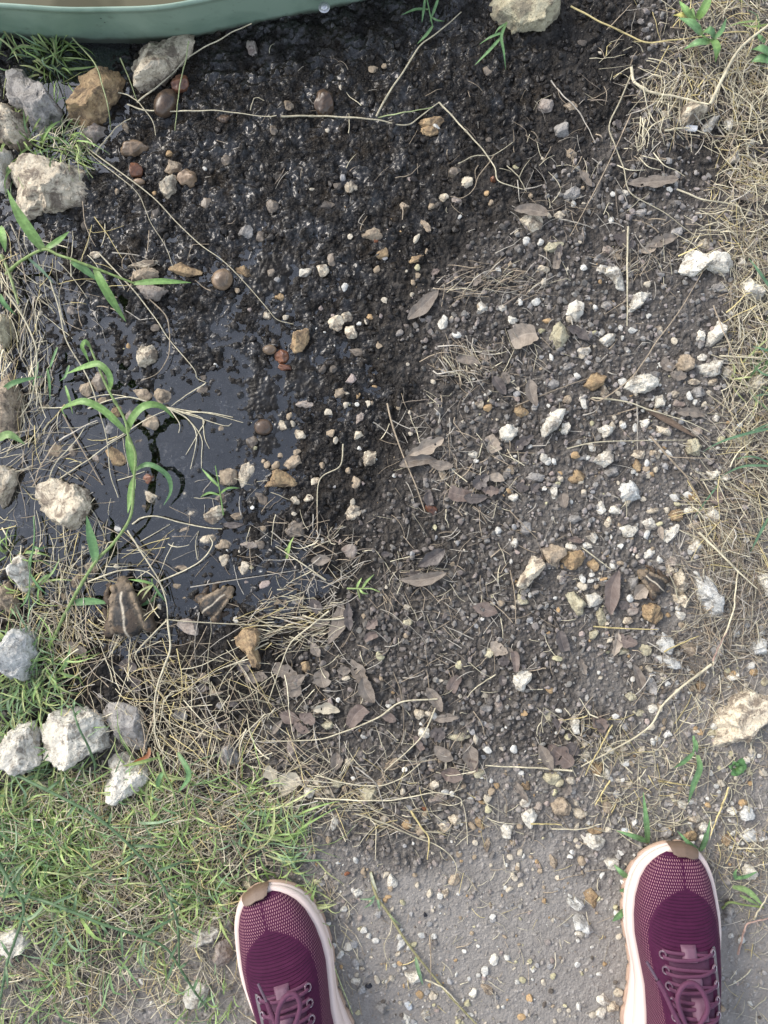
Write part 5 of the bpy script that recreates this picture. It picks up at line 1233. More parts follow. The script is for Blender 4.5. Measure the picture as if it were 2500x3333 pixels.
plant('grass_sprout', 'bright green fork-shaped sprout lying on the black crumbs', 'grass', [('H', '585,518,4 680,519,6 740,520,6 792,540,4', 6, (.36, .46, .18), .005)],
 [('H', '645,515,6 658,485,9 678,450,8', 8, (.34, .46, .16), .006), ('H', '682,514,6 712,470,9 758,428,8', 8, (.34, .46, .16), .006), ('H', '662,520,6 685,545,8 720,553,5', 7, (.34, .46, .16), .006), ('H', '650,524,6 660,560,5 672,605,3', 5, (.34, .40, .16), .006)], ('H', 640, 520))
plant('grass_sprout', 'single small green shoot above the wet litter by the puddle', 'grass', [], [('H', '200,330,3 212,280,8 222,235,11 248,188,10', 10, (.34, .46, .14), .006), ('H', '190,280,4 205,265,7 230,258,5', 6, (.3, .4, .14), .006)], ('H', 205, 300))
plant('grass_plant', 'drying grass stem with blue-green tips lying on the dirt between the shoes', 'grass', [('M', '735,700,2 770,850,6 840,950,6 960,1140,5 1100,1320,5 1250,1500,5 1420,1680,4', 9, (.42, .38, .19), .005)],
 [('M', '775,860,6 785,900,9 790,945,5', 8, (.22, .32, .18), .006), ('M', '770,845,6 730,870,9 660,872,5', 7, (.22, .32, .18), .006), ('M', '760,860,6 735,900,8 690,930,4', 7, (.22, .32, .18), .006), ('M', '1020,1240,12 1040,1330,18 1068,1420,15', 12, (.2, .31, .16), .006), ('M', '735,700,3 750,760,8 780,830,8', 10, (.42, .42, .3), .006), ('M', '850,960,6 880,1000,10 930,1040,4', 6, (.24, .3, .14), .006)], ('M', 770, 850))
plant('grass_plant', 'green grass with a long drooping blade below the layered rock', 'grass', [('R', '492,-10,14 495,50,18 490,95,20', 9, G2, .01)],
 [('R', '515,110,20 528,190,24 490,290,16 458,405,4', 20, G2, .02), ('R', '492,95,20 430,150,22 368,192,8', 15, G2, .02), ('R', '490,5,14 505,50,20 512,95,18', 14, G2, .02)], ('R', 492, 60))
plant('grass_plant', 'two-bladed green grass beside the toe of the shoe on the dirt', 'grass', [], [('R', '208,655,4 195,500,22 178,338,20', 18, G2, .02), ('R', '203,645,5 120,612,16 12,578,10', 17, G2, .02), ('R', '190,635,5 170,620,9 140,605,5', 8, G1, .01)], ('R', 206, 650))
plant('grass_plant', 'green grass blades rising in front of the toe of the shoe on the dirt', 'grass', [], [('R', '525,712,6 460,655,22 388,578,22', 17, G2, .02), ('R', '535,705,6 568,620,24 592,512,26', 18, G2, .02), ('R', '530,700,5 552,640,16 560,590,12', 12, G2, .02)], ('R', 530, 708))
plant('grass_plant', 'green blades poking out from under the inner side of the shoe on the dirt', 'grass', [], [('L', '458,405,8 400,358,12 345,298,6', 17, G2, .01), ('L', '445,515,6 415,520,8 393,530,4', 14, G2, .01), ('L', '432,680,6 392,728,12 332,784,5', 20, G2, .01)], ('L', 450, 520))
plant('grass_plant', 'green grass lying beside the outer side of the shoe on the dirt', 'grass', [('L', '1268,672,4 1330,622,8 1450,642,9 1620,665,9', 9, (.26, .32, .11), .006)], [('L', '1355,488,8 1480,520,12 1625,655,10', 18, G3, .01), ('L', '1370,412,6 1460,402,10 1570,358,10', 13, G2, .01), ('L', '1390,430,6 1375,380,10 1395,335,8', 12, G2, .01), ('L', '1420,560,6 1500,600,10 1590,650,6', 10, G3, .01)], ('L', 1370, 640))
GRASSR = [('F', '1720,1110,16 1500,1160,18 1350,1210,14 1240,1272,6', 9), ('F', '1680,240,16 1590,110,20 1535,40,14', 10), ('F', '1700,1360,14 1500,1362,16 1340,1435,6', 8), ('F', '1700,1080,14 1600,1120,16 1440,1190,8', 7), ('F', '1700,900,14 1600,910,16 1550,930,10', 7), ('F', '1700,640,16 1620,615,18 1560,600,12', 7), ('F', '1340,1480,6 1250,1600,10 1180,1700,4', 6), ('F', '1690,790,14 1620,770,16 1550,700,10', 6), ('I', '1659,70,14 1600,180,16 1540,300,8', 10), ('F', '1690,1350,12 1560,1300,16 1430,1320,8', 6)]
plant('grass_plant', 'thin blue-green grass blades leaning in from the picture edge over the straw', 'grass', [], [(a, b, w, (.14, .24, .13), .01) for a, b, w in GRASSR], ('F', 1659, 1130))
plant('grass_plant', 'pale curled green leaf at the picture edge beside the puddle bank', 'grass', [], [('D', '-20,1195,20 60,1160,28 160,1222,18', 24, G3, .02), ('D', '-20,930,20 80,835,26 270,790,12', 17, G2, .02), ('D', '240,700,14 225,800,16 205,880,8', 9, G2, .02), ('D', '300,740,18 315,830,18 318,945,6', 9, G2, .01), ('D', '365,605,10 330,700,16 310,760,10', 8, G2, .01), ('D', '440,720,10 415,790,14 380,820,8', 9, G2, .01), ('D', '415,850,12 440,930,12 462,1030,4', 9, G1, .01)], ('D', 40, 1190))
plant('grass_plant', 'thin green weed sprays beside the white rock with the wet top', 'grass', [('G', '215,60,14 218,200,20 190,420,22 185,690,14', 5, G2, .02)], [('G', '190,420,22 240,500,24 300,560,14', 8, G2, .02), ('G', '230,490,22 290,440,26 350,420,16', 8, G3, .02), ('G', '215,250,20 250,265,22 295,250,12', 7, G2, .02), ('G', '190,520,20 160,600,22 125,640,12', 7, G2, .02), ('G', '260,490,20 330,420,24 380,330,14', 7, G3, .02), ('G', '220,260,20 190,330,22 180,400,16', 6, G2, .02), ('G', '250,500,20 240,570,18 260,620,10', 6, G1, .02)], ('G', 195, 640))
plant('grass_plant', 'small green grass tip with a bent leaf beside the eye of the larger toad', 'grass', [('G', '1010,560,6 1000,540,14 970,490,22 965,455,24', 6, G3, .02)], [('G', '975,490,22 900,470,26 815,460,18', 9, G1, .02), ('G', '970,495,22 900,530,24 860,585,16', 6, (.4, .42, .2), .02), ('G', '975,490,22 930,540,24 900,590,16', 6, (.4, .42, .2), .02), ('G', '980,500,22 1020,560,18 1060,610,10', 7, G2, .02)], ('G', 1008, 560))
# runner weeds across the low grass
WG = (.13, .21, .10)
plant('weed_runner', 'longest dark green weed runner arching over the low grass to the shoe', 'weed',
 [('J', '-40,10,20 200,130,32 400,230,36 600,340,38 760,470,40 870,580,40 990,710,38 1090,900,34 1130,1050,30 1140,1290,20', 11, WG, .03)],
 [('J', f'{x},{y},36 {x + dx * .5},{y + dy * .5},42 {x + dx},{y + dy},32', 9, WG, .03) for x, y, dx, dy in ((300, 180, 90, -70), (480, 275, -60, 80), (690, 400, 20, -90), (820, 530, 230, 10), (860, 580, -120, 90), (985, 700, 190, -70), (1110, 990, -210, 110), (1125, 1040, 150, 70), (1130, 1150, -60, 120), (1060, 840, 90, 80))], ('J', 1140, 1290))
plant('weed_runner', 'straight green weed runner slanting down through the low grass', 'weed',
 [('J', '170,850,24 330,900,34 480,960,38 650,1030,38 900,1110,34 1050,1180,32 1130,1290,28 1230,1450,24 1320,1570,16', 11, WG, .03)],
 [('J', f'{x},{y},34 {x + dx * .5},{y + dy * .5},40 {x + dx},{y + dy},30', 9, WG, .03) for x, y, dx, dy in ((330, 905, 170, -80), (470, 955, 20, -140), (640, 1030, 60, 80), (770, 1080, 10, 170), (900, 1110, 120, -60), (1110, 1260, -50, 130), (1140, 1310, 70, -50), (1230, 1450, 30, -90), (1290, 1540, 40, -60))], ('J', 1320, 1570))
plant('weed_runner', 'green weed runner curving down along the picture edge in the grass', 'weed',
 [('J', '-30,600,20 60,760,30 120,840,34 150,950,36 90,1150,34 40,1300,30 -10,1590,18', 11, WG, .03)],
 [('J', f'{x},{y},34 {x + dx * .5},{y + dy * .5},40 {x + dx},{y + dy},30', 9, WG, .03) for x, y, dx, dy in ((60, 760, -40, 120), (120, 840, 90, 30), (145, 950, -90, 60), (140, 960, 70, 140), (60, 1230, -60, -100), (40, 1300, 10, 140), (150, 900, 60, -110))], ('J', -10, 1590))
plant('weed_runner', 'brownish green weed runner crossing the low grass below the pale rock', 'weed',
 [('J', '850,590,36 720,680,38 500,710,36 350,770,34 180,840,28', 9, (.15, .18, .07), .03)], [('J', f'{x},{y},34 {x + dx * .5},{y + dy * .5},38 {x + dx},{y + dy},30', 8, WG, .03) for x, y, dx, dy in ((720, 680, -30, 70), (600, 700, -60, -60), (430, 740, 60, 60))], ('J', 180, 840))
plant('weed_runner', 'upright green weed stem in front of the largest chalk white rock', 'weed',
 [('G', '610,1650,14 560,1520,40 500,1400,56 460,1270,52', 9, WG, .03)], [('G', f'{x},{y},52 {x + dx * .5},{y + dy * .5},58 {x + dx},{y + dy},50', 8, (.2, .3, .15), .03) for x, y, dx, dy in ((465, 1280, 10, -60), (465, 1280, -50, -20), (480, 1320, 40, -40), (500, 1400, -20, -60))], ('G', 610, 1650))
plant('grass_plant', 'yellow-green grass with red-tipped leaves above the low grass', 'grass',
 [('J', '1000,-60,16 1040,60,26 1090,160,22 1128,285,10', 9, (.3, .38, .15), .02)], [('J', '1130,-60,20 1190,40,30 1195,110,26 1120,205,14', 17, G2, .02), ('J', '1040,60,24 1010,110,26 1000,175,14', 15, G2, .02), ('J', '1010,-30,20 900,0,28 760,30,12', 11, (.3, .38, .12), .02), ('G', '950,1530,22 940,1580,26 870,1620,22 800,1650,14', 14, (.33, .13, .055), .02)], ('J', 1040, 60))
# rosette weed
wr = px('R', 742, 178); w0 = world(wr, .01)
r = empty('clover_weed', (w0[0], w0[1], float(gzs(*w0))))
for i, (a, d, s) in enumerate(((20, 26, 62), (75, 24, 52), (130, 28, 60), (190, 30, 50), (240, 26, 50), (300, 42, 74), (345, 40, 70), (100, 52, 44), (265, 6, 44))):
    a = math.radians(-a)
    L0 = np.array([math.cos(a), math.sin(a), 0])
    k = .52521 * PXM
    Q = np.stack([L0 * (d * .35 + t * s * .75) * k + np.array([0, 0, .006 + .006 * math.sin(t * 2.4) + .001 * (i % 3)]) for t in np.linspace(0, 1, 12)])
    V, F, cc = blade_mesh(Q, s * .66 * k, (.10, .21, .07), 'oval', .12, i)
    link('leaf', mk_mesh('leaf', V, F, True, col=cc), M_GREEN, r)
tag(r, 'small round-leaved green weed on the gravelly dirt', 'weed')
# root tufts
def tuft(reg, label, paths, w, c, base, lift=.004, name='root_tuft'):
    b = world(px(reg, *base)); r = empty(name, (b[0], b[1], float(gzs(np.clip(b[0], -.48, .48), np.clip(b[1], -.63, .63)))))
    L = np.array(r.location)
    for i, s in enumerate(paths):
        Q = strand_path(reg, s, 18, lift + .0015 * (i % 3), .003)
        V, F, cc = stem_mesh(Q, w * PXM, .35, False, STRAW[c], i, 5)
        link('strand', mk_mesh('strand', V - L, F, True, col=cc), M_STRAW, r)
    tag(r, label, 'straw')
tuft('D', 'pale fan of dry roots spread over the open puddle', ['250,990 420,985 560,930 700,905 850,930 1060,985', '560,995 700,940 850,925 1060,1000', '680,1215 780,1160 900,1080 1000,1030 1090,995', '1050,985 1200,1010 1350,1030 1545,1085', '1060,990 1250,1050 1430,1105 1470,1090', '1080,1000 1180,1050 1240,1130 1245,1220 1210,1380', '1090,995 1200,1070 1280,1180 1280,1290 1280,1370', '1100,1000 1290,1060 1260,1150 1180,1290', '1080,1000 1140,1090 1135,1150', '1290,1060 1300,1180 1330,1250', '1150,1020 1320,1020 1480,1050'], 4.5, 'p', (1060, 990))
tuft('C', 'bleached tangle of dry roots beside the dug hollow', ['850,740 845,820 830,900', '860,750 870,830 850,960', '880,760 860,850 880,920', '900,700 930,760 970,800', '870,880 920,800 1000,760 1080,740', '840,780 900,850 890,940', '910,690 900,780 870,860', '1030,650 1025,720 1040,770', '830,840 880,900 830,960', '860,990 940,1010 1010,1020', '840,1000 900,1060 980,1080', '930,970 1000,1050 1070,1080 1130,1120', '700,1050 780,1080 880,1080'], 4, 'p', (870, 850))
# ------------------------------------------------------------------ scattered stuff: crumbs, gravel, straw, low grass
def scatter_lumps(name, X, Y, R, colr, mat, sub, sink=.25, squash=(.7, 1.0), seed=1, label=None):
    """many small lumps as one mesh"""
    rs = np.random.default_rng(seed)
    n = len(X)
    nv_ = 10
    shapes = []
    for i in range(nv_):
        U, F = rock_shape(sub, 1200 + seed * 20 + i, False, 7, .75)
        shapes.append(U)
    U = np.stack(shapes)[rs.integers(0, nv_, n)]
    a = rs.uniform(0, 2 * np.pi, n)
    tilt = rs.uniform(-.5, .5, n)
    sxyz = np.stack([R * rs.uniform(.75, 1.5, n), R * rs.uniform(.6, 1.1, n), R * rs.uniform(*squash, n)], axis=1)
    P = U * sxyz[:, None, :]
    ct, st = np.cos(tilt)[:, None], np.sin(tilt)[:, None]
    x, z = P[..., 0] * ct - P[..., 2] * st, P[..., 0] * st + P[..., 2] * ct
    ca, sa = np.cos(a)[:, None], np.sin(a)[:, None]
    xx, yy = x * ca - P[..., 1] * sa, x * sa + P[..., 1] * ca
    g = gz(X, Y)
    V = np.stack([xx + X[:, None], yy + Y[:, None], z + (g + R * (1 - sink) * .75)[:, None]], axis=-1)
    m = U.shape[1]
    FF = (F[None] + (np.arange(n) * m)[:, None, None]).reshape(-1, 3)
    me = mk_mesh(name, V.reshape(-1, 3), FF, False, col=np.repeat(colr, m, axis=0))
    o = link(name, me, mat)
    kind(o, 'stuff')
    if label:
        o['label'] = label
    return o

def mat_lump(name, rough, ns=500, bump=.5):
    m = NT(name)
    c = m.attr("col").outputs['Color']
    v = m.coords(False)
    hv = m.n("HueSaturation")
    m.set(hv, 'Color', c)
    m.set(hv, 'Value', m.ramp(m.noise(v, ns, 4), .3, .7, .65, 1.2))
    m.p(Base_Color=hv.outputs[0], Roughness=rough, Specular_IOR_Level=.35)
    m.bump(m.noise(v, ns * 1.6, 3), bump, .001)
    return m.m
M_CRUMB, M_CRUMBW, M_GRAVEL = mat_lump("soil_crumb", .9), mat_lump("wet_crumb", .38), mat_lump("gravel", .85)

def rnd(n, seed):
    rs = np.random.default_rng(seed)
    return rs, rs.uniform(-.485, .485, n), rs.uniform(-.635, .635, n)

# dark soil crumbs: dry ones to the right, wet ones in the mud
rs, X, Y = rnd(27000, 5)
w, d, f = fld(1, X, Y), fld(2, X, Y), flatness(X, Y)
keep = (rs.random(len(X)) < np.clip(1.1 - 1.3 * d, .04, 1) * np.clip(1.25 - 1.1 * w, .1, 1) * (1 - .97 * f))
X, Y, w, d = X[keep], Y[keep], w[keep], d[keep]
R = .0011 + .0026 * rs.random(len(X)) ** 2.0
dry = w < .55
base = (np.array([.145, .128, .111])[None] + np.clip(X * .16, 0, .06)[:, None]) * rs.uniform(.5, 1.6, (len(X), 1)) + d[:, None] * np.array([.1, .09, .08])
base[:, 0] *= rs.uniform(.95, 1.06, len(X))
bigm = R > .0021
scatter_lumps("soil_crumbs", X[dry & bigm], Y[dry & bigm], R[dry & bigm], base[dry & bigm], M_CRUMB, 2, .3, seed=3, label='loose dark grey soil crumbs over the drier ground')
scatter_lumps("soil_crumbs", X[dry & ~bigm], Y[dry & ~bigm], R[dry & ~bigm], base[dry & ~bigm], M_CRUMB, 1, .3, seed=4, label='fine dark grey soil crumbs over the drier ground')
wb = np.array([.022, .018, .0145])[None] * rs.uniform(.6, 1.6, (len(X), 1))
scatter_lumps("mud_crumbs", X[~dry], Y[~dry], R[~dry] * 1.1, wb[~dry], M_CRUMBW, 1, .5, seed=6, label='wet black mud crumbs')

# gravel: leftover listed stones and the small pale grit between them
GC = dict(W=(.55, .53, .47), C=(.48, .42, .32), Y=(.46, .42, .26), T=(.32, .25, .17), O=(.40, .27, .14), G=(.29, .28, .265), P=(.36, .29, .25), M=(.12, .1, .08), R=(.2, .08, .04), K=(.03, .03, .035), N=(.5, .52, .52), B=(.1, .06, .04), S=(.3, .2, .13))
gx_, gy_, gr_, gc_ = [], [], [], []
for q in REST:
    c = world(q[8])
    if abs(c[0]) < .48 and abs(c[1]) < .63:
        gx_.append(c[0]); gy_.append(c[1]); gr_.append(math.sqrt(q[7]) * PXM * .5); gc_.append(GC[q[5 + 1]])
rs, X, Y = rnd(24000, 9)
w, d = fld(1, X, Y), fld(2, X, Y)
DENS = [((1980, 1500), 420, 1.0), ((2100, 1800), 380, 1.0), ((1950, 1750), 300, 1.0), ((2300, 2300), 330, 1.0), ((1750, 2560), 260, .7), ((2000, 2550), 260, .8), ((1500, 2600), 260, .55), ((1350, 3150), 360, 1.0), ((1150, 3000), 220, .9), ((1800, 3050), 350, .8), ((1450, 2900), 300, .7), ((1900, 1000), 330, .4), ((2350, 2700), 260, .8), ((1200, 2350), 300, .16), ((700, 1750), 350, .2), ((1150, 1450), 260, .25), ((600, 3200), 240, .6), ((2420, 3100), 240, .5), ((1250, 950), 400, .12)]
den = np.zeros(len(X))
for p, r, a in DENS:
    c = world(p); r *= PXM
    den = np.maximum(den, a * np.exp(-(((X - c[0]) ** 2 + (Y - c[1]) ** 2) / r ** 2)))
den *= .5 + .9 * np.clip(fbm2(X * 18, Y * 18, 2, 66) + .4, 0, 1)
keep = rs.random(len(X)) < den * .62
X, Y = X[keep], Y[keep]
R = .0006 + .0036 * rs.random(len(X)) ** 3.4
pal = np.array([GC[k] for k in 'WWWCCCYTTOGGPM'])
cc = pal[rs.integers(0, len(pal), len(X))] * rs.uniform(.75, 1.15, (len(X), 1))
X, Y, R, cc = np.concatenate([X, gx_]), np.concatenate([Y, gy_]), np.concatenate([R, gr_]), np.vstack([cc, np.array(gc_)])
bigm = R > .0017
scatter_lumps("gravel", X[bigm], Y[bigm], R[bigm], cc[bigm], M_GRAVEL, 2, .45, (.5, .8), seed=8, label='small pale gravel lying between the stones')
scatter_lumps("gravel", X[~bigm], Y[~bigm], R[~bigm], cc[~bigm], M_GRAVEL, 1, .4, (.5, .8), seed=11, label='fine pale grit lying between the stones')

def strands(name, X, Y, A, Ln, Wd, col, mat, zlo, zhi, hump, curve, seed, sides=3, n=7, flatribbon=False, tip=.4, label=None, droop=0.0):
    """many thin stalks or blades as one mesh"""
    rs = np.random.default_rng(seed)
    N = len(X)
    u = np.linspace(0, 1, n)
    ang = A[:, None] + curve[:, None] * (u[None] - .5) + rs.normal(0, .12, (N, 1)) + np.cumsum(rs.normal(0, .09, (N, n)), axis=1)
    kink = rs.random(N) < .25
    kp = rs.integers(2, n - 1, N)
    ang += np.where((np.arange(n)[None] >= kp[:, None]) & kink[:, None], rs.normal(0, .6, (N, 1)), 0)
    st = (Ln / (n - 1))[:, None]
    px_ = np.cumsum(np.cos(ang) * st, axis=1)
    py_ = np.cumsum(np.sin(ang) * st, axis=1)
    px_ = X[:, None] + px_ - px_[:, n // 2:n // 2 + 1] * (0 if flatribbon else 1)
    py_ = Y[:, None] + py_ - py_[:, n // 2:n // 2 + 1] * (0 if flatribbon else 1)
    g = gzs(px_.clip(-.485, .485), py_.clip(-.635, .635))
    if flatribbon:
        gg = g[:, :1] * (1 - u) + g * u
        h = rs.uniform(zlo, zhi, (N, 1))
        pz = gg + h * np.sin(np.pi * np.clip(u * rs.uniform(.55, .95, (N, 1)), 0, 1)) + .001
        pz = np.maximum(pz, g + .0008)
    else:
        z0 = rs.uniform(zlo, zhi, (N, 1)) ** 1.0
        tl = rs.normal(0, .06, (N, 1)) * Ln[:, None]
        pz = np.maximum(g, g.mean(axis=1, keepdims=True)) + z0 + tl * (u - .5) + hump * np.sin(np.pi * u) * rs.random((N, 1))
        pz = np.maximum(pz, g + .0009)
    P = np.stack([px_, py_, pz], axis=-1)
    T = np.gradient(P, axis=1)
    T /= np.linalg.norm(T, axis=2, keepdims=True) + 1e-9
    S = np.cross(T, np.array([0, 0, 1.0]))
    S /= np.linalg.norm(S, axis=2, keepdims=True) + 1e-9
    U = np.cross(S, T)
    if flatribbon:
        roll = rs.uniform(-.9, .9, (N, 1, 1))
        S, U = S * np.cos(roll) + U * np.sin(roll), U * np.cos(roll) - S * np.sin(roll)
        pw = np.clip((1 - u) * 2.0, .04, 1) ** .8 * np.minimum(1, .6 + 2 * u)
        hw = (Wd[:, None] * .5 * pw[None])[..., None]
        V = np.stack([P - S * hw + U * hw * .25, P, P + S * hw + U * hw * .25], axis=2)
        k = 3
        i = np.arange(n - 1)[:, None]; j = np.arange(2)[None]
        F = np.stack([i * k + j, i * k + j + 1, (i + 1) * k + j + 1, (i + 1) * k + j], axis=-1).reshape(-1, 4)
    else:
        k = sides
        a = np.arange(k) * 2 * np.pi / k + .5
        R = (Wd[:, None] * .5 * (1 - (1 - tip) * u[None]))[..., None, None]
        V = P[:, :, None, :] + R * (np.cos(a)[None, None, :, None] * S[:, :, None, :] + np.sin(a)[None, None, :, None] * U[:, :, None, :])
        i = np.arange(n - 1)[:, None]; j = np.arange(k)[None]; j2 = (j + 1) % k
        F = np.stack([i * k + j, i * k + j2, (i + 1) * k + j2, (i + 1) * k + j], axis=-1).reshape(-1, 4)
    m = n * k
    FF = (F[None] + (np.arange(N) * m)[:, None, None]).reshape(-1, 4)
    vary = 1 + .15 * np.interp(np.linspace(0, 4, n), np.arange(5), rs.normal(size=5))
    C = np.repeat((col[:, None, :] * vary[None, :, None]), k, axis=1).reshape(-1, 3)
    if flatribbon:
        low = np.clip(1 - u / .3, 0, 1)[None, :, None] * .4
        C = np.repeat(col[:, None, :] * (1 - low) + np.array([.30, .30, .15]) * low, k, axis=1).reshape(-1, 3)
    o = link(name, mk_mesh(name, V.reshape(-1, 3), FF, True, col=C.clip(.01, 1)), mat)
    kind(o, 'stuff')
    if label:
        o['label'] = label
    return o

# straw litter: (px, py, radius x, radius y, how many, length mm lo hi, heading deg, spread deg, tone p/b, stack height mm)
SP = np.array([STRAW[k] for k in 'ppppgbby'])
SB = np.array([STRAW[k] for k in 'bbngpg'])
LIT = [
 (2420, 130, 190, 190, 620, 12, 50, 30, 180, 'p', 14), (2300, 330, 200, 150, 420, 10, 42, 60, 180, 'p', 9), (2470, 420, 110, 220, 380, 12, 50, 60, 180, 'p', 12), (2120, 160, 150, 160, 70, 10, 40, 60, 180, 'p', 4),
 (2100, 480, 60, 80, 70, 8, 30, 80, 180, 'b', 7), (2190, 330, 110, 60, 130, 10, 30, 80, 50, 'p', 8), (2440, 700, 130, 150, 330, 10, 45, 40, 180, 'p', 9), (2360, 800, 120, 90, 130, 10, 40, 30, 180, 'p', 6), (2080, 850, 90, 50, 70, 8, 30, 40, 180, 'b', 5),
 (2470, 1050, 110, 170, 420, 14, 55, 40, 180, 'p', 12), (2460, 1350, 110, 200, 440, 14, 55, 40, 180, 'p', 12), (2400, 1500, 150, 150, 160, 14, 60, -40, 60, 'b', 8), (2400, 1700, 150, 150, 330, 14, 60, -40, 120, 'p', 10), (2330, 1850, 150, 130, 300, 12, 50, -50, 120, 'b', 10),
 (2390, 1980, 120, 130, 260, 12, 50, 60, 140, 'b', 10), (2330, 2120, 170, 120, 240, 12, 45, 40, 180, 'b', 7), (2220, 2200, 170, 130, 150, 10, 40, 60, 180, 'b', 5), (2350, 2400, 200, 120, 140, 10, 45, 60, 180, 'p', 4), (2110, 2500, 170, 110, 190, 8, 40, 50, 180, 'p', 6), (2050, 2620, 160, 90, 110, 8, 35, 20, 180, 'p', 5),
 (2420, 2830, 130, 110, 190, 8, 35, 20, 180, 'p', 6), (2430, 2650, 120, 120, 90, 8, 40, 40, 180, 'p', 4), (2440, 3150, 100, 160, 50, 8, 30, 40, 180, 'p', 3), (1900, 2400, 160, 90, 120, 8, 40, 40, 180, 'p', 4),
 (1600, 930, 160, 55, 230, 10, 38, 20, 90, 'b', 5), (1500, 1190, 90, 60, 110, 8, 35, -40, 90, 'b', 5), (1620, 1200, 130, 100, 70, 8, 30, -50, 160, 'b', 3), (1400, 1450, 140, 150, 70, 8, 35, 60, 180, 'b', 3), (1560, 1540, 130, 120, 80, 8, 30, 50, 180, 'b', 3), (1800, 1400, 300, 300, 150, 8, 30, 40, 180, 'b', 3), (1900, 900, 280, 260, 120, 8, 32, 50, 180, 'b', 3),
 (1400, 1800, 250, 200, 110, 8, 32, 20, 180, 'b', 3), (1350, 1900, 140, 90, 60, 8, 32, 20, 180, 'b', 3), (1050, 1850, 130, 130, 130, 10, 40, 20, 160, 'b', 5), (950, 2030, 130, 80, 130, 14, 45, 5, 60, 'p', 6), (1700, 1950, 300, 260, 120, 8, 34, 50, 180, 'b', 3), (1300, 2250, 280, 200, 120, 8, 32, 40, 180, 'b', 3), (1000, 2250, 160, 150, 150, 10, 40, 50, 180, 'b', 5),
 (560, 2230, 260, 140, 250, 20, 85, -25, 140, 'p', 12), (380, 2200, 220, 150, 200, 18, 75, -40, 160, 'p', 14), (700, 2330, 230, 130, 230, 20, 80, -20, 140, 'p', 12), (620, 2440, 190, 110, 260, 18, 75, -70, 110, 'p', 14), (800, 2520, 250, 110, 330, 18, 75, 10, 140, 'p', 12), (1050, 2560, 260, 90, 190, 12, 55, 10, 120, 'p', 6), (1350, 2640, 300, 90, 130, 10, 45, -20, 120, 'p', 5), (1300, 2480, 250, 90, 100, 10, 45, 20, 180, 'b', 4),
 (420, 2650, 330, 140, 1150, 12, 50, 60, 180, 'p', 16), (200, 2780, 240, 200, 900, 12, 45, 50, 180, 'p', 15), (560, 2830, 220, 180, 1000, 12, 48, 50, 180, 'p', 15), (350, 3080, 280, 200, 850, 12, 50, 40, 180, 'p', 9), (680, 3150, 200, 170, 280, 12, 42, 40, 180, 'p', 7), (150, 3230, 200, 140, 380, 12, 45, 20, 180, 'p', 9), (850, 2690, 170, 110, 260, 12, 45, 60, 160, 'p', 9),
 (60, 980, 80, 180, 160, 14, 60, -80, 60, 'p', 16), (70, 1200, 80, 160, 200, 14, 60, 80, 60, 'p', 16), (90, 1420, 90, 150, 170, 14, 60, 60, 110, 'p', 14), (160, 1750, 150, 150, 170, 16, 60, 70, 130, 'p', 12), (260, 1550, 160, 140, 40, 14, 60, 40, 160, 'p', 8), (330, 1900, 200, 160, 120, 16, 60, 30, 160, 'p', 10), (160, 2000, 140, 140, 230, 14, 60, -60, 120, 'p', 14), (250, 2050, 120, 90, 120, 14, 55, -50, 120, 'p', 12), (220, 480, 80, 80, 70, 12, 40, 40, 160, 'v', 14),
 (250, 900, 200, 150, 45, 14, 55, -50, 120, 'p', 7), (500, 1000, 260, 200, 16, 12, 40, -50, 160, 'b', 3), (800, 1750, 200, 220, 70, 10, 40, 20, 180, 'b', 4), (1200, 500, 500, 350, 45, 6, 22, 40, 180, 'b', 2), (1850, 480, 200, 200, 70, 8, 34, 60, 180, 'b', 3), (1400, 3050, 330, 250, 90, 5, 22, 40, 180, 'p', 2), (1800, 2900, 200, 250, 60, 5, 26, 40, 180, 'p', 2), (1090, 3080, 70, 200, 50, 10, 40, -70, 90, 'p', 3)]
def straw_batch(pred, name, label, seed):
    X, Y, A, L, Wd, C, ZH = [], [], [], [], [], [], []
    rs = np.random.default_rng(seed)
    for (cx, cy, rx, ry, n, l0, l1, hd, sp, tone, zh) in LIT:
        if not pred(cx, cy):
            continue
        n = int(n * (.9 if n <= 130 else .8 if cx > 2000 else .42 if cy < 2600 else .62))
        c = world((cx, cy))
        r = np.sqrt(rs.random(n)) * 1.15
        t = rs.uniform(0, 2 * np.pi, n)
        X.append(c[0] + r * np.cos(t) * rx * PXM); Y.append(c[1] + r * np.sin(t) * ry * PXM)
        A.append(np.radians(hd + rs.uniform(-sp / 2, sp / 2, n)) + np.where(rs.random(n) < .5, np.pi, 0))
        L.append((l0 + (l1 - l0) * rs.random(n) ** 1.2) * .00112)
        Wd.append(rs.uniform(.0005, .0014, n) * np.where(rs.random(n) < .12, 1.6, 1))
        pal = SB if tone == 'b' else SP if tone == 'p' else np.array([STRAW['v'], STRAW['p']])
        C.append(pal[rs.integers(0, len(pal), n)] * rs.uniform(.5, 1.15, (n, 1)))
        ZH.append(np.full(n, zh * .001) * rs.random(n) ** 1.5)
    X, Y, A, L, Wd, ZH = map(np.concatenate, (X, Y, A, L, Wd, ZH))
    C = np.vstack(C)
    k = (np.abs(X) < .484) & (np.abs(Y) < .634)
    X, Y, A, L, Wd, ZH, C = X[k], Y[k], A[k], L[k], Wd[k], ZH[k], C[k]
    # per-strand resting height, in three layers
    for i, (lo, hi) in enumerate(((0, .003), (.003, .007), (.007, 1))):
        s = (ZH >= lo) & (ZH < hi)
        if s.any():
            strands(name, X[s], Y[s], A[s], L[s], Wd[s], C[s], M_STRAW, (0.0008, .003, .007)[i], (.003, .007, .014)[i], .004, rs.normal(0, .38, s.sum()), seed + i, label=label)
straw_batch(lambda x, y: x > 1700 and y < 2300, "straw_litter", 'dry straw litter heaped along the edge of the gravel', 20)
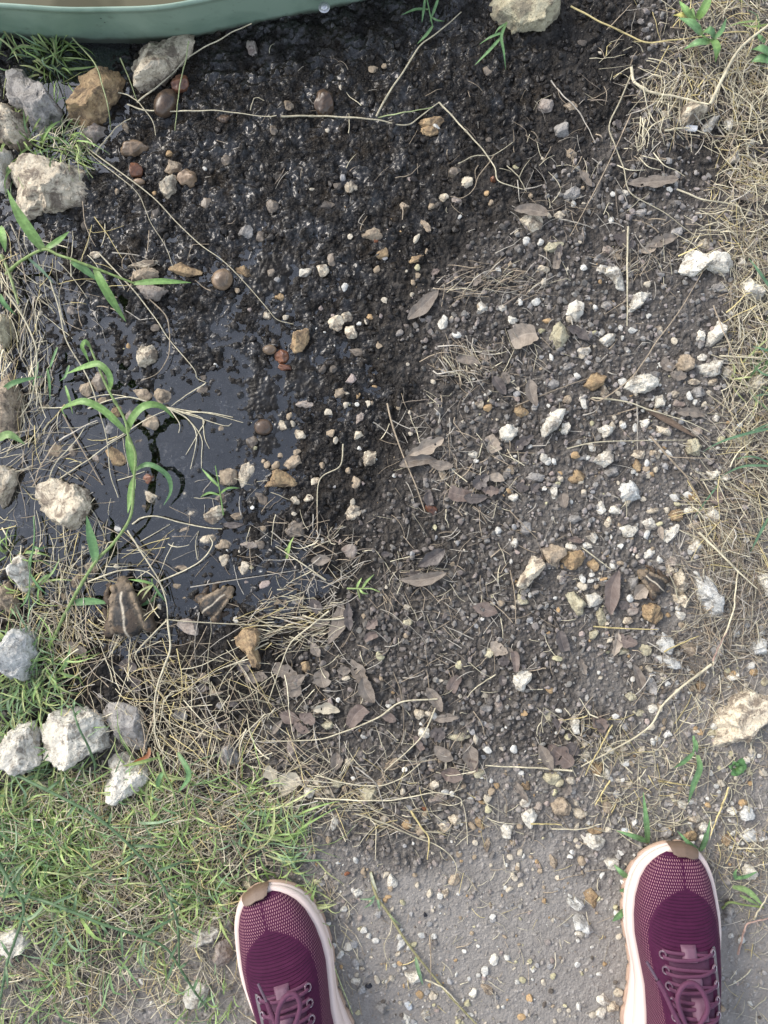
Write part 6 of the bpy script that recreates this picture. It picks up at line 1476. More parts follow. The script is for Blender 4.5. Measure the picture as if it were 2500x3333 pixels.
straw_batch(lambda x, y: x < 320 and y < 2100, "straw_litter", 'dry straw litter over the bank rocks beside the puddle', 30)
straw_batch(lambda x, y: not (x > 1700 and y < 2300) and not (x < 320 and y < 2100), "straw_litter", 'dry straw litter over the low grass, the mud edge and the dirt', 40)

# low green grass: (px, py, rx, ry, n, length mm lo hi, heading, spread, height mm)
GRN = [(330, 2640, 330, 150, 430, 12, 45, 60, 360, 14), (130, 2600, 150, 160, 240, 12, 50, 50, 360, 16), (430, 2830, 300, 160, 430, 12, 40, 60, 360, 13), (130, 2850, 160, 160, 210, 12, 40, 60, 360, 14), (260, 3080, 260, 160, 160, 10, 36, 60, 360, 10),
 (80, 2230, 110, 110, 230, 14, 40, 20, 360, 18), (60, 2130, 70, 50, 50, 12, 36, 90, 200, 16), (130, 2420, 130, 70, 60, 14, 40, 60, 360, 12), (900, 2760, 120, 110, 120, 14, 46, 60, 200, 14), (960, 2870, 80, 90, 60, 12, 30, 60, 200, 9), (830, 2650, 90, 90, 60, 12, 44, 90, 180, 14), (720, 2850, 100, 90, 60, 12, 36, 60, 360, 12),
 (90, 185, 120, 60, 95, 12, 30, 60, 300, 18), (190, 215, 70, 70, 30, 12, 34, 30, 300, 14), (150, 450, 110, 60, 60, 12, 40, 20, 300, 18), (60, 480, 60, 60, 40, 12, 34, 20, 300, 18), (2460, 1260, 80, 130, 30, 14, 50, 20, 160, 12), (2480, 60, 60, 80, 24, 14, 40, 60, 360, 14), (620, 3180, 150, 140, 50, 8, 26, 60, 360, 8), (60, 3250, 120, 120, 70, 10, 34, 60, 360, 12), (40, 1880, 60, 160, 30, 10, 34, 60, 360, 12)]
GPAL = np.array([(.26, .38, .12), (.33, .46, .15), (.18, .29, .12), (.40, .50, .18), (.46, .50, .22), (.25, .36, .20)])
def grass_batch(pred, name, label, seed):
    rs = np.random.default_rng(seed)
    X, Y, A, L, Wd, C = [], [], [], [], [], []
    for (cx, cy, rx, ry, n, l0, l1, hd, sp, zh) in GRN:
        if not pred(cx, cy):
            continue
        n = int(n * .82)
        nt_ = max(3, n // 7)          # blades spring from shared tufts
        c = world((cx, cy))
        r = np.sqrt(rs.random(nt_)) * 1.1
        t = rs.uniform(0, 2 * np.pi, nt_)
        k = rs.integers(0, nt_, n)
        X.append(c[0] + (r * np.cos(t) * rx * PXM)[k] + rs.normal(0, .004, n)); Y.append(c[1] + (r * np.sin(t) * ry * PXM)[k] + rs.normal(0, .004, n))
        A.append(np.radians(hd + rs.uniform(-sp / 2, sp / 2, n)))
        L.append((l0 + (l1 - l0) * rs.random(n) ** 1.2) * .00158)
        Wd.append(rs.uniform(.0009, .0025, n) * np.where(rs.random(n) < .10, 1.7, 1))
        C.append(GPAL[(rs.integers(0, 6, nt_))[k]] * rs.uniform(.75, 1.2, (n, 1)))
    X, Y, A, L, Wd = map(np.concatenate, (X, Y, A, L, Wd))
    C = np.vstack(C)
    k = (np.abs(X) < .484) & (np.abs(Y) < .634)
    strands(name, X[k], Y[k], A[k], L[k], Wd[k], C[k], M_GREEN, .004, .022, 0, rs.normal(0, .9, k.sum()), seed, n=8, flatribbon=True, label=label)
grass_batch(lambda x, y: y > 2500, "grass", 'low green grass mixed with straw around the shoe in the grass', 50)
grass_batch(lambda x, y: y < 600 and x < 1000, "grass", 'short green grass between the tub and the grey-brown rock', 52)
grass_batch(lambda x, y: 600 <= y <= 2500 or (x > 1000 and y < 600), "grass", 'bright green grass tufts along the picture edges', 54)
# ------------------------------------------------------------------ tub
def mat_simple(name, col, rough=.5, n=(60, .15), bump=None, spec=.5, **kw):
    m = NT(name)
    v = m.coords(False)
    c = m.mix(m.noise(v, n[0], 5), tuple(x * (1 - n[1]) for x in col), tuple(min(1, x * (1 + n[1])) for x in col))
    m.p(Base_Color=c, Roughness=rough, Specular_IOR_Level=spec, **kw)
    if bump:
        m.bump(m.noise(v, bump[0], 4), bump[1], bump[2])
    return m.m
base_px = [(-420, 10), (-200, 66), (-60, 103), (0, 113), (120, 123), (250, 131), (360, 134), (450, 133), (540, 129), (620, 121), (720, 103), (800, 85), (1000, 45), (1200, 0), (1330, -45), (1400, -120), (1400, -330), (1250, -520), (900, -640), (400, -680), (0, -640), (-350, -500), (-520, -250), (-500, -80)]
TH = .070
B = smooth_path([(*world(p, 0), 0) for p in base_px + base_px[:1]], 161)[:-1]
c0 = B.mean(0)
Tn = np.roll(B, -1, 0) - np.roll(B, 1, 0)
Tn /= np.linalg.norm(Tn, axis=1)[:, None]
Nn = np.stack([-Tn[:, 1], Tn[:, 0], 0 * Tn[:, 0]], axis=1)
if ((B - c0) * Nn).sum() < 0:
    Nn = -Nn
tub = empty('tub', (c0[0], c0[1], 0.0))
prof = [(0, -.02), (0, .0), (.0016, .012), (.003, .026), (.0045, .042), (.0062, .056), (.0072, .064), (.0092, .0655), (.0100, .0685), (.0086, .0712), (.0066, .0710), (.0056, .0690), (.0046, .060), (.002, .03), (-.004, .006)]
rsn = noise2(np.arange(160) * .11, np.zeros(160), 3)
V = np.stack([B + Nn * (o + .0012 * rsn[:, None] * (z > 0)) + np.array([0, 0, z]) for o, z in prof], axis=0) - c0
F = grid_faces(len(prof), 160, True)
def mat_tub():
    m = NT("green_tub_plastic")
    v = m.coords(False)
    n1, n2 = m.noise(v, 9, 5, .6, .6), m.noise(v, 70, 4)
    c = m.mix(m.ramp(n1, .42, .58), (.16, .235, .17), (.235, .315, .235))
    c = m.mix(m.math('MULTIPLY', m.ramp(n2, .62, .75), .5), c, (.06, .075, .05))
    pit = m.voro(v, 95)
    c = m.mix(m.math('MULTIPLY', m.ramp(pit.outputs['Distance'], .09, .13, 1, 0), m.ramp(pit.outputs['Color'], .8, .82)), c, (.03, .035, .03))
    g = m.n("NewGeometry")
    sp = m.n("SeparateXYZ")
    m.l(g.outputs['Position'], sp.inputs[0])
    mudl = m.ramp(m.math('ADD', sp.outputs[2], m.math('MULTIPLY', m.noise(v, 45, 4), .012)), .009, .016, .8, 0)
    c = m.mix(mudl, c, (.035, .032, .022))
    m.p(Base_Color=c, Roughness=m.ramp(n1, .3, .7, .32, .5))
    m.bump(n2, .2, .001)
    return m.m
link('wall', mk_mesh('tub_wall', V.reshape(-1, 3), F), mat_tub(), tub)
# murky water standing in it
Wv = B + Nn * .0035 + np.array([0, 0, .060]) - c0
Wv = np.vstack([Wv, [[0, 0, .060]]])
Wf = np.array([[i, (i + 1) % 160, 160] for i in range(160)])
if np.cross(Wv[1] - Wv[0], Wv[160] - Wv[0])[2] < 0:
    Wf = Wf[:, ::-1]
def mat_tubwater():
    m = NT("murky_water")
    v = m.coords(False)
    c = m.mix(m.ramp(m.noise(v, 6, 3), .45, .52), (.065, .058, .028), (.11, .098, .055))
    m.p(Base_Color=c, Roughness=.06, IOR=1.36)
    m.bump(m.noise(v, 14, 2), .08, .003)
    return m.m
link('water', mk_mesh('tub_water', Wv, Wf), mat_tubwater(), tub)
rp = world(px('Z', 1055, 22), .03)
U, F = ico(3)
Vr = U * np.array([.0046, .0046, .0032]) + np.array([rp[0], rp[1], .030]) - c0
M_STEEL = mat_simple('dull_steel', (.5, .5, .5), .35, (200, .2), (400, .3, .0004), Metallic=.7)
link('rivet', mk_mesh('rivet', Vr, F), M_STEEL, tub)
Vr2 = U * np.array([.0066, .0066, .0014]) + np.array([rp[0], rp[1], .029]) - c0
link('washer', mk_mesh('washer', Vr2, F), M_STEEL, tub)
tag(tub, 'green plastic tub of murky water with a steel rivet in its wall', 'tub')

# ------------------------------------------------------------------ white chip
cp = world(px('C', 1180, 803), .01)
bm = bmesh.new()
bmesh.ops.create_cube(bm, size=1, matrix=Matrix.Diagonal((75 * .51236 * PXM, 34 * .51236 * PXM, .005, 1)))
bmesh.ops.bevel(bm, geom=bm.edges[:] , offset=.0009, segments=2, affect='EDGES')
for v in bm.verts:
    v.co.x *= 1 + .1 * v.co.y / .006
me = bpy.data.meshes.new('plastic_chip'); bm.to_mesh(me); bm.free()
o = link('plastic_chip', me, mat_simple('white_plastic', (.74, .73, .70), .5), loc=(cp[0], cp[1], float(gzs(*cp)) + .006), rotz=math.radians(-6))
o.rotation_euler.x = .15
tag(o, 'small white rectangular chip at the edge of the dug hollow', 'chip')

# ------------------------------------------------------------------ snail shells
M_SHELL = {'g': mat_simple('grey_shell', (.26, .225, .19), .4, (300, .25)), 'w': mat_simple('white_shell', (.58, .55, .48), .4, (300, .15))}
def snail(reg, x, y, d, c, label, a0=0.0):
    k = REG[reg][2] * PXM * d * .5
    t = np.linspace(0, 5.6 * np.pi, 90)
    r = k * .62 * np.exp(.115 * (t - t[-1]))
    rad = np.maximum(.62 * r * .95, k * .05)
    P = np.stack([r * np.cos(t + a0), r * np.sin(t + a0), k * .55 - r * .75 + rad * .6], axis=1)
    V, F = tube(P, rad * np.clip((t[-1] - t) * 3 + .75, .75, 1), 10)
    p = px(reg, x, y)
    w0 = world(p, .003)
    o = link('snail_shell', mk_mesh('snail_shell', V, F), M_SHELL[c], loc=(w0[0], w0[1], float(gz(*w0)) + k * .45))
    o.rotation_euler = (.2 * math.sin(x), .2 * math.cos(y), 0)
    tag(o, label, 'snail shell', 'small empty snail shells')
for i, q in enumerate([('H', 530, 1220, 44, 'w', 'white snail shell beside the pale lobed leaf'), ('G', 635, 1196, 48, 'g', 'grey snail shell in the straw above the dark grey slab'), ('F', 765, 1046, 48, 'g', 'grey-tan snail shell below the wide pitted rock'),
 ('F', 960, 730, 46, 'w', 'pale snail shell touching the tip of the wide pitted rock'), ('F', 235, 1505, 42, 'w', 'pale snail shell above the sandy cream rock'), ('C', 1556, 1036, 44, 'g', 'blue-grey snail shell on bare dirt near the dug hollow'),
 ('E', 1400, 1328, 42, 'w', 'white snail shell beside the three overlapping leaves'), ('D', 1600, 1625, 40, 'w', 'cream snail shell at the puddle rim by the cream stones'), ('M', 625, 102, 40, 'w', 'white snail shell under the sagging straw'), ('M', 955, 40, 50, 'w', 'cream snail shell among straw below the crossing leaves'),
 ('M', 1250, 190, 46, 'w', 'greenish white snail shell beside the red-stained stone'), ('H', 1440, 706, 34, 'w', 'tiny white snail shell touching the pointed brown leaf'), ('H', 1545, 715, 0, 'w', ''), ('I', 478, 870, 40, 'g', 'brown seed-like snail shell in the dark crumbs'), ('N', 610, 502, 46, 'g', 'dark grey snail shell under the straw below the big pinkish leaf')]):
    if q[3]:
        snail(*q, a0=i * 1.3)

# ------------------------------------------------------------------ toads
def toad(label, nose, rump, L, seed, roll=0.0, legs=True):
    """body along +Y (nose at +0.5 L); one continuous skin with eyes as parts"""
    V, F, off = [], [], 0
    def blob(c, r, rot=0.0, tilt=0.0):
        nonlocal off
        U, f = ico(3)
        P = U * np.array(r)
        P = np.stack([P[:, 0], P[:, 1] * math.cos(tilt) - P[:, 2] * math.sin(tilt), P[:, 1] * math.sin(tilt) + P[:, 2] * math.cos(tilt)], axis=1)
        P = np.stack([P[:, 0] * math.cos(rot) - P[:, 1] * math.sin(rot), P[:, 0] * math.sin(rot) + P[:, 1] * math.cos(rot), P[:, 2]], axis=1)
        V.append(P + np.array(c)); F.append(f + off); off += len(P)
    blob((0, -.15, .20), (.268, .33, .185))
    blob((0, -.28, .17), (.24, .22, .15))
    blob((0, .10, .205), (.205, .24, .16))
    blob((0, .27, .20), (.165, .18, .12))
    blob((0, .38, .18), (.11, .12, .08), 0, -.15)
    blob((0, .44, .165), (.075, .065, .055))
    for s in (-1, 1):
        blob((s * .118, .31, .285), (.062, .082, .056), s * -.25)        # eye hump
        blob((s * .078, .36, .26), (.02, .10, .02), s * .25)                # crest
        blob((s * .165, .16, .285), (.052, .10, .045), s * .25)           # parotoid gland
        blob((s * .215, -.05, .262), (.042, .24, .045), s * .24)            # warty side ridge
        blob((s * .275, -.27, .135), (.125, .215, .115), s * .55)         # thigh
        blob((s * .345, -.16, .075), (.07, .19, .06), s * -.32)           # shank
        blob((s * .335, -.34, .03), (.05, .15, .028), s * .35)            # hind foot
        for k in range(4):
            a = s * (.2 + .26 * k)
            blob((s * (.35 + .03 * k), -.43 + .035 * k, .022), (.016, .095, .016), -a - s * .1)
        blob((s * .275, .12, .115), (.075, .12, .07), s * -.6)            # upper arm
        blob((s * .33, .215, .06), (.05, .125, .048), s * .28)            # forearm
        blob((s * .29, .31, .025), (.05, .05, .024))
        for k in range(4):
            a = s * (-.35 + .33 * k)
            blob((s * .29 + .055 * math.sin(a), .31 + .06 * math.cos(a), .018), (.015, .055, .014), -a)
    V, F = np.vstack(V) * L, np.vstack(F)
    tmp = bpy.data.objects.new('toad_tmp', mk_mesh('toad_tmp', V, F))
    COL.objects.link(tmp)
    md = tmp.modifiers.new('r', 'REMESH'); md.mode = 'VOXEL'; md.voxel_size = L * .0115
    ms = tmp.modifiers.new('s', 'SMOOTH'); ms.factor = .5; ms.iterations = 4
    dg = bpy.context.evaluated_depsgraph_get()
    ev = tmp.evaluated_get(dg)
    me = bpy.data.meshes.new_from_object(ev)
    bpy.data.objects.remove(tmp)
    n = len(me.vertices)
    P = np.empty(n * 3, dtype=np.float32); me.vertices.foreach_get('co', P); P = P.reshape(-1, 3).astype(float)
    N = np.empty(n * 3, dtype=np.float32); me.vertices.foreach_get('normal', N); N = N.reshape(-1, 3).astype(float)
    q = P / L
    x, y, z = q.T
    # warts: cells of bumps
    rs = np.random.default_rng(seed)
    wp = rs.uniform((-.42, -.5, 0), (.42, .42, .42), (900, 3))
    wr = rs.uniform(.008, .021, 900)
    wart = np.zeros(n)
    for c, r in zip(wp, wr):
        d2 = ((q - c) ** 2).sum(1)
        wart = np.maximum(wart, np.where(d2 < (r * 1.5) ** 2, r * np.exp(-d2 / (r * .8) ** 2), 0))
    side = np.exp(-((np.abs(x) - np.clip(.155 + (.2 - y) * .24, 0, .25)) / .042) ** 2) * (y < .24)
    head = np.clip((y - .22) / .08, 0, 1)
    P = P + N * (L * wart * (1.0 + 1.1 * side) * (1 - .75 * head))[:, None] + N * (L * .004 * noise3(q * 30, seed))[:, None]
    me.vertices.foreach_set('co', P.astype(np.float32).ravel())
    # skin colours
    nz = noise3(q * 9, seed + 4)
    nf = noise3(q * 26, seed + 5)
    dark, tan, cream, brown = np.array([.030, .027, .024]), np.array([.235, .175, .112]), np.array([.50, .43, .32]), np.array([.095, .066, .043])
    C = np.tile(dark, (n, 1)) * (1 + .4 * nf)[:, None]
    def lay(c, w):
        nonlocal C
        w = np.clip(w, 0, 1)[:, None]
        C = C * (1 - w) + c * w
    lay(brown, .8 * (nz > .25) + .3 * (nf > .3))
    lay(brown * .7, np.clip((np.abs(x) - .20) / .05, 0, 1) * (z < .22))
    lay(tan * 1.25, side * (.8 + .6 * nf) * np.clip((z - .17) / .05, 0, 1))
    lay(tan * .85, head * np.clip((z - .13) / .04, 0, 1) * (.75 + .25 * nz))
    lay(dark, head * np.exp(-((np.abs(x) - .075) / .02) ** 2) * np.clip((.36 - y) / .05, 0, 1) * (z > .24) * .8)
    lay(tan, np.exp(-((np.abs(x) - .165) / .05) ** 2 - ((y - .15) / .1) ** 2) * .9)
    lay(tan, np.clip(wart / .010 - .35, 0, 1) * (.35 + .5 * side))
    lay(cream, np.exp(-((x + .012 * np.sin(y * 14)) / (.017 + .006 * nf)) ** 2) * (y < .26) * (z > .15) * 1.1)
    lay(brown * 1.3, (z < .1) * (nz > -.1) * .8)
    lay(tan * .8, (z < .1) * (nz < -.25) * .7)
    if 'col' in me.attributes:
        me.attributes.remove(me.attributes['col'])
    a = me.attributes.new("col", 'FLOAT_COLOR', 'POINT')
    c4 = np.ones((n, 4), dtype=np.float32); c4[:, :3] = C.clip(.01, 1)
    a.data.foreach_set('color', c4.ravel())
    me.polygons.foreach_set('use_smooth', np.ones(len(me.polygons), dtype=bool))
    pn, pr = world(px(*nose), L * .2), world(px(*rump), L * .17)
    m = ((pn[0] + pr[0]) / 2, (pn[1] + pr[1]) / 2)
    g0 = float(gzs(*m)) - .001
    r = empty('toad', (m[0], m[1], g0))
    r.rotation_euler = (0, roll, math.atan2(pn[1] - pr[1], pn[0] - pr[0]) - math.pi / 2)
    me.name = 'toad_body'
    link('body', me, M_TOAD, r)
    U, f = ico(3)
    for s in (-1, 1):
        e = link('eye', mk_mesh('toad_eye', U * L * np.array([.042, .048, .042]), f), M_EYE, r, loc=(s * .150 * L, .335 * L, .280 * L))
        link('pupil', mk_mesh('toad_pupil', U * L * np.array([.012, .026, .016]), f), M_PUP, e, loc=(s * .036 * L, .002 * L, .008 * L))
    return tag(r, label, 'toad')
M_TOAD = mat_lump('toad_skin', .55, 900, .55)
M_EYE = mat_simple('toad_eye', (.20, .13, .045), .12, (900, .4))
M_PUP = mat_simple('toad_pupil', (.008, .008, .008), .08)
toad('larger brown toad with a pale back stripe sitting in the wet mud', ('T', 310, 135), ('T', 395, 770), .072, 3)
toad('small toad with a cream back stripe sitting in the shallow puddle', ('T', 1512, 245), ('T', 1170, 525), .048, 8)
toad('little dark striped toad sitting on the gravel under straw', ('I', 817, 395), ('I', 995, 540), .039, 14)
# ------------------------------------------------------------------ running shoes
def mat_knit():
    m = NT("burgundy_knit")
    uv = m.n("UVMap").outputs[0]
    sp = m.n("SeparateXYZ"); m.l(uv, sp.inputs[0])
    u, t = sp.outputs[0], sp.outputs[1]           # millimetres across and along
    knit = m.attr("knit").outputs['Fac']
    rib = m.attr("rib").outputs['Fac']
    v = m.coords(False)
    # rows of woven pink dashes, every other row shifted by half
    pu, pt = 2.5, 2.9
    row = m.math('FLOOR', m.math('DIVIDE', t, pt))
    odd = m.math('MULTIPLY', m.math('MODULO', row, 2.0), .5)
    cu = m.math('SUBTRACT', m.math('FRACT', m.math('ADD', m.math('DIVIDE', u, pu), m.math('ADD', odd, 100.0))), .5)
    ct = m.math('SUBTRACT', m.math('FRACT', m.math('DIVIDE', t, pt)), .5)
    sk = m.math('ADD', cu, m.math('MULTIPLY', ct, m.math('MULTIPLY', m.ramp(u, -1, 1, -1, 1), .22)))
    wid = m.math('ADD', .11, m.math('MULTIPLY', knit, .14))
    d = m.math('ADD', m.math('POWER', m.math('DIVIDE', sk, wid), 2.0), m.math('POWER', m.math('DIVIDE', ct, .36), 2.0))
    dot = m.math('MULTIPLY', m.ramp(d, .7, 1.25, 1, 0), m.ramp(knit, .06, .22))
    line = m.math('FRACT', m.math('DIVIDE', m.math('ADD', t, m.math('MULTIPLY', m.math('MULTIPLY', u, u), .0035)), 3.3))
    groove = m.math('MULTIPLY', m.ramp(m.math('ABSOLUTE', m.math('SUBTRACT', line, .5)), .30, .47, 0, 1), rib)
    base = m.mix(m.noise(v, 120, 4), (.034, .0042, .020), (.064, .0095, .038))
    weave = m.noise(v, 1500, 2)
    base = m.mix(m.math('MULTIPLY', groove, .55), base, (.026, .005, .018))
    pink = m.mix(m.noise(v, 700, 2), (.24, .105, .125), (.38, .21, .215))
    c = m.mix(dot, base, pink)
    m.p(Base_Color=c, Roughness=.75, Specular_IOR_Level=.16, Sheen_Weight=.0, Sheen_Roughness=.4)
    h = m.math('ADD', m.math('MULTIPLY', groove, -1.0), m.math('ADD', m.math('MULTIPLY', dot, .35), m.math('MULTIPLY', weave, .35)))
    m.bump(h, .7, .0009)
    return m.m
M_KNIT = mat_knit()
M_FOAM = mat_simple('pinkish_foam', (.64, .51, .45), .55, (25, .06), (300, .12, .0008))
M_GUM = mat_simple('gum_rubber', (.36, .245, .175), .55, (60, .15), (500, .3, .0006))
M_BROWN = mat_simple('brown_toe_rubber', (.13, .085, .058), .5, (90, .25), (600, .3, .0006))
M_LACE = mat_simple('burgundy_lace', (.085, .02, .05), .75, (250, .2), (1800, .5, .0006))
M_TAPE = mat_simple('burgundy_webbing', (.12, .05, .08), .55, (200, .15), (1500, .5, .0005))
M_TONGUE = mat_simple('burgundy_tongue', (.045, .009, .03), .8, (150, .2), (1200, .5, .0006))
M_LINING = mat_simple('dark_lining', (.03, .012, .022), .9)
M_STAY = mat_simple('grey_overlay', (.10, .085, .09), .35, (200, .2))
M_AGLET = mat_simple('dark_aglet', (.09, .055, .075), .2, (300, .1))
def mat_clear():
    m = NT("clear_eyelet")
    m.p(Base_Color=(.13, .07, .095), Roughness=.12, IOR=1.45, Transmission_Weight=.2)
    return m.m
M_CLEAR = mat_clear()

TS = np.array([0, 3, 8, 14, 22, 35, 55, 75, 95, 120, 150, 180, 210, 235, 252, 262, 268, 270.])
MED = np.array([5, 15, 24, 31, 37.5, 44, 48.5, 50, 49, 44, 38, 36, 36, 34.5, 30, 24, 15, 5.])
LAT = np.array([5, 15, 24, 30, 35.5, 41, 46, 49.5, 51, 50, 46, 42, 39.5, 36, 31, 24, 15, 5.])
HT_ = np.array([0, 4, 10, 18, 30, 45, 65, 85, 105, 130, 160, 180, 215, 245, 262, 270.])
HZ_ = np.array([28, 33, 39, 44.5, 50, 54, 59, 66, 76, 88, 99, 96, 84, 88, 94, 88.])
def sm(t, x, y):
    tt = np.linspace(x[0], x[-1], 541)
    yy = np.interp(tt, x, y)
    k = np.array([1, 3, 5, 6, 5, 3, 1.]); k /= k.sum()
    yp = np.pad(yy, 3, mode='edge')
    yy = np.convolve(yp, k, 'valid')
    return np.interp(t, tt, yy)

def build_shoe(name, label, loc, rot, mir, lace_px, lace_reg):
    """mir=+1: inner side toward -x. Local millimetres: x across, y = -t behind the toe, z up"""
    root = empty(name, (loc[0], loc[1], loc[2]))
    cr, sr = math.cos(rot), math.sin(rot)
    def put(P):
        P = np.asarray(P, float) * .00103
        x, y = P[:, 0] * mir, P[:, 1]
        return np.stack([x * cr - y * sr, x * sr + y * cr, P[:, 2]], axis=1)
    def add(nm, P, F, mat, **kw):
        if mir < 0:
            F = [f[:, ::-1] for f in (F if isinstance(F, list) else [F])]
        return link(nm, mk_mesh(nm, put(P), F, True, **kw), mat, root)
    # perimeter
    t = np.concatenate([np.linspace(0, 1, 60) ** 2 * 20, np.linspace(20, 250, 90)[1:], 270 - (np.linspace(1, 0, 40) ** 2 * 20)[1:]])
    ml, ll = sm(t, TS, MED), sm(t, TS, LAT)
    ring = np.concatenate([np.stack([-ml, -t], 1), np.stack([ll, -t], 1)[::-1]])
    ring = smooth_path(np.column_stack([ring, np.zeros(len(ring))])[::4].tolist() + [list(ring[0]) + [0]], 241)[:-1, :2]
    Tg = np.roll(ring, -1, 0) - np.roll(ring, 1, 0)
    Tg /= np.linalg.norm(Tg, axis=1)[:, None] + 1e-9
    Ng = np.stack([Tg[:, 1], -Tg[:, 0]], 1)
    if (Ng * (ring - np.array([0, -135]))).sum() < 0:
        Ng = -Ng
    tr = -ring[:, 1]
    spring = 15 * np.clip(1 - tr / 62, 0, 1) ** 1.8 + 7 * np.clip((tr - 225) / 45, 0, 1) ** 2
    top = np.interp(tr, [0, 20, 60, 120, 180, 270], [31, 28.5, 27, 29, 33, 40]) 
    mside = np.clip(-ring[:, 0] / 40, 0, 1)
    flare = 13 * mside * np.clip((tr - 135) / 65, 0, 1)
    def band(prof):
        rows = []
        for o, f in prof:
            z = spring + 3.5 + (top - spring - 3.5) * f
            off = o + flare * (1 - f)
            rows.append(np.column_stack([ring + Ng * np.reshape(off, (-1, 1)), z]))
        return np.vstack(rows)
    wav = .35 * np.sin(tr * .5)
    pf = [(-12, .02), (0.2, .0), (1.8, .12), (2.6, .26), (2.2, .40), (1.1, .47), (1.0, .50), (2.0, .56), (1.8, .74), (.9, .9), (-.6, .98), (-2.5, 1.0), (-6.5, .97), (-9, .9)]
    add('midsole', band(pf), grid_faces(len(pf), 240, True), M_FOAM)
    # outsole with scalloped lugs
    lug = 1.9 * (np.sin(tr * 2 * np.pi / 24 + np.sign(ring[:, 0])) > -.72)
    rows = [np.column_stack([ring + Ng * np.reshape(o + flare + l * lug, (-1, 1)), spring + z]) for o, z, l in ((-14, 0, 0), (-1, 0, .5), (1.2, .6, 1), (1.5, 2.2, 1), (1.2, 4.6, 1), (.6, 6, .6), (-1, 6, 0))]
    add('outsole', np.vstack(rows), grid_faces(7, 240, True), M_GUM)
    # toe bumper: rubber wrapping up over the front, a little to the outer side
    sel = np.where((tr < 22) & (ring[:, 0] > -10) & (ring[:, 0] < 21))[0]
    sel = sel[np.argsort(ring[sel, 0])]
    e = np.clip(np.minimum(ring[sel, 0] + 10, 21 - ring[sel, 0]) / 7, .0, 1) ** .6
    rows = []
    for o, z in ((2.2, 20), (4.0, 22), (4.2, 27), (3.4, 32), (.4, 36.2), (-2.0, 38.6), (-4.2, 41.0), (-5.4, 41.9), (-5.6, 40.0)):
        k = o if o > 0 else o * (.25 + .75 * e)
        zz = np.where(o > 0, z, 36 + (z - 36) * (.25 + .75 * e))
        rows.append(np.column_stack([ring[sel] + Ng[sel] * np.reshape(k, (-1, 1)), zz + 0 * e]))
    Fb = grid_faces(9, len(sel))
    add('toe_bumper', np.vstack(rows), Fb, M_BROWN)
    # upper
    nt_, na = 300, 84
    tt = np.concatenate([4 + 26 * np.linspace(0, 1, 70) ** 1.6, np.linspace(30, 266, nt_ - 70 + 1)[1:]])
    def section(ts):
        m_, l_ = sm(ts, TS, MED) - 4.2, sm(ts, TS, LAT) - 4.2
        m_, l_ = np.maximum(m_, 1.5), np.maximum(l_, 1.5)
        zb = np.interp(ts, [0, 20, 60, 120, 180, 270], [29.5, 27, 25.5, 27, 31, 38])
        h = np.maximum(sm(ts, HT_, HZ_) - zb, 2)
        return m_, l_, zb, h
    def surf(ts, a, lift=0.0):
        """a in 0..pi from the inner to the outer edge"""
        m_, l_, zb, h = section(ts)
        e1 = np.interp(ts, [0, 40, 90, 140, 270], [.62, .66, .72, .62, .5])
        c, s = np.cos(a), np.sin(a)
        w = np.where(c > 0, m_, l_)
        # the vamp narrows toward the ankle above the ball of the foot
        nar = 1 - np.interp(ts, [0, 60, 110, 160, 270], [0, .04, .12, .18, .2]) * s
        x = -np.sign(c) * np.abs(c) ** e1 * w * nar
        # inward shift of the ridge line to the big-toe side
        x = x - np.interp(ts, [0, 40, 110, 200], [0, 2.5, 3, 1.5]) * s
        z = zb + h * np.abs(s) ** .82
        n_ = np.stack([-c * .8, 0 * c, s], -1)
        n_ /= np.linalg.norm(n_, axis=-1, keepdims=True)
        P = np.stack([x, -ts + 0 * a, z], -1)
        return P + n_ * np.reshape(lift, np.shape(lift) + (1,) if np.ndim(lift) else (1,))
    A = np.linspace(0, np.pi, na)
    Tm, Am = np.meshgrid(tt, A, indexing='ij')
    P = surf(Tm, Am)
    # arc length across, from the crown line
    ds = np.linalg.norm(np.diff(P[..., [0, 2]], axis=1), axis=2)
    arc = np.concatenate([np.zeros((nt_, 1)), np.cumsum(ds, axis=1)], axis=1)
    mid = arc[:, na // 2][:, None]
    U = arc - mid
    bl = np.interp(tt, [0, 34, 39, 46, 56, 70, 90, 120, 160, 270], [0, 0, 11, 22, 31, 38, 42, 43, 40, 38])[:, None]
    edge = np.abs(U) - bl
    knit = np.clip(edge / 3.0, 0, 1) * (.35 + .65 * np.clip(1 - tt[:, None] / 75, 0, 1)) + 0 * U
    knit = knit * np.clip((tt[:, None] - 7) / 3, 0, 1) * np.clip((215 - tt[:, None]) / 20, 0, 1)
    rib = np.clip(-edge / 3, 0, 1) * np.clip((tt[:, None] - 36) / 5, 0, 1) * np.clip((98 - tt[:, None]) / 10, .25, 1) + 0 * U
    P[..., 2] += .5 * np.sin(Tm * 2 * np.pi / 17 + .4 * np.sin(U * .08)) * np.clip(-edge / 8, 0, 1) * np.clip((Tm - 50) / 20, 0, 1) * np.clip((95 - Tm) / 15, 0, 1)
    F = grid_faces(nt_, na)
    fc = F[:, 0]
    tf, af = Tm.ravel()[fc], Am.ravel()[fc]
    F = F[~((tf > 172) & (tf < 258) & (np.sin(af) > .72))]
    add('upper', P.reshape(-1, 3), F, M_KNIT, uv=np.stack([U.ravel(), Tm.ravel()], 1), floats=dict(knit=knit.ravel(), rib=rib.ravel()))
    # padded collar round the opening, insole inside
    a0 = math.asin(.72)
    ts = np.linspace(172, 258, 24)
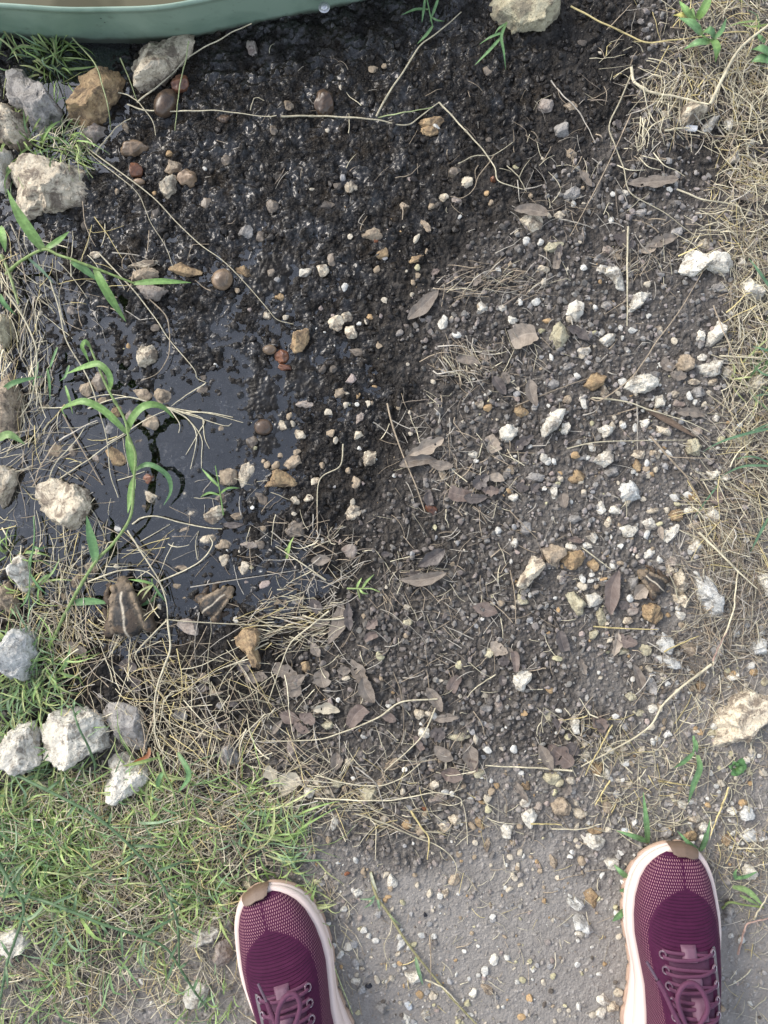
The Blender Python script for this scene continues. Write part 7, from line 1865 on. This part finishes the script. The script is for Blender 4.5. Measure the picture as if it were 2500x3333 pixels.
    rim = np.vstack([surf(ts, np.full(24, a0)), surf(np.full(12, 258.), np.linspace(a0, np.pi - a0, 12))[1:-1], surf(ts[::-1], np.full(24, np.pi - a0)), surf(np.full(12, 172.), np.linspace(np.pi - a0, a0, 12))[1:-1]])
    V, Fc = tube(rim, 4.2, 8, True)
    add('collar', V, Fc, M_LINING)
    ins = np.array([[x, -tq, 44.0] for tq, x in [(140, -24), (175, -27), (215, -27), (255, -20), (255, 20), (215, 28), (175, 32), (140, 30)]])
    add('insole', ins, np.array([[0, 1, 6, 7], [1, 2, 5, 6], [2, 3, 4, 5]]), M_LINING)
    # tongue panel under the laces
    def patch(t0, t1, a0, a1, lift, nt2=14, na2=9, thick=0.0, wob=0.0):
        Tq, Aq = np.meshgrid(np.linspace(t0, t1, nt2), np.linspace(a0, a1, na2), indexing='ij')
        ed = np.minimum(np.minimum(np.linspace(0, 1, nt2)[:, None], 1 - np.linspace(0, 1, nt2)[:, None]) * nt2, np.minimum(np.linspace(0, 1, na2)[None], 1 - np.linspace(0, 1, na2)[None]) * na2)
        lf = lift * np.clip(ed * 1.2 + .05, 0, 1) + wob * np.sin(np.linspace(0, 1, nt2) * np.pi)[:, None]
        return surf(Tq, Aq, lf).reshape(-1, 3), grid_faces(nt2, na2)
    h = np.pi / 2
    Pq, Fq = patch(92, 172, h - .40, h + .40, 1.3, 30, 12)
    add('tongue', Pq, Fq, M_TONGUE)
    for t0, t1, a in ((86, 100, .02), (111, 118, .04), (128, 147, .06)):
        Pq, Fq = patch(t0, t1, h + a - .10, h + a + .10, 4.6 if t0 < 120 else 6.2, 12, 6, wob=1.0)
        add('lace_keeper', Pq, Fq, M_TAPE)
    # overlay that carries the eyelets on the outer side
    Pq, Fq = patch(90, 165, np.pi - .98, np.pi - .86, 1.0, 24, 6)
    add('eyelet_stay', Pq, Fq, M_STAY)
    rows_t = (94, 107, 120, 133, 146, 158)
    for tq in rows_t:
        for a in (h - .52, h + .52):
            cpt = surf(np.array([tq + (2 if a < h else 0.)]), np.array([a]), 1.6)[0]
            th = np.linspace(0, 2 * np.pi, 14, endpoint=False)
            lp = np.stack([cpt[0] + 3.3 * np.cos(th) * (.8), cpt[1] + 3.8 * np.sin(th), cpt[2] + 2.2 * np.cos(th) * np.sign(h - a)], 1)
            V, Fc = tube(lp, 1.15, 6, True)
            add('eyelet', V, Fc, M_CLEAR)
    # lace rows criss-crossing
    lace = []
    for i, tq in enumerate(rows_t):
        for k, (d0, d1) in enumerate(((-1.5, 2.0), (4.0, -.5))):
            aa = np.linspace(h - .52, h + .52, 22)
            s = (aa - aa[0]) / (aa[-1] - aa[0])
            tl = tq + d0 + (d1 - d0) * s + 1.5 * np.sin(s * np.pi) * (1 if k else -1)
            lf = 1.2 + (2.4 + .8 * k) * np.sin(s * np.pi) ** .6
            V, Fc = tube(surf(tl, aa, lf), 2.15 * (1 + .05 * np.sin(s * 60)), 8, flat=.62)
            lace.append((V, Fc))
    V, Fc = join(lace)
    add('lacing', V, Fc, M_LACE)
    # bow: loop and loose end, placed as photographed
    R0 = np.array(root.location)
    for nm, s, r_ in lace_px:
        Q = []
        for q in s.split():
            f = [float(v) for v in q.split(',')]
            w = world(px(lace_reg, f[0], f[1]), f[2] * .001)
            Q.append((w[0], w[1], f[2] * .001))
        Q = smooth_path(Q, 46)
        V, Fc = tube(Q - R0, r_ * .001 * (1 + .05 * np.sin(np.arange(46) * 1.9)), 9)
        link(nm, mk_mesh(nm, V, Fc), M_AGLET if nm == 'aglet' else M_LACE, root)
    return tag(root, label, 'running shoe', 'pair of running shoes')
def shoe_z(x, y):
    return .0015
build_shoe('running_shoe', 'burgundy running shoe standing on the pale dirt beside green blades', (.3315, -.3790, .0015), math.radians(-1.0), 1,
 [('lace', '715,1285,98 760,1360,100 800,1440,102 850,1550,104 905,1660,105 960,1780,106', 2.6), ('aglet', '622,1125,93 660,1190,95 715,1285,98', 1.5),
  ('lace_loop', '955,1670,104 900,1520,106 890,1420,107 940,1330,106 1020,1310,105 1090,1370,106 1140,1480,107 1135,1570,106 1080,1660,104 1040,1740,102', 2.6)], 'L')
build_shoe('running_shoe', 'burgundy running shoe standing half in the low grass', (-.1395, -.4270, .0015), math.radians(17.5), -1,
 [('lace', '572,1470,98 600,1540,100 630,1610,102 650,1690,104 660,1800,105', 2.6), ('aglet', '498,1315,92 530,1385,95 572,1470,98', 1.5),
  ('lace_loop', '665,1690,104 665,1580,106 690,1490,107 740,1420,106 800,1400,105 845,1450,106 855,1530,106 830,1620,104 800,1700,102', 2.6)], 'K')
